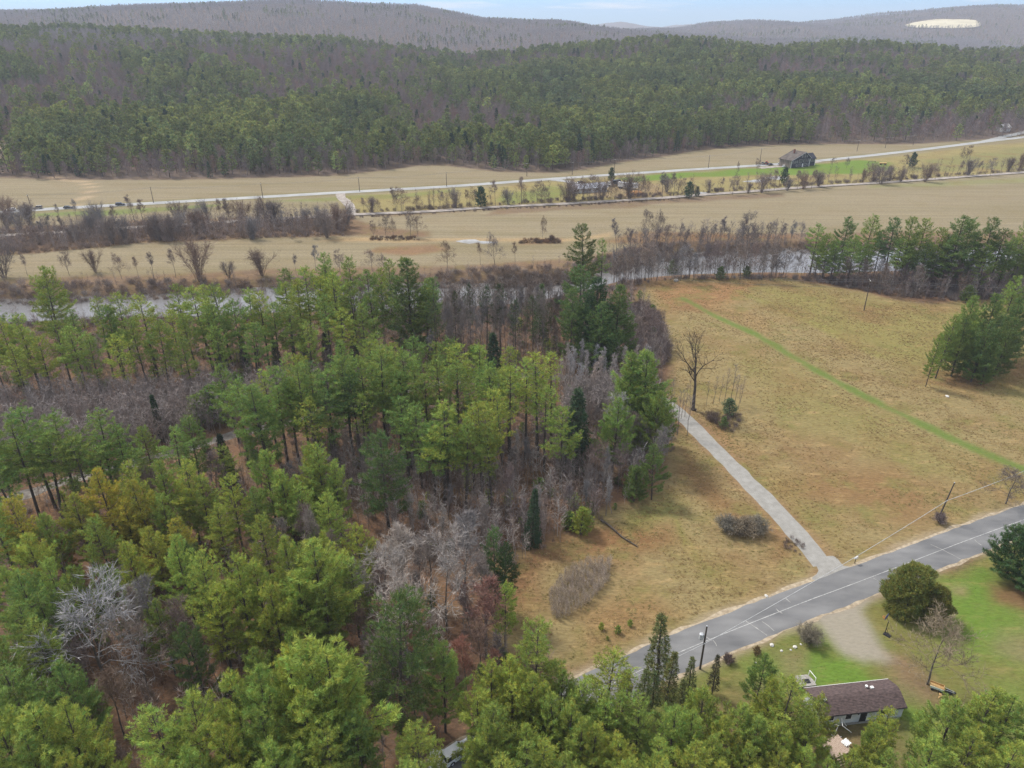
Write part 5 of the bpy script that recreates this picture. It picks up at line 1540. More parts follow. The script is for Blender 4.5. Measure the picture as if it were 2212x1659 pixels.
for lb, (short, nr) in SHORT.items():
    m = [(proj(o.location.x, o.location.y, o.location.z + HGT[o.name]), o) for o in TREES if o.get('label') == lb]
    m.sort(key=lambda e: e[0][1])
    for r_ in range(nr):
        row = sorted(m[r_ * len(m) // nr:(r_ + 1) * len(m) // nr], key=lambda e: e[0][0])
        for i, (_, o) in enumerate(row):
            o['label'] = '%s%s, %s from left in the %s' % (TONE.get(o.name, ''), short, ORDN[i], ROWS[nr][r_])
for o in TREES:
    if len(o.get('label', '').replace('-', '').split()) > 16: print('LONG', o.name, o['label'])
from collections import Counter
print(Counter(o.name.split('.')[0] for o in TREES))
print('single trees', len(PLACED), 'filled', FILL)
# ------------------------------------------------------------------ masses that nobody could count
def sapling(seed, H=6.0, n=26):
    g = np.random.default_rng(seed)
    zz = np.linspace(0, H, 5)
    tp = np.column_stack([np.cumsum(g.normal(0, 0.09, 5)), np.cumsum(g.normal(0, 0.09, 5)), zz])
    rr = np.linspace(0.05, 0.014, 5)
    t = g.uniform(0.25, 1.0, n)
    az = g.uniform(0, 6.283, n)
    p = np.column_stack([np.interp(t * H, zz, tp[:, 0]), np.interp(t * H, zz, tp[:, 1]), t * H])
    d = unit(np.column_stack([np.cos(az) * 0.7, np.sin(az) * 0.7, g.uniform(0.5, 1.2, n)]))
    l = (1.15 - t) * H * 0.30 * g.uniform(0.6, 1.2, n) + 0.3
    tw = blades(np.repeat(p, 3, 0) + np.repeat(d * l[:, None], 3, 0) * g.uniform(0.3, 0.9, (n * 3, 1)), unit(np.repeat(d, 3, 0) + g.normal(0, 0.5, (n * 3, 3))), g.uniform(0.4, 0.8, n * 3), np.full(n * 3, 0.045), g)
    V, F = join([tubes(tp[:-1], tp[1:], rr[:-1], rr[1:], 3), blades(p, d, l, np.full(n, 0.05), g), tw])
    return None, (V, F, np.ones((len(V), 3)))
def low_bush(seed, H=2.0, n=150):
    g = np.random.default_rng(seed)
    az, le = g.uniform(0, 6.283, n), g.uniform(0, 1, n) ** 0.6
    o = np.column_stack([np.cos(az) * le * 0.7, np.sin(az) * le * 0.7, g.uniform(0, 0.55, n) * H])
    d = unit(np.column_stack([np.cos(az) * le, np.sin(az) * le, g.uniform(0.6, 1.6, n)]) + g.normal(0, 0.25, (n, 3)))
    V, F = blades(o, d, g.uniform(0.5, 1.1, n) * H * 0.6, g.uniform(0.03, 0.07, n), g)
    return None, (V, F, np.repeat(g.uniform(0.75, 1.25, (n, 1)), 3, 0).repeat(3, 1))
def tuft(seed, n=16):
    g = np.random.default_rng(seed)
    o = np.column_stack([g.normal(0, 0.18, n), g.normal(0, 0.18, n), np.zeros(n)])
    d = unit(np.column_stack([g.normal(0, 0.7, n), g.normal(0, 0.7, n), np.full(n, 0.7)]))
    V, F = blades(o, d, g.uniform(0.25, 0.6, n), g.uniform(0.05, 0.11, n), g)
    return None, (V, F, np.repeat(g.uniform(0.75, 1.3, (n, 1)), 3, 0).repeat(3, 1))
def ever(seed, H=2.4):
    return conifer(H, 0.02, 0.8, 22, seed, 'round', 0.32, 0.10, 6, 0.3, gaps=0, stubs=0)

BRUSH = copy_mesh_tint([sapling(800 + s) for s in range(3)] + [low_bush(810 + s) for s in range(3)], M_TWIG_I, M_BARK2)
EVER = copy_mesh_tint([ever(820), ever(821)], M_NEEDLE_I, M_BARK)
TUFT = copy_mesh_tint([tuft(830 + s) for s in range(4)], M_TWIG_I, M_BARK2)

def points_in(poly, n, keep=None):
    poly = np.asarray(poly)
    lo, hi = poly.min(0), poly.max(0)
    A = (hi - lo).prod()
    x = rng.uniform(lo[0], hi[0], n * 4)
    y = rng.uniform(lo[1], hi[1], n * 4)
    k = inside(poly, x, y)
    if keep is not None: k &= keep(x, y)
    return x[k][:n], y[k][:n]

def clear_of_roads(x, y):
    return (seg_dist(drive_line, x, y) > 2.9) & (seg_dist(main_line, x, y) > 5.2)

def brush(name, sets, label=None):
    P, S, I, Tn = [], [], [], []
    for poly, n, kinds, h0, h1, tints, keep in sets:
        x, y = points_in(poly, n, keep)
        m = len(x)
        if not m: continue
        z = height(x, y) - 0.05
        idx = rng.choice(kinds, m)
        base = np.where(idx < 3, 6.0, np.where(idx < 6, 2.0, 2.4))
        hh = rng.uniform(h0, h1, m)
        s = hh / base
        w = s * rng.uniform(0.8, 1.25, m)
        t = np.array(tints)[rng.integers(0, len(tints), m)] * rng.uniform(0.75, 1.25, m)[:, None]
        P.append(np.stack([x, y, z], 1)); S.append(np.stack([w, w, s], 1)); I.append(idx); Tn.append(t)
    P = np.concatenate(P)
    scatter(name, P, rng.uniform(0, 6.28, len(P)), np.concatenate(S), np.concatenate(I), np.concatenate(Tn), BRUSH + EVER, label)
    return len(P)

wood_poly = np.array(flat([(-300, 720), (400, 692), (950, 676), (1200, 660), (1330, 625), (1372, 615), (1385, 650), (1430, 700), (1440, 760), (1445, 840), (1462, 890), (1472, 935), (1440, 1000), (1405, 1062), (1320, 1110),
                           (1260, 1150), (1150, 1195), (1100, 1240), (1105, 1400), (1180, 1445), (1230, 1490), (1060, 1620), (980, 1760), (400, 2500), (-900, 2500), (-900, 1200)]))
in_meadow = lambda x, y: ~inside(meadow_poly, x, y) & clear_of_roads(x, y)
SAP, LOW, EVG = [0, 1, 2], [3, 4, 5], [6, 7]
grey_t = [(0.31, 0.265, 0.245), (0.27, 0.215, 0.195), (0.25, 0.18, 0.145), (0.28, 0.23, 0.195)]
thick_px = [(-60, 905), (120, 880), (300, 870), (480, 850), (560, 862), (700, 850), (720, 880), (560, 925), (470, 950), (300, 985), (60, 1020), (-60, 1040)]
n1 = brush('undergrowth', [
    (wood_poly, 4700, SAP, 2.5, 8.5, grey_t, in_meadow),
    (wood_poly, 3600, LOW, 0.6, 1.7, grey_t + [(0.17, 0.10, 0.06)], in_meadow),
    (wood_poly, 500, EVG, 1.2, 4.0, [G, DG, YG], in_meadow),
    (flat([(690, 960), (1440, 900), (1450, 1000), (1320, 1115), (1150, 1195), (1100, 1250), (900, 1200), (700, 1100)]), 800, SAP, 4, 9, [GREY, MAUVE, GREY, PALE], in_meadow),
    (flat([(700, 720), (1380, 690), (1430, 800), (1380, 880), (700, 860)]), 600, SAP, 3, 8, [GREY, MAUVE, BROWN], in_meadow)])
n2 = brush('sapling_thicket', [(flat(thick_px), 1500, SAP, 5, 10, [(0.30, 0.26, 0.245), (0.26, 0.215, 0.20), (0.33, 0.29, 0.27), (0.24, 0.19, 0.17)], clear_of_roads),
                               (flat([(1215, 880), (1300, 858), (1400, 860), (1430, 900), (1330, 920), (1220, 920)]), 500, SAP, 5, 9, [(0.30, 0.26, 0.25), GREY], clear_of_roads)])
bank = [(-60, 640), (47, 645), (200, 640), (400, 629), (560, 621), (700, 616), (900, 611), (1060, 609), (1170, 604), (1250, 597), (1330, 578), (1420, 555), (1500, 543), (1660, 536), (1900, 531), (2300, 528),
        (2300, 519), (1900, 520), (1660, 522), (1500, 526), (1400, 530), (1300, 560), (1200, 578), (1100, 582), (900, 594), (700, 598), (560, 602), (400, 609), (200, 612), (-60, 620)]
rail_band = [(-60, 556), (0, 553), (150, 541), (300, 525), (633, 512), (740, 510), (770, 470), (740, 464), (433, 478), (267, 486), (0, 502), (-60, 506)]
n3 = brush('riverbank_brush', [
    (flat(bank), 2300, LOW, 1.2, 3.2, [(0.25, 0.20, 0.185), (0.23, 0.175, 0.14), (0.26, 0.19, 0.14), (0.27, 0.23, 0.205)], None),
    (flat(bank), 500, SAP, 3.0, 6.5, [MAUVE, BROWN, GREY], None),
    (flat([(1090, 592), (1240, 588), (1250, 597), (1170, 604), (1060, 609)]), 320, LOW, 2.0, 4.0, [(0.19, 0.145, 0.105), BROWN], None),
    (flat([(-60, 700), (400, 690), (950, 673), (1150, 656), (1250, 637), (1340, 613), (1400, 604), (1400, 612), (1340, 625), (1150, 668), (950, 683), (400, 700), (-60, 712)]), 900, LOW, 1, 3, [MAUVE, BROWN, GREY], None),
    (flat([(1400, 606), (1500, 600), (1700, 597), (1850, 598), (2300, 590), (2300, 640), (2060, 652), (1900, 636), (1780, 612), (1700, 602)]), 900, LOW, 1, 2.5, [MAUVE, BROWN, GREY], None),
    (flat([(1690, 600), (1850, 598), (2300, 590), (2300, 655), (2060, 655), (1900, 638), (1780, 614)]), 700, SAP, 4, 10, [MAUVE, BROWN, GREY], None),
    (flat([(1310, 545), (1420, 520), (1600, 515), (1700, 512), (1700, 535), (1500, 543), (1400, 556)]), 200, SAP, 4, 10, [MAUVE, GREY, GREY], None),
    (flat([(1320, 607), (1420, 601), (1500, 597), (1700, 594), (1700, 600), (1500, 603), (1420, 608), (1330, 618)]), 170, SAP, 6, 12, [(0.13, 0.105, 0.09), BROWN, GREY], None),
    (flat([(700, 678), (950, 673), (1080, 665), (1230, 640), (1240, 650), (1090, 680), (950, 690), (700, 695)]), 300, SAP, 6, 12, [(0.13, 0.105, 0.09), BROWN, GREY], None),
    (flat([(1340, 660), (1400, 660), (1432, 705), (1445, 780), (1400, 800), (1350, 740)]), 420, LOW, 1.5, 3.5, [MAUVE, BROWN], None)])
rb = np.array([at(a, b) for a, b in rail_band])
hb = np.array([at(a, b) for a, b in [(770, 468), (1060, 450), (1240, 440), (1475, 424), (1700, 407), (2022, 386), (2300, 366), (2300, 362), (2022, 380), (1700, 401), (1475, 417), (1240, 431), (1060, 441), (770, 458)]])
hs = np.array([at(a, b) for a, b in [(770, 472), (1060, 455), (1240, 446), (1475, 431), (1475, 428), (1240, 443), (1060, 452), (770, 467)]])
off_rail = lambda x, y: seg_dist(rail_line, x, y) > 4
n4 = brush('railway_hedge', [
    (rb, 1700, LOW, 1.0, 3.0, [(0.31, 0.25, 0.225), (0.29, 0.225, 0.18), (0.30, 0.215, 0.155)], off_rail),
    (rb, 900, SAP, 4.0, 9.5, [(0.25, 0.20, 0.185), (0.235, 0.18, 0.145), GREY], off_rail),
    (hb, 2300, LOW, 1.0, 3.2, [MAUVE, BROWN], off_rail),
    (hb, 1700, SAP, 4.5, 11.0, [MAUVE, BROWN], off_rail),
    (hs, 500, LOW, 0.8, 1.6, [MAUVE, BROWN], off_rail),
    (np.array(flat([(800, 520), (905, 520), (905, 512), (800, 512)])), 90, LOW, 0.7, 1.6, [BROWN, (0.17, 0.10, 0.06)], None),
    (np.array(flat([(1115, 526), (1210, 526), (1210, 518), (1130, 518)])), 90, LOW, 0.7, 2.0, [BROWN, (0.17, 0.10, 0.06)], None)])
n5 = brush('brush_patch', [
    (flat([(1185, 1290), (1215, 1245), (1270, 1215), (1320, 1215), (1315, 1260), (1270, 1310), (1210, 1345), (1190, 1330)]), 1000, SAP, 1.1, 2.3, [(0.36, 0.30, 0.245), (0.38, 0.31, 0.24), (0.33, 0.27, 0.235)], None),
    (flat([(1500, 890), (1600, 900), (1600, 940), (1560, 930)]), 40, LOW, 0.8, 2.0, [MAUVE, BROWN], None),
    (flat([(1690, 1160), (1740, 1165), (1730, 1200), (1695, 1190)]), 22, LOW, 0.5, 1.0, [BROWN, MAUVE], None)])
# dry grass
gx = np.concatenate([points_in(meadow_poly, 60000, clear_of_roads)[0:2]], 0)
lw = np.concatenate([points_in(lawn_poly, 7000, lambda x, y: (seg_dist(main_line, x, y) > 5) & ~inside(np.array(flat([(1765, 1338), (1880, 1286), (1920, 1420), (1860, 1440), (1790, 1380)])), x, y))[0:2]], 0)
x, y = np.concatenate([gx[0], lw[0]]), np.concatenate([gx[1], lw[1]])
n_m = len(gx[0])
den = fbm(x, y, 9, 4, 21)
k = rng.uniform(0, 1, len(x)) < smooth(0.25, 0.75, den)
k &= seg_dist(strip_line, x, y) > 2.0
hue = fbm(x, y, 14, 4, 22)[:, None]
t = np.where(hue > 0.55, np.array([0.215, 0.135, 0.062]), np.where(hue < 0.44, np.array([0.17, 0.165, 0.052]), np.array([0.31, 0.215, 0.095])))
t = t * 0.5 + np.array([0.215, 0.165, 0.075]) * 0.5
t[n_m:] = np.array([0.11, 0.15, 0.032])
t = t * rng.uniform(0.85, 1.2, len(x))[:, None]
t = t * 1.25
s = rng.uniform(0.35, 0.85, len(x))
s[n_m:] *= 0.45
x, y, t, s = x[k], y[k], t[k], s[k]
scatter('grass', np.stack([x, y, x * 0], 1), rng.uniform(0, 6.28, len(x)), np.stack([s, s, s * 0.8], 1), rng.integers(0, 4, len(x)), t, TUFT)
print('brush', n1, n2, n3, n4, n5, 'grass', len(x))

# ------------------------------------------------------------------ the air
mv = bpy.data.materials.new('air')
mv.use_nodes = True
nt = mv.node_tree
nt.nodes.clear()
o_ = nt.nodes.new('ShaderNodeOutputMaterial')
pv = nt.nodes.new('ShaderNodeVolumePrincipled')
pv.inputs['Color'].default_value = (0.80, 0.87, 1.0, 1)
pv.inputs['Density'].default_value = 0.00013
pv.inputs['Anisotropy'].default_value = 0.0
nt.links.new(pv.outputs[0], o_.inputs['Volume'])
mb = MB()
mv.cycles.volume_sampling = 'DISTANCE'
mb.box((500, 4700, 145), (15200, 9900, 318))
tag(mb.build('haze', mv), kind='stuff')
# ------------------------------------------------------------------ things people made
M_WHITE = mat_noise('white paint', (0.66, 0.66, 0.65), (0.80, 0.80, 0.79), 3, 0.6, 4)
M_CARWHITE = mat_noise('white car paint', (0.74, 0.75, 0.76), (0.80, 0.80, 0.80), 2, 0.25, 2, 0.5)
M_CARDARK = mat_noise('dark car paint', (0.018, 0.020, 0.026), (0.030, 0.032, 0.040), 2, 0.25, 2, 0.5)
M_CARTAN = mat_noise('tan car paint', (0.22, 0.19, 0.15), (0.27, 0.235, 0.19), 2, 0.3, 2, 0.5)
M_RED = mat_noise('red paint', (0.42, 0.06, 0.035), (0.55, 0.10, 0.06), 2, 0.5, 3, 0.4)
M_GLASS = mat_noise('window glass', (0.02, 0.024, 0.03), (0.04, 0.046, 0.055), 1, 0.08, 2, 0.6)
M_TYRE = mat_noise('tyre rubber', (0.018, 0.018, 0.018), (0.03, 0.03, 0.03), 4, 0.9, 2)
M_STEEL = mat_noise('galvanised steel', (0.42, 0.44, 0.47), (0.58, 0.60, 0.63), 3, 0.45, 4, 0.5)
M_BLACK = mat_noise('black plastic', (0.016, 0.016, 0.018), (0.03, 0.03, 0.034), 3, 0.6, 3)
M_LAMP = mat_noise('lamp glass', (0.6, 0.6, 0.6), (0.75, 0.75, 0.75), 3, 0.15, 2, 0.6)
M_TAIL = mat_noise('tail lamp', (0.3, 0.02, 0.02), (0.4, 0.03, 0.03), 3, 0.2, 2, 0.6)
M_POLE = mat_noise('creosoted wood', (0.055, 0.044, 0.036), (0.12, 0.10, 0.085), 2, 0.9, 6, stretch=(6, 6, 0.5))
M_WIRE = mat_noise('cable', (0.34, 0.34, 0.34), (0.48, 0.48, 0.47), 1, 0.6, 2)
M_WIRE_D = mat_noise('dark cable', (0.12, 0.12, 0.12), (0.2, 0.2, 0.2), 1, 0.6, 2)
M_SHINGLE = mat_noise('brown shingles', (0.058, 0.043, 0.042), (0.118, 0.084, 0.080), 2.5, 0.9, 8, coord='Object', stretch=(1.0, 2.2, 1), bump=0.4)
M_SIDING = mat_noise('pale blue siding', (0.50, 0.54, 0.58), (0.62, 0.65, 0.68), 0.8, 0.7, 4)
M_PLANK = mat_noise('weathered planks', (0.30, 0.22, 0.17), (0.46, 0.36, 0.29), 3, 0.85, 6, stretch=(1, 6, 1))
M_GREYPLANK = mat_noise('grey planks', (0.24, 0.225, 0.205), (0.36, 0.34, 0.31), 3, 0.85, 6)
M_NEWWOOD = mat_noise('new timber', (0.45, 0.28, 0.12), (0.60, 0.40, 0.18), 3, 0.8, 5)
M_FADED = mat_noise('faded roof shingles', (0.070, 0.060, 0.053), (0.130, 0.110, 0.097), 0.5, 0.95, 7)
M_TRIM = mat_noise('weathered white trim', (0.26, 0.26, 0.27), (0.42, 0.42, 0.43), 1.5, 0.8, 5)
M_NAVY = mat_noise('dark blue clapboard', (0.022, 0.023, 0.036), (0.050, 0.048, 0.062), 0.8, 0.7, 5, stretch=(0.3, 0.3, 5))
M_RAW = mat_noise('weathered boards', (0.15, 0.125, 0.105), (0.26, 0.22, 0.19), 0.5, 0.9, 6, stretch=(2, 2, 0.3))
M_METALROOF = mat_noise('pale metal roof', (0.42, 0.44, 0.52), (0.56, 0.58, 0.66), 0.3, 0.35, 4, 0.5)
M_ROCK = mat_noise('pale rock', (0.42, 0.40, 0.37), (0.62, 0.60, 0.56), 4, 0.9, 5, bump=0.5)
M_EARTH = mat_noise('orange earth', (0.30, 0.15, 0.06), (0.46, 0.26, 0.12), 0.6, 0.95, 7, bump=0.4)
M_TEAL = mat_noise('pale green panel', (0.42, 0.52, 0.44), (0.55, 0.63, 0.55), 3, 0.6, 3)
M_ORANGE = mat_noise('orange rim paint', (0.50, 0.15, 0.05), (0.60, 0.22, 0.08), 3, 0.6, 3)
M_BLUE = mat_noise('blue backboard', (0.045, 0.055, 0.14), (0.08, 0.09, 0.20), 3, 0.5, 3)
M_BRICK = mat_noise('chimney brick', (0.14, 0.06, 0.045), (0.22, 0.11, 0.085), 3, 0.9, 5)
M_CUT = mat_noise('cut wood', (0.50, 0.36, 0.22), (0.62, 0.47, 0.31), 4, 0.85, 4)

# ---- the brown-roofed house in the yard
HX = math.atan2(71.39 - 70.04, 52.72 - 41.85)
hl, hw = 12.6, 4.5
_c = np.array([53.45, 69.25]) - hl / 2 * np.array([math.cos(HX), math.sin(HX)])
house = empty('mobile_home', (_c[0], _c[1], 0), HX, 'long low house with brown shingle roof and pale walls beside the yard', 'house')
def wallbox(name, c, d, mat, parent, rz=0):
    m = MB(); m.box(c, d, rz)
    return m.build(name, mat, parent)
wallbox('skirting', (0, 0, 0.3), (hl - 0.62, hw - 0.62, 0.6), M_GREYPLANK, house)
wall = MB()
wall.box((0, 0, 1.62), (hl - 0.5, hw - 0.5, 2.04))
gv = []
for sx in (-1, 1):
    x = sx * (hl / 2 - 0.25)
    wall.add([(x, -hw / 2 + 0.25, 2.64), (x, hw / 2 - 0.25, 2.64), (x, 0.15, 3.50)], [(0, 1, 2) if sx > 0 else (2, 1, 0)])
wall_o = wall.build('wall', M_SIDING, house)
for j in range(9):        # lap siding courses on the near long wall and the right end
    b = MB()
    b.box((0, -hw / 2 + 0.235, 0.72 + j * 0.23), (hl - 0.5, 0.035, 0.20))
    b.box((hl / 2 - 0.235, 0, 0.72 + j * 0.23), (0.035, hw - 0.54, 0.20))
    b.build('siding_board', M_SIDING, wall_o)
roof = MB()
prof = [(-hw / 2, 2.55), (-hw / 2, 2.68), (-0.35, 3.62), (0.15, 3.74), (0.55, 3.68), (hw / 2, 2.98), (hw / 2, 2.86), (0.15, 3.58)]
roof.prism(prof, -hl / 2, hl / 2)
ro = roof.build('roof', M_SHINGLE, house)
for k in range(11):       # courses of shingles, each a thin lapped strip
    t0, t1 = k / 11, (k + 1) / 11
    for side, (ya, za, yb, zb) in ((0, (-hw / 2, 2.68, -0.35, 3.62)), (1, (hw / 2, 2.98, 0.55, 3.68))):
        b = MB()
        y0, z0, y1, z1 = ya + (yb - ya) * t0, za + (zb - za) * t0, ya + (yb - ya) * t1, za + (zb - za) * t1
        b.add([(-hl / 2 - .01, y0, z0 + .030), (hl / 2 + .01, y0, z0 + .030), (hl / 2 + .01, y1, z1 + .008), (-hl / 2 - .01, y1, z1 + .008), (-hl / 2 - .01, y0, z0 + .004), (hl / 2 + .01, y0, z0 + .004)],
              [(0, 1, 2, 3) if side == 0 else (3, 2, 1, 0), (4, 5, 1, 0) if side == 0 else (0, 1, 5, 4)])
        b.build('shingle_course', M_SHINGLE, ro)
wallbox('fascia', (0, hw / 2 + 0.03, 2.92), (hl, 0.05, 0.16), M_WHITE, house)
wallbox('gutter', (0, -hw / 2 - 0.045, 2.60), (hl, 0.07, 0.09), M_BLACK, house)
for x, y, z, r, h in ((1.9, 0.75, 3.62, 0.13, 0.32), (-4.9, -0.5, 3.55, 0.16, 0.3)):
    b = MB(); b.tube([(x, y, z), (x, y, z + h)], r, 10); v = b.build('roof_vent', M_STEEL, house)
    b = MB(); b.tube([(x, y, z + h), (x, y, z + h + 0.06), (x, y, z + h + 0.12)], [r * 1.5, r * 1.5, 0.03], 10); b.build('vent_cap', M_WHITE, v)
b = MB(); b.box((2.6, 0.55, 3.80), (0.42, 0.34, 0.22)); b.build('roof_hatch', M_WHITE, house)
for x, w, h, z in ((-4.6, 1.2, 0.9, 1.9), (-1.9, 0.9, 1.0, 1.85), (3.2, 1.2, 0.9, 1.9)):
    f = MB()
    for dx, dz, sx, sz in ((-w / 2, 0, 0.08, h), (w / 2, 0, 0.08, h), (0, h / 2, w, 0.08), (0, -h / 2, w, 0.08)):
        f.box((x + dx, -hw / 2 + 0.20, z + dz), (sx, 0.06, sz))
    fo = f.build('window', M_WHITE, house)
    b = MB(); b.box((x, -hw / 2 + 0.215, z), (w - 0.08, 0.03, h - 0.08)); b.build('pane', M_GLASS, fo)
d = wallbox('door', (0.3, -hw / 2 + 0.205, 1.55), (0.95, 0.06, 1.9), M_BLACK, house)
b = MB(); b.tube([(0.68, -hw / 2 + 0.16, 1.5), (0.68, -hw / 2 + 0.10, 1.5)], 0.035, 8); b.build('handle', M_STEEL, d)
wallbox('porch_lamp', (-0.55, -hw / 2 + 0.18, 2.2), (0.16, 0.12, 0.2), M_BLACK, house)

# entry platform on the far side
ex, ey = plane(1738, 1470, 0.5)
pl_ = empty('entry_deck', (ex, ey, 0), HX, 'small grey wooden entry deck with white rail behind the brown-roofed house', 'deck')
for k in range(9):
    b = MB(); b.box((0, -0.9 + k * 0.22, 0.52), (2.6 - 0.9 * max(0, (k - 4) / 5), 0.20, 0.05)); b.build('plank', M_GREYPLANK, pl_)
b = MB(); b.box((0.2, -0.2, 0.565), (1.0, 0.8, 0.03)); b.build('door_mat', M_BLACK, pl_)
for sx, sy in ((-1.2, -0.85), (1.2, -0.85), (0.9, 0.8), (-0.9, 0.8)):
    b = MB(); b.box((sx, sy, 0.25), (0.12, 0.12, 0.49)); b.build('post', M_GREYPLANK, pl_)
b = MB()
b.box((1.27, -0.55, 1.0), (0.07, 0.07, 0.95)); b.box((1.05, 0.85, 1.0), (0.07, 0.07, 0.95)); b.tube([(1.27, -0.55, 1.47), (1.05, 0.85, 1.47)], 0.05, 6)
b.build('rail', M_WHITE, pl_)

# deck and clutter in front of the house
dx_, dy_ = plane(1806, 1612, 0.7)
dk = empty('wooden_deck', (dx_, dy_, 0), HX + 0.25, 'low wooden deck with steps among the pines in front of the brown-roofed house', 'deck')
for k in range(14):
    b = MB(); b.box((-1.5 + k * 0.225, 0, 0.7 + rnd.uniform(-.008, .008)), (0.205, 2.6, 0.05)); b.build('plank', M_PLANK, dk)
for sx in (-1.45, 1.45):
    for sy in (-1.2, 1.2):
        b = MB(); b.box((sx, sy, 0.335), (0.12, 0.12, 0.67)); b.build('post', M_PLANK, dk)
for k in range(3):
    b = MB(); b.box((-0.9, -1.47 - k * 0.27, 0.50 - k * 0.2), (1.1, 0.25, 0.05)); b.build('step', M_PLANK, dk)
for sx in (-1.48, -0.32):
    b = MB(); b.tube([(sx, -1.35, 0.66), (sx, -2.15, 0.02)], 0.06, 4); b.build('stringer', M_PLANK, dk)
tb = MB()
nv = 7
vs = [(-0.55 + 1.1 * i / (nv - 1), -0.45 + 0.9 * j / (nv - 1), 0.10 + 0.16 * math.sin(i * 1.9 + j * 1.1) * math.cos(j * 1.3)) for j in range(nv) for i in range(nv)]
tb.add(vs, [(j * nv + i, j * nv + i + 1, (j + 1) * nv + i + 1, (j + 1) * nv + i) for j in range(nv - 1) for i in range(nv - 1)])
tb.box((0, 0, 0.02), (0.9, 0.7, 0.12))
to = tb.build('tarpaulin', M_WHITE)
px_, py_ = plane(1828, 1604, 0.8)
to.location = (px_, py_, 0.78); to.rotation_euler = (0, 0, 0.5)
tag(to, 'crumpled white sheet lying on the wooden deck', 'tarpaulin')
b = MB()
a0, a1, a2 = Vector((*plane(1790, 1572, 1.2), 1.2)), Vector((*plane(1800, 1594, 0.1), 0.1)), Vector((*plane(1811, 1567, 1.9), 1.9))
b.tube([a0, a1], 0.045, 6); b.tube([a1, a2, Vector((*plane(1802, 1564, 2.0), 2.0))], 0.045, 6); b.tube([a1, Vector((*plane(1818, 1591, 0.15), 0.15))], 0.045, 6)
tag(b.build('metal_frame', M_WHITE), 'bent white tube frame standing at the back of the wooden deck', 'frame')
b = MB()
b.tube([Vector((*plane(1818, 1551, 2.0), 2.0)), Vector((*plane(1828, 1568, 0.8), 0.8))], 0.045, 6)
b.tube([Vector((*plane(1820, 1568, 1.6), 1.6)), Vector((*plane(1839, 1582, 0.4), 0.4))], 0.045, 6)
b.tube([Vector((*plane(1818, 1551, 2.0), 2.0)), Vector((*plane(1820, 1568, 1.6), 1.6))], 0.04, 6)
tag(b.build('metal_frame', M_WHITE), 'leaning white poles between the house door and the wooden deck', 'frame')
gx_, gy_ = plane(1773, 1601, 0.5)
gr = empty('grill', (gx_, gy_, 0), 0.4, 'black grill with white shelf beside the wooden deck', 'grill')
b = MB(); b.tube([(0, 0, 0.55), (0, 0, 0.72), (0, 0, 0.95), (0, 0, 1.05)], [0.18, 0.36, 0.34, 0.12], 12); b.build('bowl', M_BLACK, gr)
for k in range(3):
    a = k * 2.094; b = MB(); b.tube([(math.cos(a) * .15, math.sin(a) * .15, 0.6), (math.cos(a) * .36, math.sin(a) * .36, 0)], 0.025, 5); b.build('leg', M_BLACK, gr)
b = MB(); b.box((0.55, 0, 0.78), (0.45, 0.5, 0.04)); b.build('shelf', M_WHITE, gr)

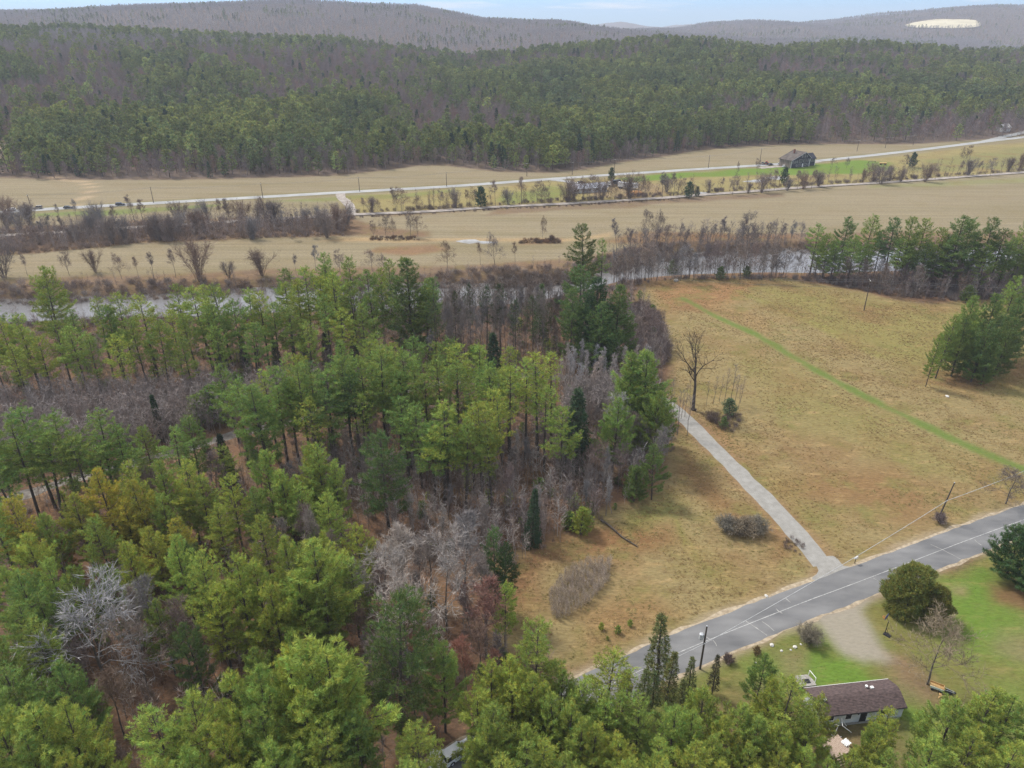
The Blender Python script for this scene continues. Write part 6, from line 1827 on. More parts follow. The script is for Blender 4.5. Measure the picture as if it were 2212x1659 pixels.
# ---- vehicles
def car(x, y, rz, paint, label, kind='car', z=0.0, L=4.6, W=1.8, name='car', cat='car', group=None):
    r = empty(name, (x, y, z), rz, label, cat, group)
    tall = dict(car=0.0, suv=0.28, pickup=0.25)[kind]
    h = L / 2
    bd = MB()
    hood = 0.92 + tall * 0.6
    side = [(-h, 0.38), (-h, 0.80 + tall * .5), (-h * 0.96, hood), (h * 0.42, hood), (h * 0.92, hood - 0.14), (h, hood - 0.28), (h, 0.38)]
    arch = lambda cx: [(cx + 0.40, 0.38), (cx + 0.28, 0.66), (cx, 0.76), (cx - 0.28, 0.66), (cx - 0.40, 0.38)]
    side = side + arch(h * 0.60) + arch(-h * 0.60)
    n = len(side)
    V = []
    for s_, w in ((-1, 0.5), (1, 0.5)):
        for (a, zz) in side:
            V.append((a, s_ * W * w * (0.96 if zz > 0.85 else 1.0), zz))
    F_ = [tuple(range(n)), tuple(range(n, 2 * n))[::-1]] + [((i + 1) % n, i, n + i, n + (i + 1) % n) for i in range(n)]
    bd.add(V, F_)
    bo = bd.build('body', paint, r)
    bv = bo.modifiers.new('edge', 'BEVEL'); bv.width = 0.05; bv.segments = 2; bv.limit_method = 'ANGLE'
    x0, x1 = (-h * 0.92, h * 0.40) if kind != 'pickup' else (-h * 0.16, h * 0.42)
    if kind == 'suv': x0 = -h * 0.97
    top = 1.45 + tall
    g = MB()
    k0, k1 = (0.42 if kind == 'car' else 0.16), 0.55
    V = []
    for zz, xa, xb, ww in ((hood - 0.01, x0, x1, W * 0.94), (top - 0.05, x0 + k0, x1 - k1, W * 0.76)):
        V += [(xa, -ww / 2, zz), (xb, -ww / 2, zz), (xb, ww / 2, zz), (xa, ww / 2, zz)]
    g.add(V, [(0, 1, 5, 4), (1, 2, 6, 5), (2, 3, 7, 6), (3, 0, 4, 7), (4, 5, 6, 7)])
    g.build('window', M_GLASS, r)
    rf = MB()
    rf.box(((x0 + k0 + x1 - k1) / 2, 0, top - 0.025), (x1 - k1 - x0 - k0 + 0.08, W * 0.79, 0.07))
    ro_ = rf.build('roof', paint, r)
    bv = ro_.modifiers.new('edge', 'BEVEL'); bv.width = 0.03; bv.segments = 2
    pl = MB()
    for sy in (-1, 1):
        for fx in (0.0, 0.5, 1.0):
            xa, xb = x0 + fx * (x1 - x0), x0 + k0 + fx * (x1 - k1 - x0 - k0)
            pl.tube([(xa, sy * W * 0.472, hood - 0.02), (xb, sy * W * 0.385, top - 0.05)], 0.045, 4)
    pl.build('pillar', paint, r)
    if kind == 'pickup':
        bx = MB(); bx.box((-h * 0.57, 0, hood + 0.012), (h * 0.74, W * 0.80, 0.02)); bx.build('cargo_bed', M_BLACK, r)
    for sx in (-1, 1):
        for sy in (-1, 1):
            c = (sx * h * 0.60, sy * (W / 2 - 0.11), 0.33)
            w = MB(); w.tube([(c[0], c[1] - 0.11, c[2]), (c[0], c[1] + 0.11, c[2])], 0.33, 14); wo = w.build('wheel', M_TYRE, r)
            w = MB(); w.tube([(c[0], c[1] + sy * 0.095, c[2]), (c[0], c[1] + sy * 0.118, c[2])], 0.2, 10); w.build('rim', M_STEEL, wo)
    for sy in (-1, 1):
        b = MB(); b.box((h - 0.03, sy * W * 0.36, 0.70 + tall * .5), (0.10, 0.34, 0.14)); b.build('headlight', M_LAMP, r)
        b = MB(); b.box((-h + 0.02, sy * W * 0.40, 0.78 + tall * .5), (0.08, 0.22, 0.2)); b.build('tail_light', M_TAIL, r)
        b = MB(); b.box((x1 - 0.35, sy * (W / 2 + 0.06), hood + 0.08), (0.16, 0.2, 0.14)); b.build('wing_mirror', paint, r)
    b = MB(); b.box((h + 0.01, 0, 0.48), (0.1, W * 0.9, 0.16)); b.build('bumper', M_BLACK, r)
    return r
p0, p1 = np.array(plane(973, 1625, 1.5)), np.array(plane(1002, 1606, 1.5))
va = math.atan2(*(p1 - p0)[::-1])
car(*( (p0 + p1) / 2), va, M_CARWHITE, 'white off-road car parked under the foreground pines, roof half visible', 'suv', L=4.4, W=1.85)
q0 = np.array(plane(948, 1643, 1.0))
car(q0[0] - 0.4, q0[1] - 0.5, va + 0.9, M_CARWHITE, 'white car mostly hidden under the foreground pines at the bottom edge', 'car')
hd = math.atan2(_hb[1] - _ha[1], _hb[0] - _ha[0])
for px, py, paint, kd, rev, lb in ((26, 455.5, M_CARWHITE, 'car', 0, 'white car on the far highway, leading the row of cars'), (76, 453, M_CARTAN, 'suv', 0, 'tan car behind the white car on the far highway'),
                                   (159, 448, M_CARDARK, 'car', 1, 'dark saloon car on the far highway beside the green verge'), (273, 441.5, M_CARDARK, 'suv', 1, 'dark tall car on the far highway, last of the row')):
    x, y = at(px, py)
    k = np.argmin(np.hypot(high_line[:, 0] - x, high_line[:, 1] - y))
    dd = high_line[k + 1] - high_line[k]
    nn = np.array([-dd[1], dd[0]]) / np.hypot(*dd)
    ax = high_line[k] + nn * (1.9 if rev == 0 else -1.9)
    car(ax[0], ax[1], math.atan2(dd[1], dd[0]) + (math.pi if rev == 0 else 0), paint, lb, kd, z=gz(*ax) + 0.065, group='cars driving on the far highway')

# ---- farmhouse
fx, fy = 192.4, 506.4
FA = math.atan2(517.1 - 506.4, 213.9 - 192.5)
fh = empty('farmhouse', (fx, fy, gz(fx, fy)), FA, 'old dark blue farmhouse with faded shingle roof beside the highway', 'house')
MW, MD, EL_, ER_, PKX, PKZ = 17.5, 11.0, 5.2, 6.2, 12.2, 9.9
m = MB()
front = [(0, 0), (MW, 0), (MW, ER_), (PKX, PKZ), (0, EL_)]
m.add([(a, 0, z) for a, z in front] + [(a, 0.3, z) for a, z in front], [(0, 1, 2, 3, 4), (9, 8, 7, 6, 5)])
m.build('front_wall', M_NAVY, fh)
m = MB()
m.add([(a, MD, z) for a, z in front], [(4, 3, 2, 1, 0)])
m.add([(MW, 0, 0), (MW, MD, 0), (MW, MD, ER_), (MW, 0, ER_)], [(0, 1, 2, 3)])
m.build('wall', M_NAVY, fh)
m = MB()
m.add([(0, 0.3, 0), (0, MD, 0), (0, MD, EL_), (0, 0.3, EL_)], [(3, 2, 1, 0)])
sw_ = m.build('wall', M_RAW, fh)
sw_['label'] = 'weathered bare board side wall'
for k in range(14):
    b = MB(); b.box((-0.03, 0.7 + k * 0.75, 2.6), (0.06, 0.10, 5.1)); b.build('batten', M_RAW, sw_)
def slab(name, pts, th, mat, parent):
    p = [Vector(q) for q in pts]
    n = (p[1] - p[0]).cross(p[2] - p[0]).normalized() * th
    b = MB(); b.add([*p, *[q + n for q in p]], [(3, 2, 1, 0), (4, 5, 6, 7), (0, 1, 5, 4), (1, 2, 6, 5), (2, 3, 7, 6), (3, 0, 4, 7)])
    return b.build(name, mat, parent)
slab('roof', [(-0.7, -0.6, EL_ - 0.30), (PKX, -0.6, PKZ + 0.02), (PKX, MD + 0.5, PKZ + 0.02), (-0.7, MD + 0.5, EL_ - 0.30)], 0.22, M_FADED, fh)
rr_ = slab('roof', [(PKX, -0.6, PKZ + 0.02), (MW + 0.6, -0.6, ER_ - 0.45), (MW + 0.6, MD + 0.5, ER_ - 0.45), (PKX, MD + 0.5, PKZ + 0.02)], 0.22, M_FADED, fh)
ch = wallbox('chimney', (8.2, 6.5, 10.1), (1.0, 0.9, 2.6), M_BRICK, rr_)
b = MB()
for (a, z0), (c, z1) in (((-0.7, EL_ - 0.35), (PKX, PKZ)), ((PKX, PKZ), (MW + 0.6, ER_ - 0.5))):
    b.tube([(a, -0.66, z0), (c, -0.66, z1)], 0.17, 4)
b.build('rake_board', M_TRIM, fh)
for x in (0.12, MW - 0.12):
    wallbox('corner_board', (x, -0.04, 2.65), (0.34, 0.10, 5.2), M_WHITE, fh)
def window(x, z, w, h, y=-0.05, parent=None, axis=0):
    f = MB()
    for dx, dz, sx, sz in ((-w / 2, 0, 0.16, h + 0.16), (w / 2, 0, 0.16, h + 0.16), (0, h / 2, w - 0.16, 0.16), (0, -h / 2, w - 0.16, 0.16)):
        f.box((x + dx, y, z + dz), (sx, 0.10, sz))
    fo = f.build('window', M_TRIM, parent)
    b = MB(); b.box((x, y + 0.02, z), (w - 0.16, 0.04, h - 0.16)); b.build('pane', M_GLASS, fo)
    b = MB(); b.box((x, y - 0.01, z), (0.08, 0.06, h - 0.16)); b.box((x, y - 0.012, z), (w - 0.16, 0.05, 0.08)); b.build('glazing_bar', M_TRIM, fo)
for x, z, w, h in ((1.5, 3.7, 0.9, 1.5), (3.4, 3.8, 0.9, 1.5), (5.4, 3.9, 0.9, 1.5), (8.6, 4.2, 2.6, 1.9), (12.6, 4.3, 2.6, 1.9), (15.8, 4.4, 0.9, 1.7), (9.8, 7.2, 0.9, 1.4), (12.2, 7.4, 0.9, 1.6), (14.2, 7.2, 0.7, 1.2), (12.2, 9.1, 0.7, 0.8),
                   (5.2, 1.5, 1.0, 1.2), (8.0, 1.6, 2.8, 1.4), (13.4, 1.7, 2.4, 1.4), (16.1, 1.7, 0.9, 1.5)):
    window(x, z, w, h, parent=fh)
dd_ = wallbox('door', (11.0, -0.05, 1.25), (1.0, 0.1, 2.3), M_WHITE, fh)
b = MB(); b.box((11.35, -0.14, 1.2), (0.1, 0.08, 0.1)); b.build('handle', M_BLACK, dd_)
for k in range(2): wallbox('step', (11.0, -0.5 - k * 0.35, 0.28 - k * 0.16), (1.6, 0.35, 0.16), M_GREYPLANK, fh)
m = MB()
WX0, WX1, WD0, WD1, WE, WR = MW + 0.02, 24.5, 1.5, 9.0, 5.0, 8.0
m.box(((WX0 + WX1) / 2, (WD0 + WD1) / 2, WE / 2), (WX1 - WX0, WD1 - WD0, WE))
m.add([(WX1, WD0, WE), (WX1, WD1, WE), (WX1, (WD0 + WD1) / 2, WR)], [(0, 1, 2)])
m.build('wing_wall', M_NAVY, fh)
slab('wing_roof', [(WX1 + 0.5, WD0 - 0.5, WE - 0.35), (WX1 + 0.5, (WD0 + WD1) / 2, WR + 0.02), (WX0, (WD0 + WD1) / 2, WR + 0.02), (WX0, WD0 - 0.5, WE - 0.35)], 0.18, M_NAVY, fh)
slab('wing_roof', [(WX1 + 0.5, (WD0 + WD1) / 2, WR + 0.02), (WX1 + 0.5, WD1 + 0.5, WE - 0.35), (WX0, WD1 + 0.5, WE - 0.35), (WX0, (WD0 + WD1) / 2, WR + 0.02)], 0.18, M_NAVY, fh)
for x in (19.3, 21.3, 23.2): window(x, 3.6, 0.9, 1.6, WD0 - 0.05, fh)
wallbox('corner_board', (WX1 - 0.1, WD0 - 0.05, 2.5), (0.34, 0.10, 5.0), M_WHITE, fh)

GF = 'vehicles parked at the farmhouse'
for px, py, rz, paint, kd, lb in ((1702, 352, 1.2, M_CARDARK, 'suv', 'dark car parked close to the side wall of the farmhouse'), (1684, 357, 0.5, M_CARWHITE, 'suv', 'white tall car in the middle of the farmhouse yard'), (1694, 361, 0.3, M_CARWHITE, 'car', 'low white car nearest to the corner of the farmhouse'),
                                  (1664, 357, 0.2, M_CARDARK, 'car', 'dark low car between the red machine and the white car'), (1647, 355, 0.4, M_CARTAN, 'pickup', 'grey-tan pickup at the outer end of the farmhouse yard')):
    x, y = at(px, py); car(x, y, FA + rz, paint, lb, kd, z=gz(x, y), group=GF)
x, y = at(1656, 356)
tr_ = empty('tractor', (x, y, gz(x, y)), FA + 0.2, 'red tractor parked in the farmhouse yard', 'tractor')
b = MB(); b.box((0.9, 0, 1.15), (1.9, 0.8, 0.8), taper=0.9); b.box((-0.6, 0, 0.95), (1.2, 0.9, 0.4)); b.build('body', M_RED, tr_)
b = MB(); b.box((-0.6, 0, 1.85), (1.2, 1.1, 1.2), taper=0.88); b.build('cab', M_GLASS, tr_)
b = MB(); b.box((-0.6, 0, 2.5), (1.35, 1.2, 0.12)); b.build('roof', M_RED, tr_)
for sy in (-1, 1):
    b = MB(); b.tube([(-0.8, sy * 0.62, 0.78), (-0.8, sy * 1.0, 0.78)], 0.78, 16); b.build('wheel', M_TYRE, tr_)
    b = MB(); b.tube([(1.3, sy * 0.55, 0.45), (1.3, sy * 0.8, 0.45)], 0.45, 14); b.build('wheel', M_TYRE, tr_)
x, y = at(1882, 357)
sw = empty('swing_set', (x, y, gz(x, y)), 0.3, 'dark timber swing frame on the lawn beyond the farmhouse', 'swing')
b = MB(); b.tube([(-3, 0, 2.7), (3, 0, 2.7)], 0.12, 6); b.build('beam', M_POLE, sw)
for sx in (-3, 3):
    for sy in (-1, 1):
        b = MB(); b.tube([(sx, 0, 2.7), (sx, sy * 1.1, 0)], 0.1, 6); b.build('leg', M_POLE, sw)
for sx in (-1.3, 1.2):
    b = MB(); b.box((sx, 0, 0.5), (0.7, 0.25, 0.05)); so = b.build('seat', M_POLE, sw)
    b = MB(); b.tube([(sx - .3, 0, 0.52), (sx - .3, 0, 2.6)], 0.02, 4); b.tube([(sx + .3, 0, 0.52), (sx + .3, 0, 2.6)], 0.02, 4); b.build('chain', M_STEEL, so)
x, y = at(1907, 356)
wg = empty('wagon', (x, y, gz(x, y)), -0.1, 'small yellow-topped flat wagon on the lawn beyond the farmhouse', 'wagon')
b = MB(); b.box((0, 0, 1.25), (4.6, 1.9, 0.5)); b.build('bed', M_NEWWOOD, wg)
b = MB(); b.box((0, 0, 0.85), (4.4, 0.8, 0.25)); b.build('chassis', M_BLACK, wg)
for sx in (-1.5, 1.5):
    for sy in (-0.8, 0.8):
        b = MB(); b.tube([(sx, sy - .12, 0.4), (sx, sy + .12, 0.4)], 0.4, 12); b.build('wheel', M_TYRE, wg)

# ---- the low house beside the hedge, its yard
gxa, gya = at(1262, 417)
lh = empty('low_house', (gxa, gya, gz(gxa, gya)), hd, 'low one-storey house with pale bluish metal roof behind the railway trees', 'house')
wallbox('wall', (4, 4.0, 1.3), (21, 8.0, 2.6), M_SIDING, lh)
slab('roof', [(-7.1, -0.6, 2.45), (15.1, -0.6, 2.45), (15.1, 4.0, 4.6), (-7.1, 4.0, 4.6)], 0.15, M_METALROOF, lh)
r2 = slab('roof', [(-7.1, 4.0, 4.6), (15.1, 4.0, 4.6), (15.1, 8.6, 2.45), (-7.1, 8.6, 2.45)], 0.15, M_FADED, lh)
for k in range(14):
    b = MB(); b.tube([(-6.6 + k * 1.6, -0.6, 2.63), (-6.6 + k * 1.6, 3.95, 4.76)], 0.05, 4); b.build('roof_seam', M_METALROOF, lh)
m = MB()
for sx in (-6.5, 14.5): m.add([(sx, 0, 2.6), (sx, 8, 2.6), (sx, 4, 4.5)], [(0, 1, 2), (2, 1, 0)][sx < 0:][:1])
m.build('gable', M_SIDING, lh)
for x in (-4, -0.5, 3.5, 8, 12): window(x, 1.55, 1.3, 1.0, -0.05, lh)
wallbox('door', (5.6, -0.04, 1.05), (0.95, 0.08, 2.05), M_WHITE, lh)
wallbox('chimney', (2, 5.2, 4.6), (0.7, 0.7, 1.6), M_BRICK, r2)
GY = 'vehicles in the yard of the low house'
for px, py, rz, paint, kd, lb in ((1247, 400, 0.1, M_CARWHITE, 'pickup', 'white pickup behind the low house'), (1256, 397, 0.1, M_CARDARK, 'suv', 'dark car behind the white pickup at the low house')):
    x, y = at(px, py); car(x, y, hd + rz, paint, lb, kd, z=gz(x, y), L=5.2, group=GY)
x, y = at(1326, 401)
tk = empty('truck', (x, y, gz(x, y)), hd + math.pi + 0.1, 'truck with white cab and dark box in the low house yard', 'truck', GY)
b = MB(); b.box((3.2, 0, 1.55), (1.9, 2.3, 1.9), taper=0.9); b.box((4.5, 0, 1.15), (1.2, 2.0, 1.1), taper=0.9); b.build('cab', M_CARWHITE, tk)
b = MB(); b.box((3.6, 0, 2.05), (1.3, 2.24, 0.6), taper=0.93); b.build('window', M_GLASS, tk)
b = MB(); b.box((-1.0, 0, 2.1), (6.2, 2.4, 2.4)); b.build('cargo_box', M_CARDARK, tk)
b = MB(); b.box((1.0, 0, 0.75), (8.0, 0.9, 0.25)); b.build('chassis', M_BLACK, tk)
for sx in (-2.8, 3.9):
    for sy in (-1, 1):
        b = MB(); b.tube([(sx, sy * 1.1 - .14, 0.5), (sx, sy * 1.1 + .14, 0.5)], 0.5, 12); b.build('wheel', M_TYRE, tk)
x, y = at(1356, 408)
st = empty('box_trailer', (x, y, gz(x, y)), hd - 0.75, 'long white box trailer standing in the low house yard', 'trailer', GY)
b = MB(); b.box((0, 0, 2.35), (12.2, 2.5, 2.7)); b.build('cargo_box', M_CARWHITE, st)
b = MB(); b.box((0, 0, 0.9), (11.5, 1.0, 0.2)); b.build('chassis', M_BLACK, st)
for sx in (-5.0, -3.8):
    for sy in (-1, 1):
        b = MB(); b.tube([(sx, sy * 1.0 - .15, 0.5), (sx, sy * 1.0 + .15, 0.5)], 0.5, 12); b.build('wheel', M_TYRE, st)
for sy in (-0.8, 0.8):
    b = MB(); b.box((3.6, sy, 0.45), (0.15, 0.15, 0.9)); b.build('leg', M_STEEL, st)
b = MB(); b.tube([(6.12, -1.2, 3.68), (6.12, 1.2, 3.68)], 0.06, 4); b.build('marker_rail', M_STEEL, st)
# mound of earth
x, y = at(1372, 420)
g_ = 15
vs, fs = [], []
for j in range(g_):
    for i in range(g_):
        a, c = (i / (g_ - 1) - .5) * 2, (j / (g_ - 1) - .5) * 2
        h = max(0, 1 - a * a * 0.95 - c * c * 0.95) ** 0.8 * (1.7 + 1.3 * vnoise(np.array([i * 1.0]), np.array([j * 1.0]), 3.1, 5)[0])
        vs.append((a * 5.5, c * 3.2, h - 0.05))
for j in range(g_ - 1):
    for i in range(g_ - 1):
        fs.append((j * g_ + i, j * g_ + i + 1, (j + 1) * g_ + i + 1, (j + 1) * g_ + i))
b = MB(); b.add(vs, fs); mo = b.build('earth_mound', M_EARTH, None, True); mo.location = (x, y, 0); mo.rotation_euler = (0, 0, 0.2)
tag(mo, 'heap of orange earth beside the white box trailer', 'mound')
# far houses at the end of the highway
for px, py, w, lb, rm in ((2166, 283, 11, 'small far house with white roof among trees at the end of the highway', M_WHITE), (2196, 258, 10, 'far pale house half hidden by trees above the end of the highway', M_METALROOF)):
    x, y = at(px, py)
    h_ = empty('house', (x, y, gz(x, y)), 0.5, lb, 'house')
    wallbox('wall', (0, 0, 1.5), (w, 7, 3.6), M_WHITE, h_)
    slab('roof', [(-w / 2 - .5, -4, 3.0), (w / 2 + .5, -4, 3.0), (w / 2 + .5, 0, 6.2), (-w / 2 - .5, 0, 6.2)], 0.2, rm, h_)
    slab('roof', [(-w / 2 - .5, 0, 6.2), (w / 2 + .5, 0, 6.2), (w / 2 + .5, 4, 3.0), (-w / 2 - .5, 4, 3.0)], 0.2, rm, h_)
    for k in (-1, 1): window(k * w * .25, 1.7, 1.2, 1.3, -3.55, h_)

# ---- poles and lines
def pole(x, y, H, label, group=None, arm=True, rz=0.0, lean=0.0, r=0.15, z=0.0, armw=2.4):
    o = empty('utility_pole', (x, y, z), rz, label, 'utility pole', group)
    o.rotation_euler = (0, lean, rz)
    b = MB(); b.tube([(0, 0, -0.2), (0, 0, H * .5), (0, 0, H)], [r, r * .85, r * .65], 9); b.build('post', M_POLE, o)
    if arm:
        b = MB(); b.box((0, 0.12, H - 0.5), (armw, 0.10, 0.13)); ao = b.build('crossarm', M_GREYPLANK, o)
        for dx in (-armw * .45, armw * .45, -armw * .18):
            b = MB(); b.tube([(dx, 0.12, H - 0.44), (dx, 0.12, H - 0.32), (dx, 0.12, H - 0.2)], [0.05, 0.07, 0.03], 7); b.build('insulator', M_WHITE, ao)
    return o
def sag(p, q, s, n=10):
    p, q = Vector(p), Vector(q)
    return [p.lerp(q, i / n) - Vector((0, 0, 4 * s * (i / n) * (1 - i / n))) for i in range(n + 1)]

P1 = np.array(plane(1512, 1445, 0))
pA = pole(P1[0], P1[1], 8.6, 'dark utility pole with grey transformer standing beside the road', arm=False, r=0.17)
b = MB(); b.tube([(-0.55, 0.1, 5.9), (-0.55, 0.1, 6.0), (-0.55, 0.1, 6.85), (-0.55, 0.1, 6.95), (-0.55, 0.1, 7.05)], [0.24, 0.31, 0.31, 0.29, 0.12], 14); t_ = b.build('transformer', M_STEEL, pA)
for k in (-0.12, 0.12):
    b = MB(); b.tube([(-0.55 + k, 0.1, 7.0), (-0.55 + k, 0.1, 7.3)], [0.05, 0.03], 6); b.build('bushing', M_WHITE, t_)
b = MB(); b.box((-0.22, 0.05, 6.5), (0.35, 0.08, 0.5)); b.build('bracket', M_STEEL, pA)
b = MB(); b.tube([(0, 0, 8.6), (0, 0, 8.68)], [0.12, 0.04], 8); b.build('cap', M_STEEL, pA)
b = MB(); b.tube([(0, -0.14, 5.35), (0, -0.26, 5.35)], 0.07, 7); b.build('cable_clamp', M_WHITE, pA)
P2 = np.array(plane(2026, 1122, 0))
pB = pole(P2[0], P2[1], 8.6, 'leaning dark utility pole beside the round bush at the road', arm=False, r=0.16, lean=0.10)
b = MB(); b.tube([(0, -0.14, 4.6), (0, -0.24, 4.6)], 0.07, 7); b.build('cable_clamp', M_WHITE, pB)
b = MB(); b.tube([(0, 0, 8.6), (0, 0, 8.72)], [0.11, 0.04], 8); b.build('cap', M_STEEL, pB)
wa = (P1[0], P1[1] - 0.2, 5.35)
wb = (P2[0] + 0.46, P2[1] - 0.2, 4.6)
wc = (wb[0] + 34, wb[1] + 16, 5.5)
wl_ = (P1[0] - 26, P1[1] - 13.5, 5.2)
cb_ = MB()
cb_.tube(sag(wl_, wa, 0.35), 0.045, 5); cb_.tube(sag(wa, wb, 0.6, 24), 0.045, 5); cb_.tube(sag(wb, wc, 0.4), 0.045, 5)
tag(cb_.build('cable', M_WIRE), 'pale cable strung along the road from pole to pole', 'cable')
P3 = np.array(plane(1866, 671, 0))
pC = pole(P3[0], P3[1], 11.0, 'lone utility pole with crossarm standing in the meadow', arm=True, r=0.17, rz=1.3, lean=0.04)
cm = MB()
far_l, far_r = np.array([P3[0] - 75, P3[1] + 16]), np.array([P3[0] + 95, P3[1] - 4])
for dz, dy in ((10.6, -1.0), (10.6, 1.0), (8.4, 0)):
    c0 = (P3[0] + 0.3, P3[1] + dy, dz)
    cm.tube(sag((far_l[0], far_l[1] + dy, dz - 1.0), c0, 1.2), 0.028, 4)
    cm.tube(sag(c0, (far_r[0], far_r[1] + dy, dz), 1.6), 0.028, 4)
tag(cm.build('power_line', M_WIRE_D), 'three dark wires running across the meadow pole to the pines', 'power line')
GP = 'utility poles along the far highway'
hp = [(69, 455, 427), (332, 438, 418), (568, 428, 408), (777, 414, 390), (965, 403, 383), (1138, 381, 365), (1236, 378, 358), (1327, 371, 350), (1530, 363, 336), (1641, 352, 320), (1851, 327, 303), (1912, 320, 299), (1972, 314, 291)]
pts = []
ORD = ['first', 'second', 'third', 'fourth', 'fifth', 'sixth', 'seventh', 'eighth', 'ninth', 'tenth', 'eleventh', 'twelfth', 'thirteenth']
for i, (px, pb, pt) in enumerate(hp):
    x, y = at(px, pb)
    z = gz(x, y)
    u, fwd, dn = ray(px, pt)
    Hh = min(13.5, max(8.5, CAM_H + dn * (y / fwd) - z))
    pole(x, y, Hh, 'wooden pole along the far highway, %s counted from the river-side cars' % ORD[i], GP, True, hd + 1.57, 0.0, 0.19, z, 2.6)
    pts.append((x, y, z + Hh - 0.3))
b = MB()
for i in range(len(pts) - 1):
    for o in (-1.0, 1.0):
        p, q = pts[i], pts[i + 1]
        b.tube(sag((p[0], p[1] + o, p[2]), (q[0], q[1] + o, q[2]), 0.9), 0.03, 3)
tag(b.build('power_line', M_WIRE_D), 'thin wires hung between the poles along the far highway', 'power line')

# ---- small things
x, y = plane(1846, 1217, 0)
mbx = empty('mailbox', (x, y, 0), 0.4, 'white mailbox on a dark post where the gravel driveway meets the road', 'mailbox')
b = MB(); b.tube([(0, 0, -0.1), (0, 0, 1.15)], 0.07, 6); b.build('post', M_POLE, mbx)
b = MB(); prof = [(-0.15, 1.15), (0.15, 1.15), (0.15, 1.35), (0.11, 1.46), (0, 1.50), (-0.11, 1.46), (-0.15, 1.35)]
b.prism(prof, -0.36, 0.36); bo_ = b.build('box', M_WHITE, mbx)
b = MB(); b.box((0.37, 0, 1.3), (0.02, 0.28, 0.27)); b.build('door', M_WHITE, bo_)
b = MB(); b.box((0.1, -0.165, 1.45), (0.04, 0.02, 0.24)); b.build('flag', M_RED, bo_)
x, y = plane(1911, 1369, 0)
bh = empty('basketball_hoop', (x, y, 0), 2.3, 'portable basketball hoop with black base at the edge of the yard driveway', 'basketball hoop')
b = MB(); b.box((-0.35, 0, 0.11), (1.1, 0.75, 0.22), taper=0.8); b.build('base', M_BLACK, bh)
b = MB(); b.tube([(0, 0, 0.2), (0, 0, 2.6), (0.35, 0, 3.05)], 0.06, 8); b.build('post', M_BLACK, bh)
b = MB(); b.tube([(-0.6, 0, 0.2), (0, 0, 1.2)], 0.035, 6); b.build('brace', M_BLACK, bh)
b = MB(); b.box((0.42, 0, 3.25), (0.05, 1.1, 0.75)); bb = b.build('backboard', M_BLUE, bh)
b = MB(); b.tube([(0.72 + 0.24 * math.cos(t * math.pi / 8), 0.24 * math.sin(t * math.pi / 8), 3.02) for t in range(17)], 0.03, 6, cap=False); b.box((0.47, 0, 3.02), (0.12, 0.2, 0.1)); b.build('rim', M_ORANGE, bb)
b = MB()
for t in range(10):
    a = t * math.pi / 5
    b.tube([(0.72 + 0.23 * math.cos(a), 0.23 * math.sin(a), 3.0), (0.72 + 0.13 * math.cos(a + .3), 0.13 * math.sin(a + .3), 2.6)], 0.012, 3)
b.build('net', M_ORANGE, bb)
# open crate and box beside the bare yard tree
x, y = plane(2022, 1488, 0)
cr = empty('garden_cart', (x, y, 0), -0.55, 'open wooden cart with pale green side at the foot of the yard tree', 'cart')
for k in range(5):
    b = MB(); b.box((0, -0.42 + k * 0.21, 0.42), (1.7, 0.19, 0.04)); b.build('plank', M_NEWWOOD, cr)
b = MB(); b.box((0, 0.52, 0.58), (1.8, 0.05, 0.32)); b.build('side_board', M_NEWWOOD, cr)
b = MB(); b.box((0.0, -0.52, 0.55), (1.7, 0.05, 0.34)); g2 = b.build('side_board', M_TEAL, cr); g2['label'] = 'pale green side board'
b = MB(); b.box((0.88, 0, 0.56), (0.05, 1.0, 0.32)); b.build('end_board', M_NEWWOOD, cr)
for sx in (-0.5, 0.5):
    for sy in (-0.6, 0.6):
        b = MB(); b.tube([(sx, sy - .04, 0.2), (sx, sy + .04, 0.2)], 0.2, 12); b.build('wheel', M_TYRE, cr)
x, y = plane(2049, 1497, 0)
wbq = empty('wheelbarrow', (x, y, 0), -0.6, 'black upturned wheelbarrow on the grass near the wooden cart', 'wheelbarrow')
b = MB(); b.box((0, 0, 0.3), (0.95, 0.62, 0.34), taper=0.62); b.build('tray', M_BLACK, wbq)
b = MB(); b.tube([(-0.8, -0.27, 0.48), (0.7, -0.1, 0.52)], 0.025, 5); b.tube([(-0.8, 0.27, 0.48), (0.7, 0.1, 0.52)], 0.025, 5); b.build('handle', M_STEEL, wbq)
b = MB(); b.tube([(0.68, -0.05, 0.42), (0.68, 0.05, 0.42)], 0.19, 12); b.build('wheel', M_TYRE, wbq)
x, y = plane(2029, 1503, 0)
b = MB()
for k in range(4): b.box((0.05 * k, 0.14 * k - 0.2, 0.06 + 0.05 * (k % 2)), (0.9, 0.12, 0.06), 0.5 + 0.2 * k)
o = b.build('timber_offcut', M_NEWWOOD); o.location = (x, y, 0)
tag(o, 'few yellow timber offcuts lying in front of the wooden cart', 'timber')
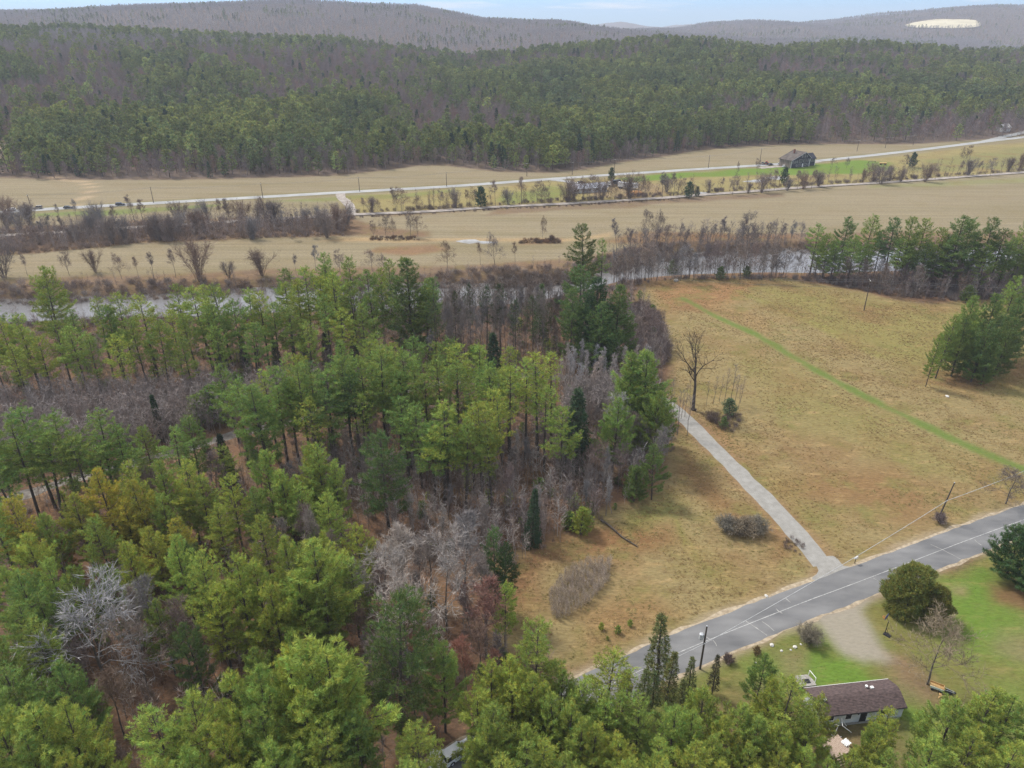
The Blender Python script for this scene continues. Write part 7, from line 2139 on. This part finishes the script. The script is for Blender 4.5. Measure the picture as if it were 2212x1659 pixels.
# fallen trunk, cut log, stones
l0, l1 = Vector((*plane(1298, 1124, 0.4), 0.45)), Vector((*plane(1376, 1181, 0.2), 0.2))
fl = empty('fallen_tree', (0, 0, 0), 0, 'dark fallen trunk lying from the wood edge into the rough grass', 'fallen tree')
b = MB()
b.tube([l0.lerp(l1, t) + Vector((0.15 * math.sin(t * 7), 0.12 * math.cos(t * 5), 0.05 * math.sin(t * 9))) for t in np.linspace(0, 1, 9)], list(np.linspace(0.24, 0.10, 9)), 8); b.build('trunk', M_BARK, fl)
for k in range(12):
    t = 0.35 + 0.055 * k
    p = l0.lerp(l1, t)
    e = p + Vector((rnd.uniform(-1.2, 1.6), rnd.uniform(-1.4, 1.0), rnd.uniform(0.1, 0.9)))
    b = MB(); b.tube([p, p.lerp(e, .5) + Vector((0, 0, .15)), e], [0.05, 0.035, 0.015], 5); b.build('branch', M_BARK, fl)
x, y = plane(1505, 886, 0.3)
lg = empty('cut_log', (x, y, 0.32), 0.9, 'short cut log with pale end at the foot of the old bare tree', 'log')
b = MB(); b.tube([(0, 0.0, 0), (0, 1.4, 0)], 0.36, 14, cap=False); b.build('bark', M_BARK, lg)
b = MB(); b.tube([(0, -0.01, 0), (0, 0.03, 0)], 0.35, 14); b.build('cut_face', M_CUT, lg)
def rock(px, py, s, label, group=None, mat=None):
    g = np.random.default_rng(int(px * 7 + py))
    x, y = plane(px, py, 0)
    import bmesh
    bm = bmesh.new()
    bmesh.ops.create_icosphere(bm, subdivisions=2, radius=s)
    for v in bm.verts:
        k = 1 + g.normal(0, 0.09)
        v.co = Vector((v.co.x * k * 1.2, v.co.y * k, max(v.co.z * k * 0.75, -s * 0.2)))
    me = bpy.data.meshes.new('rock'); bm.to_mesh(me); bm.free()
    me.materials.append(mat or M_ROCK)
    o = link('rock', me); o.location = (x, y, s * 0.18); o.rotation_euler = (0, 0, g.uniform(0, 6))
    tag(o, label, 'rock', group)
GR = 'white stones along the lawn edge'
for px, py, s, lb in ((1667, 1394, 0.32, 'largest white stone at the lawn edge near the road'), (1717, 1398, 0.30, 'white flat stone in the middle of the lawn edge'), (1688, 1406, 0.20, 'small pale stone between the two white stones of the lawn edge'), (1730, 1392, 0.16, 'small white stone closest to the bare bush at the lawn edge'),
                      (1633, 1432, 0.14, 'small stone at the foot of the pine by the lawn'), (1708, 1404, 0.15, 'tiny pale stone just before the white flat stone')):
    rock(px, py, s, lb, GR)
rock(2046, 857, 0.45, 'lone white stone lying in the meadow before the pine clump')
rock(1720, 1288, 0.0001, None) if False else None
rock(1655, 1288, 0.3, 'pale stone on the sandy bank of the road opposite the lawn')
rock(1460, 607, 0.9, 'grey boulder on the rusty bank at the meadow end', None, M_GREYPLANK)
x, y = plane(1409, 722, 0)
nb_ = empty('birdhouse', (x, y, 0), 0.2, 'white twin birdhouse on a post at the brushy meadow edge', 'birdhouse')
b = MB(); b.tube([(0, 0, -.1), (0, 0, 2.0)], 0.07, 6); b.build('post', M_POLE, nb_)
for sx in (-0.42, 0.36):
    b = MB(); b.box((sx, 0, 2.25), (0.55, 0.5, 0.55)); b.build('box', M_WHITE, nb_)
    b = MB(); b.prism([(-0.32, 2.5), (0.32, 2.5), (0, 2.78)], sx - 0.32, sx + 0.32); b.build('roof', M_WHITE, nb_)
b = MB(); b.box((-0.03, 0, 2.0), (1.2, 0.12, 0.06)); b.build('bracket', M_POLE, nb_)
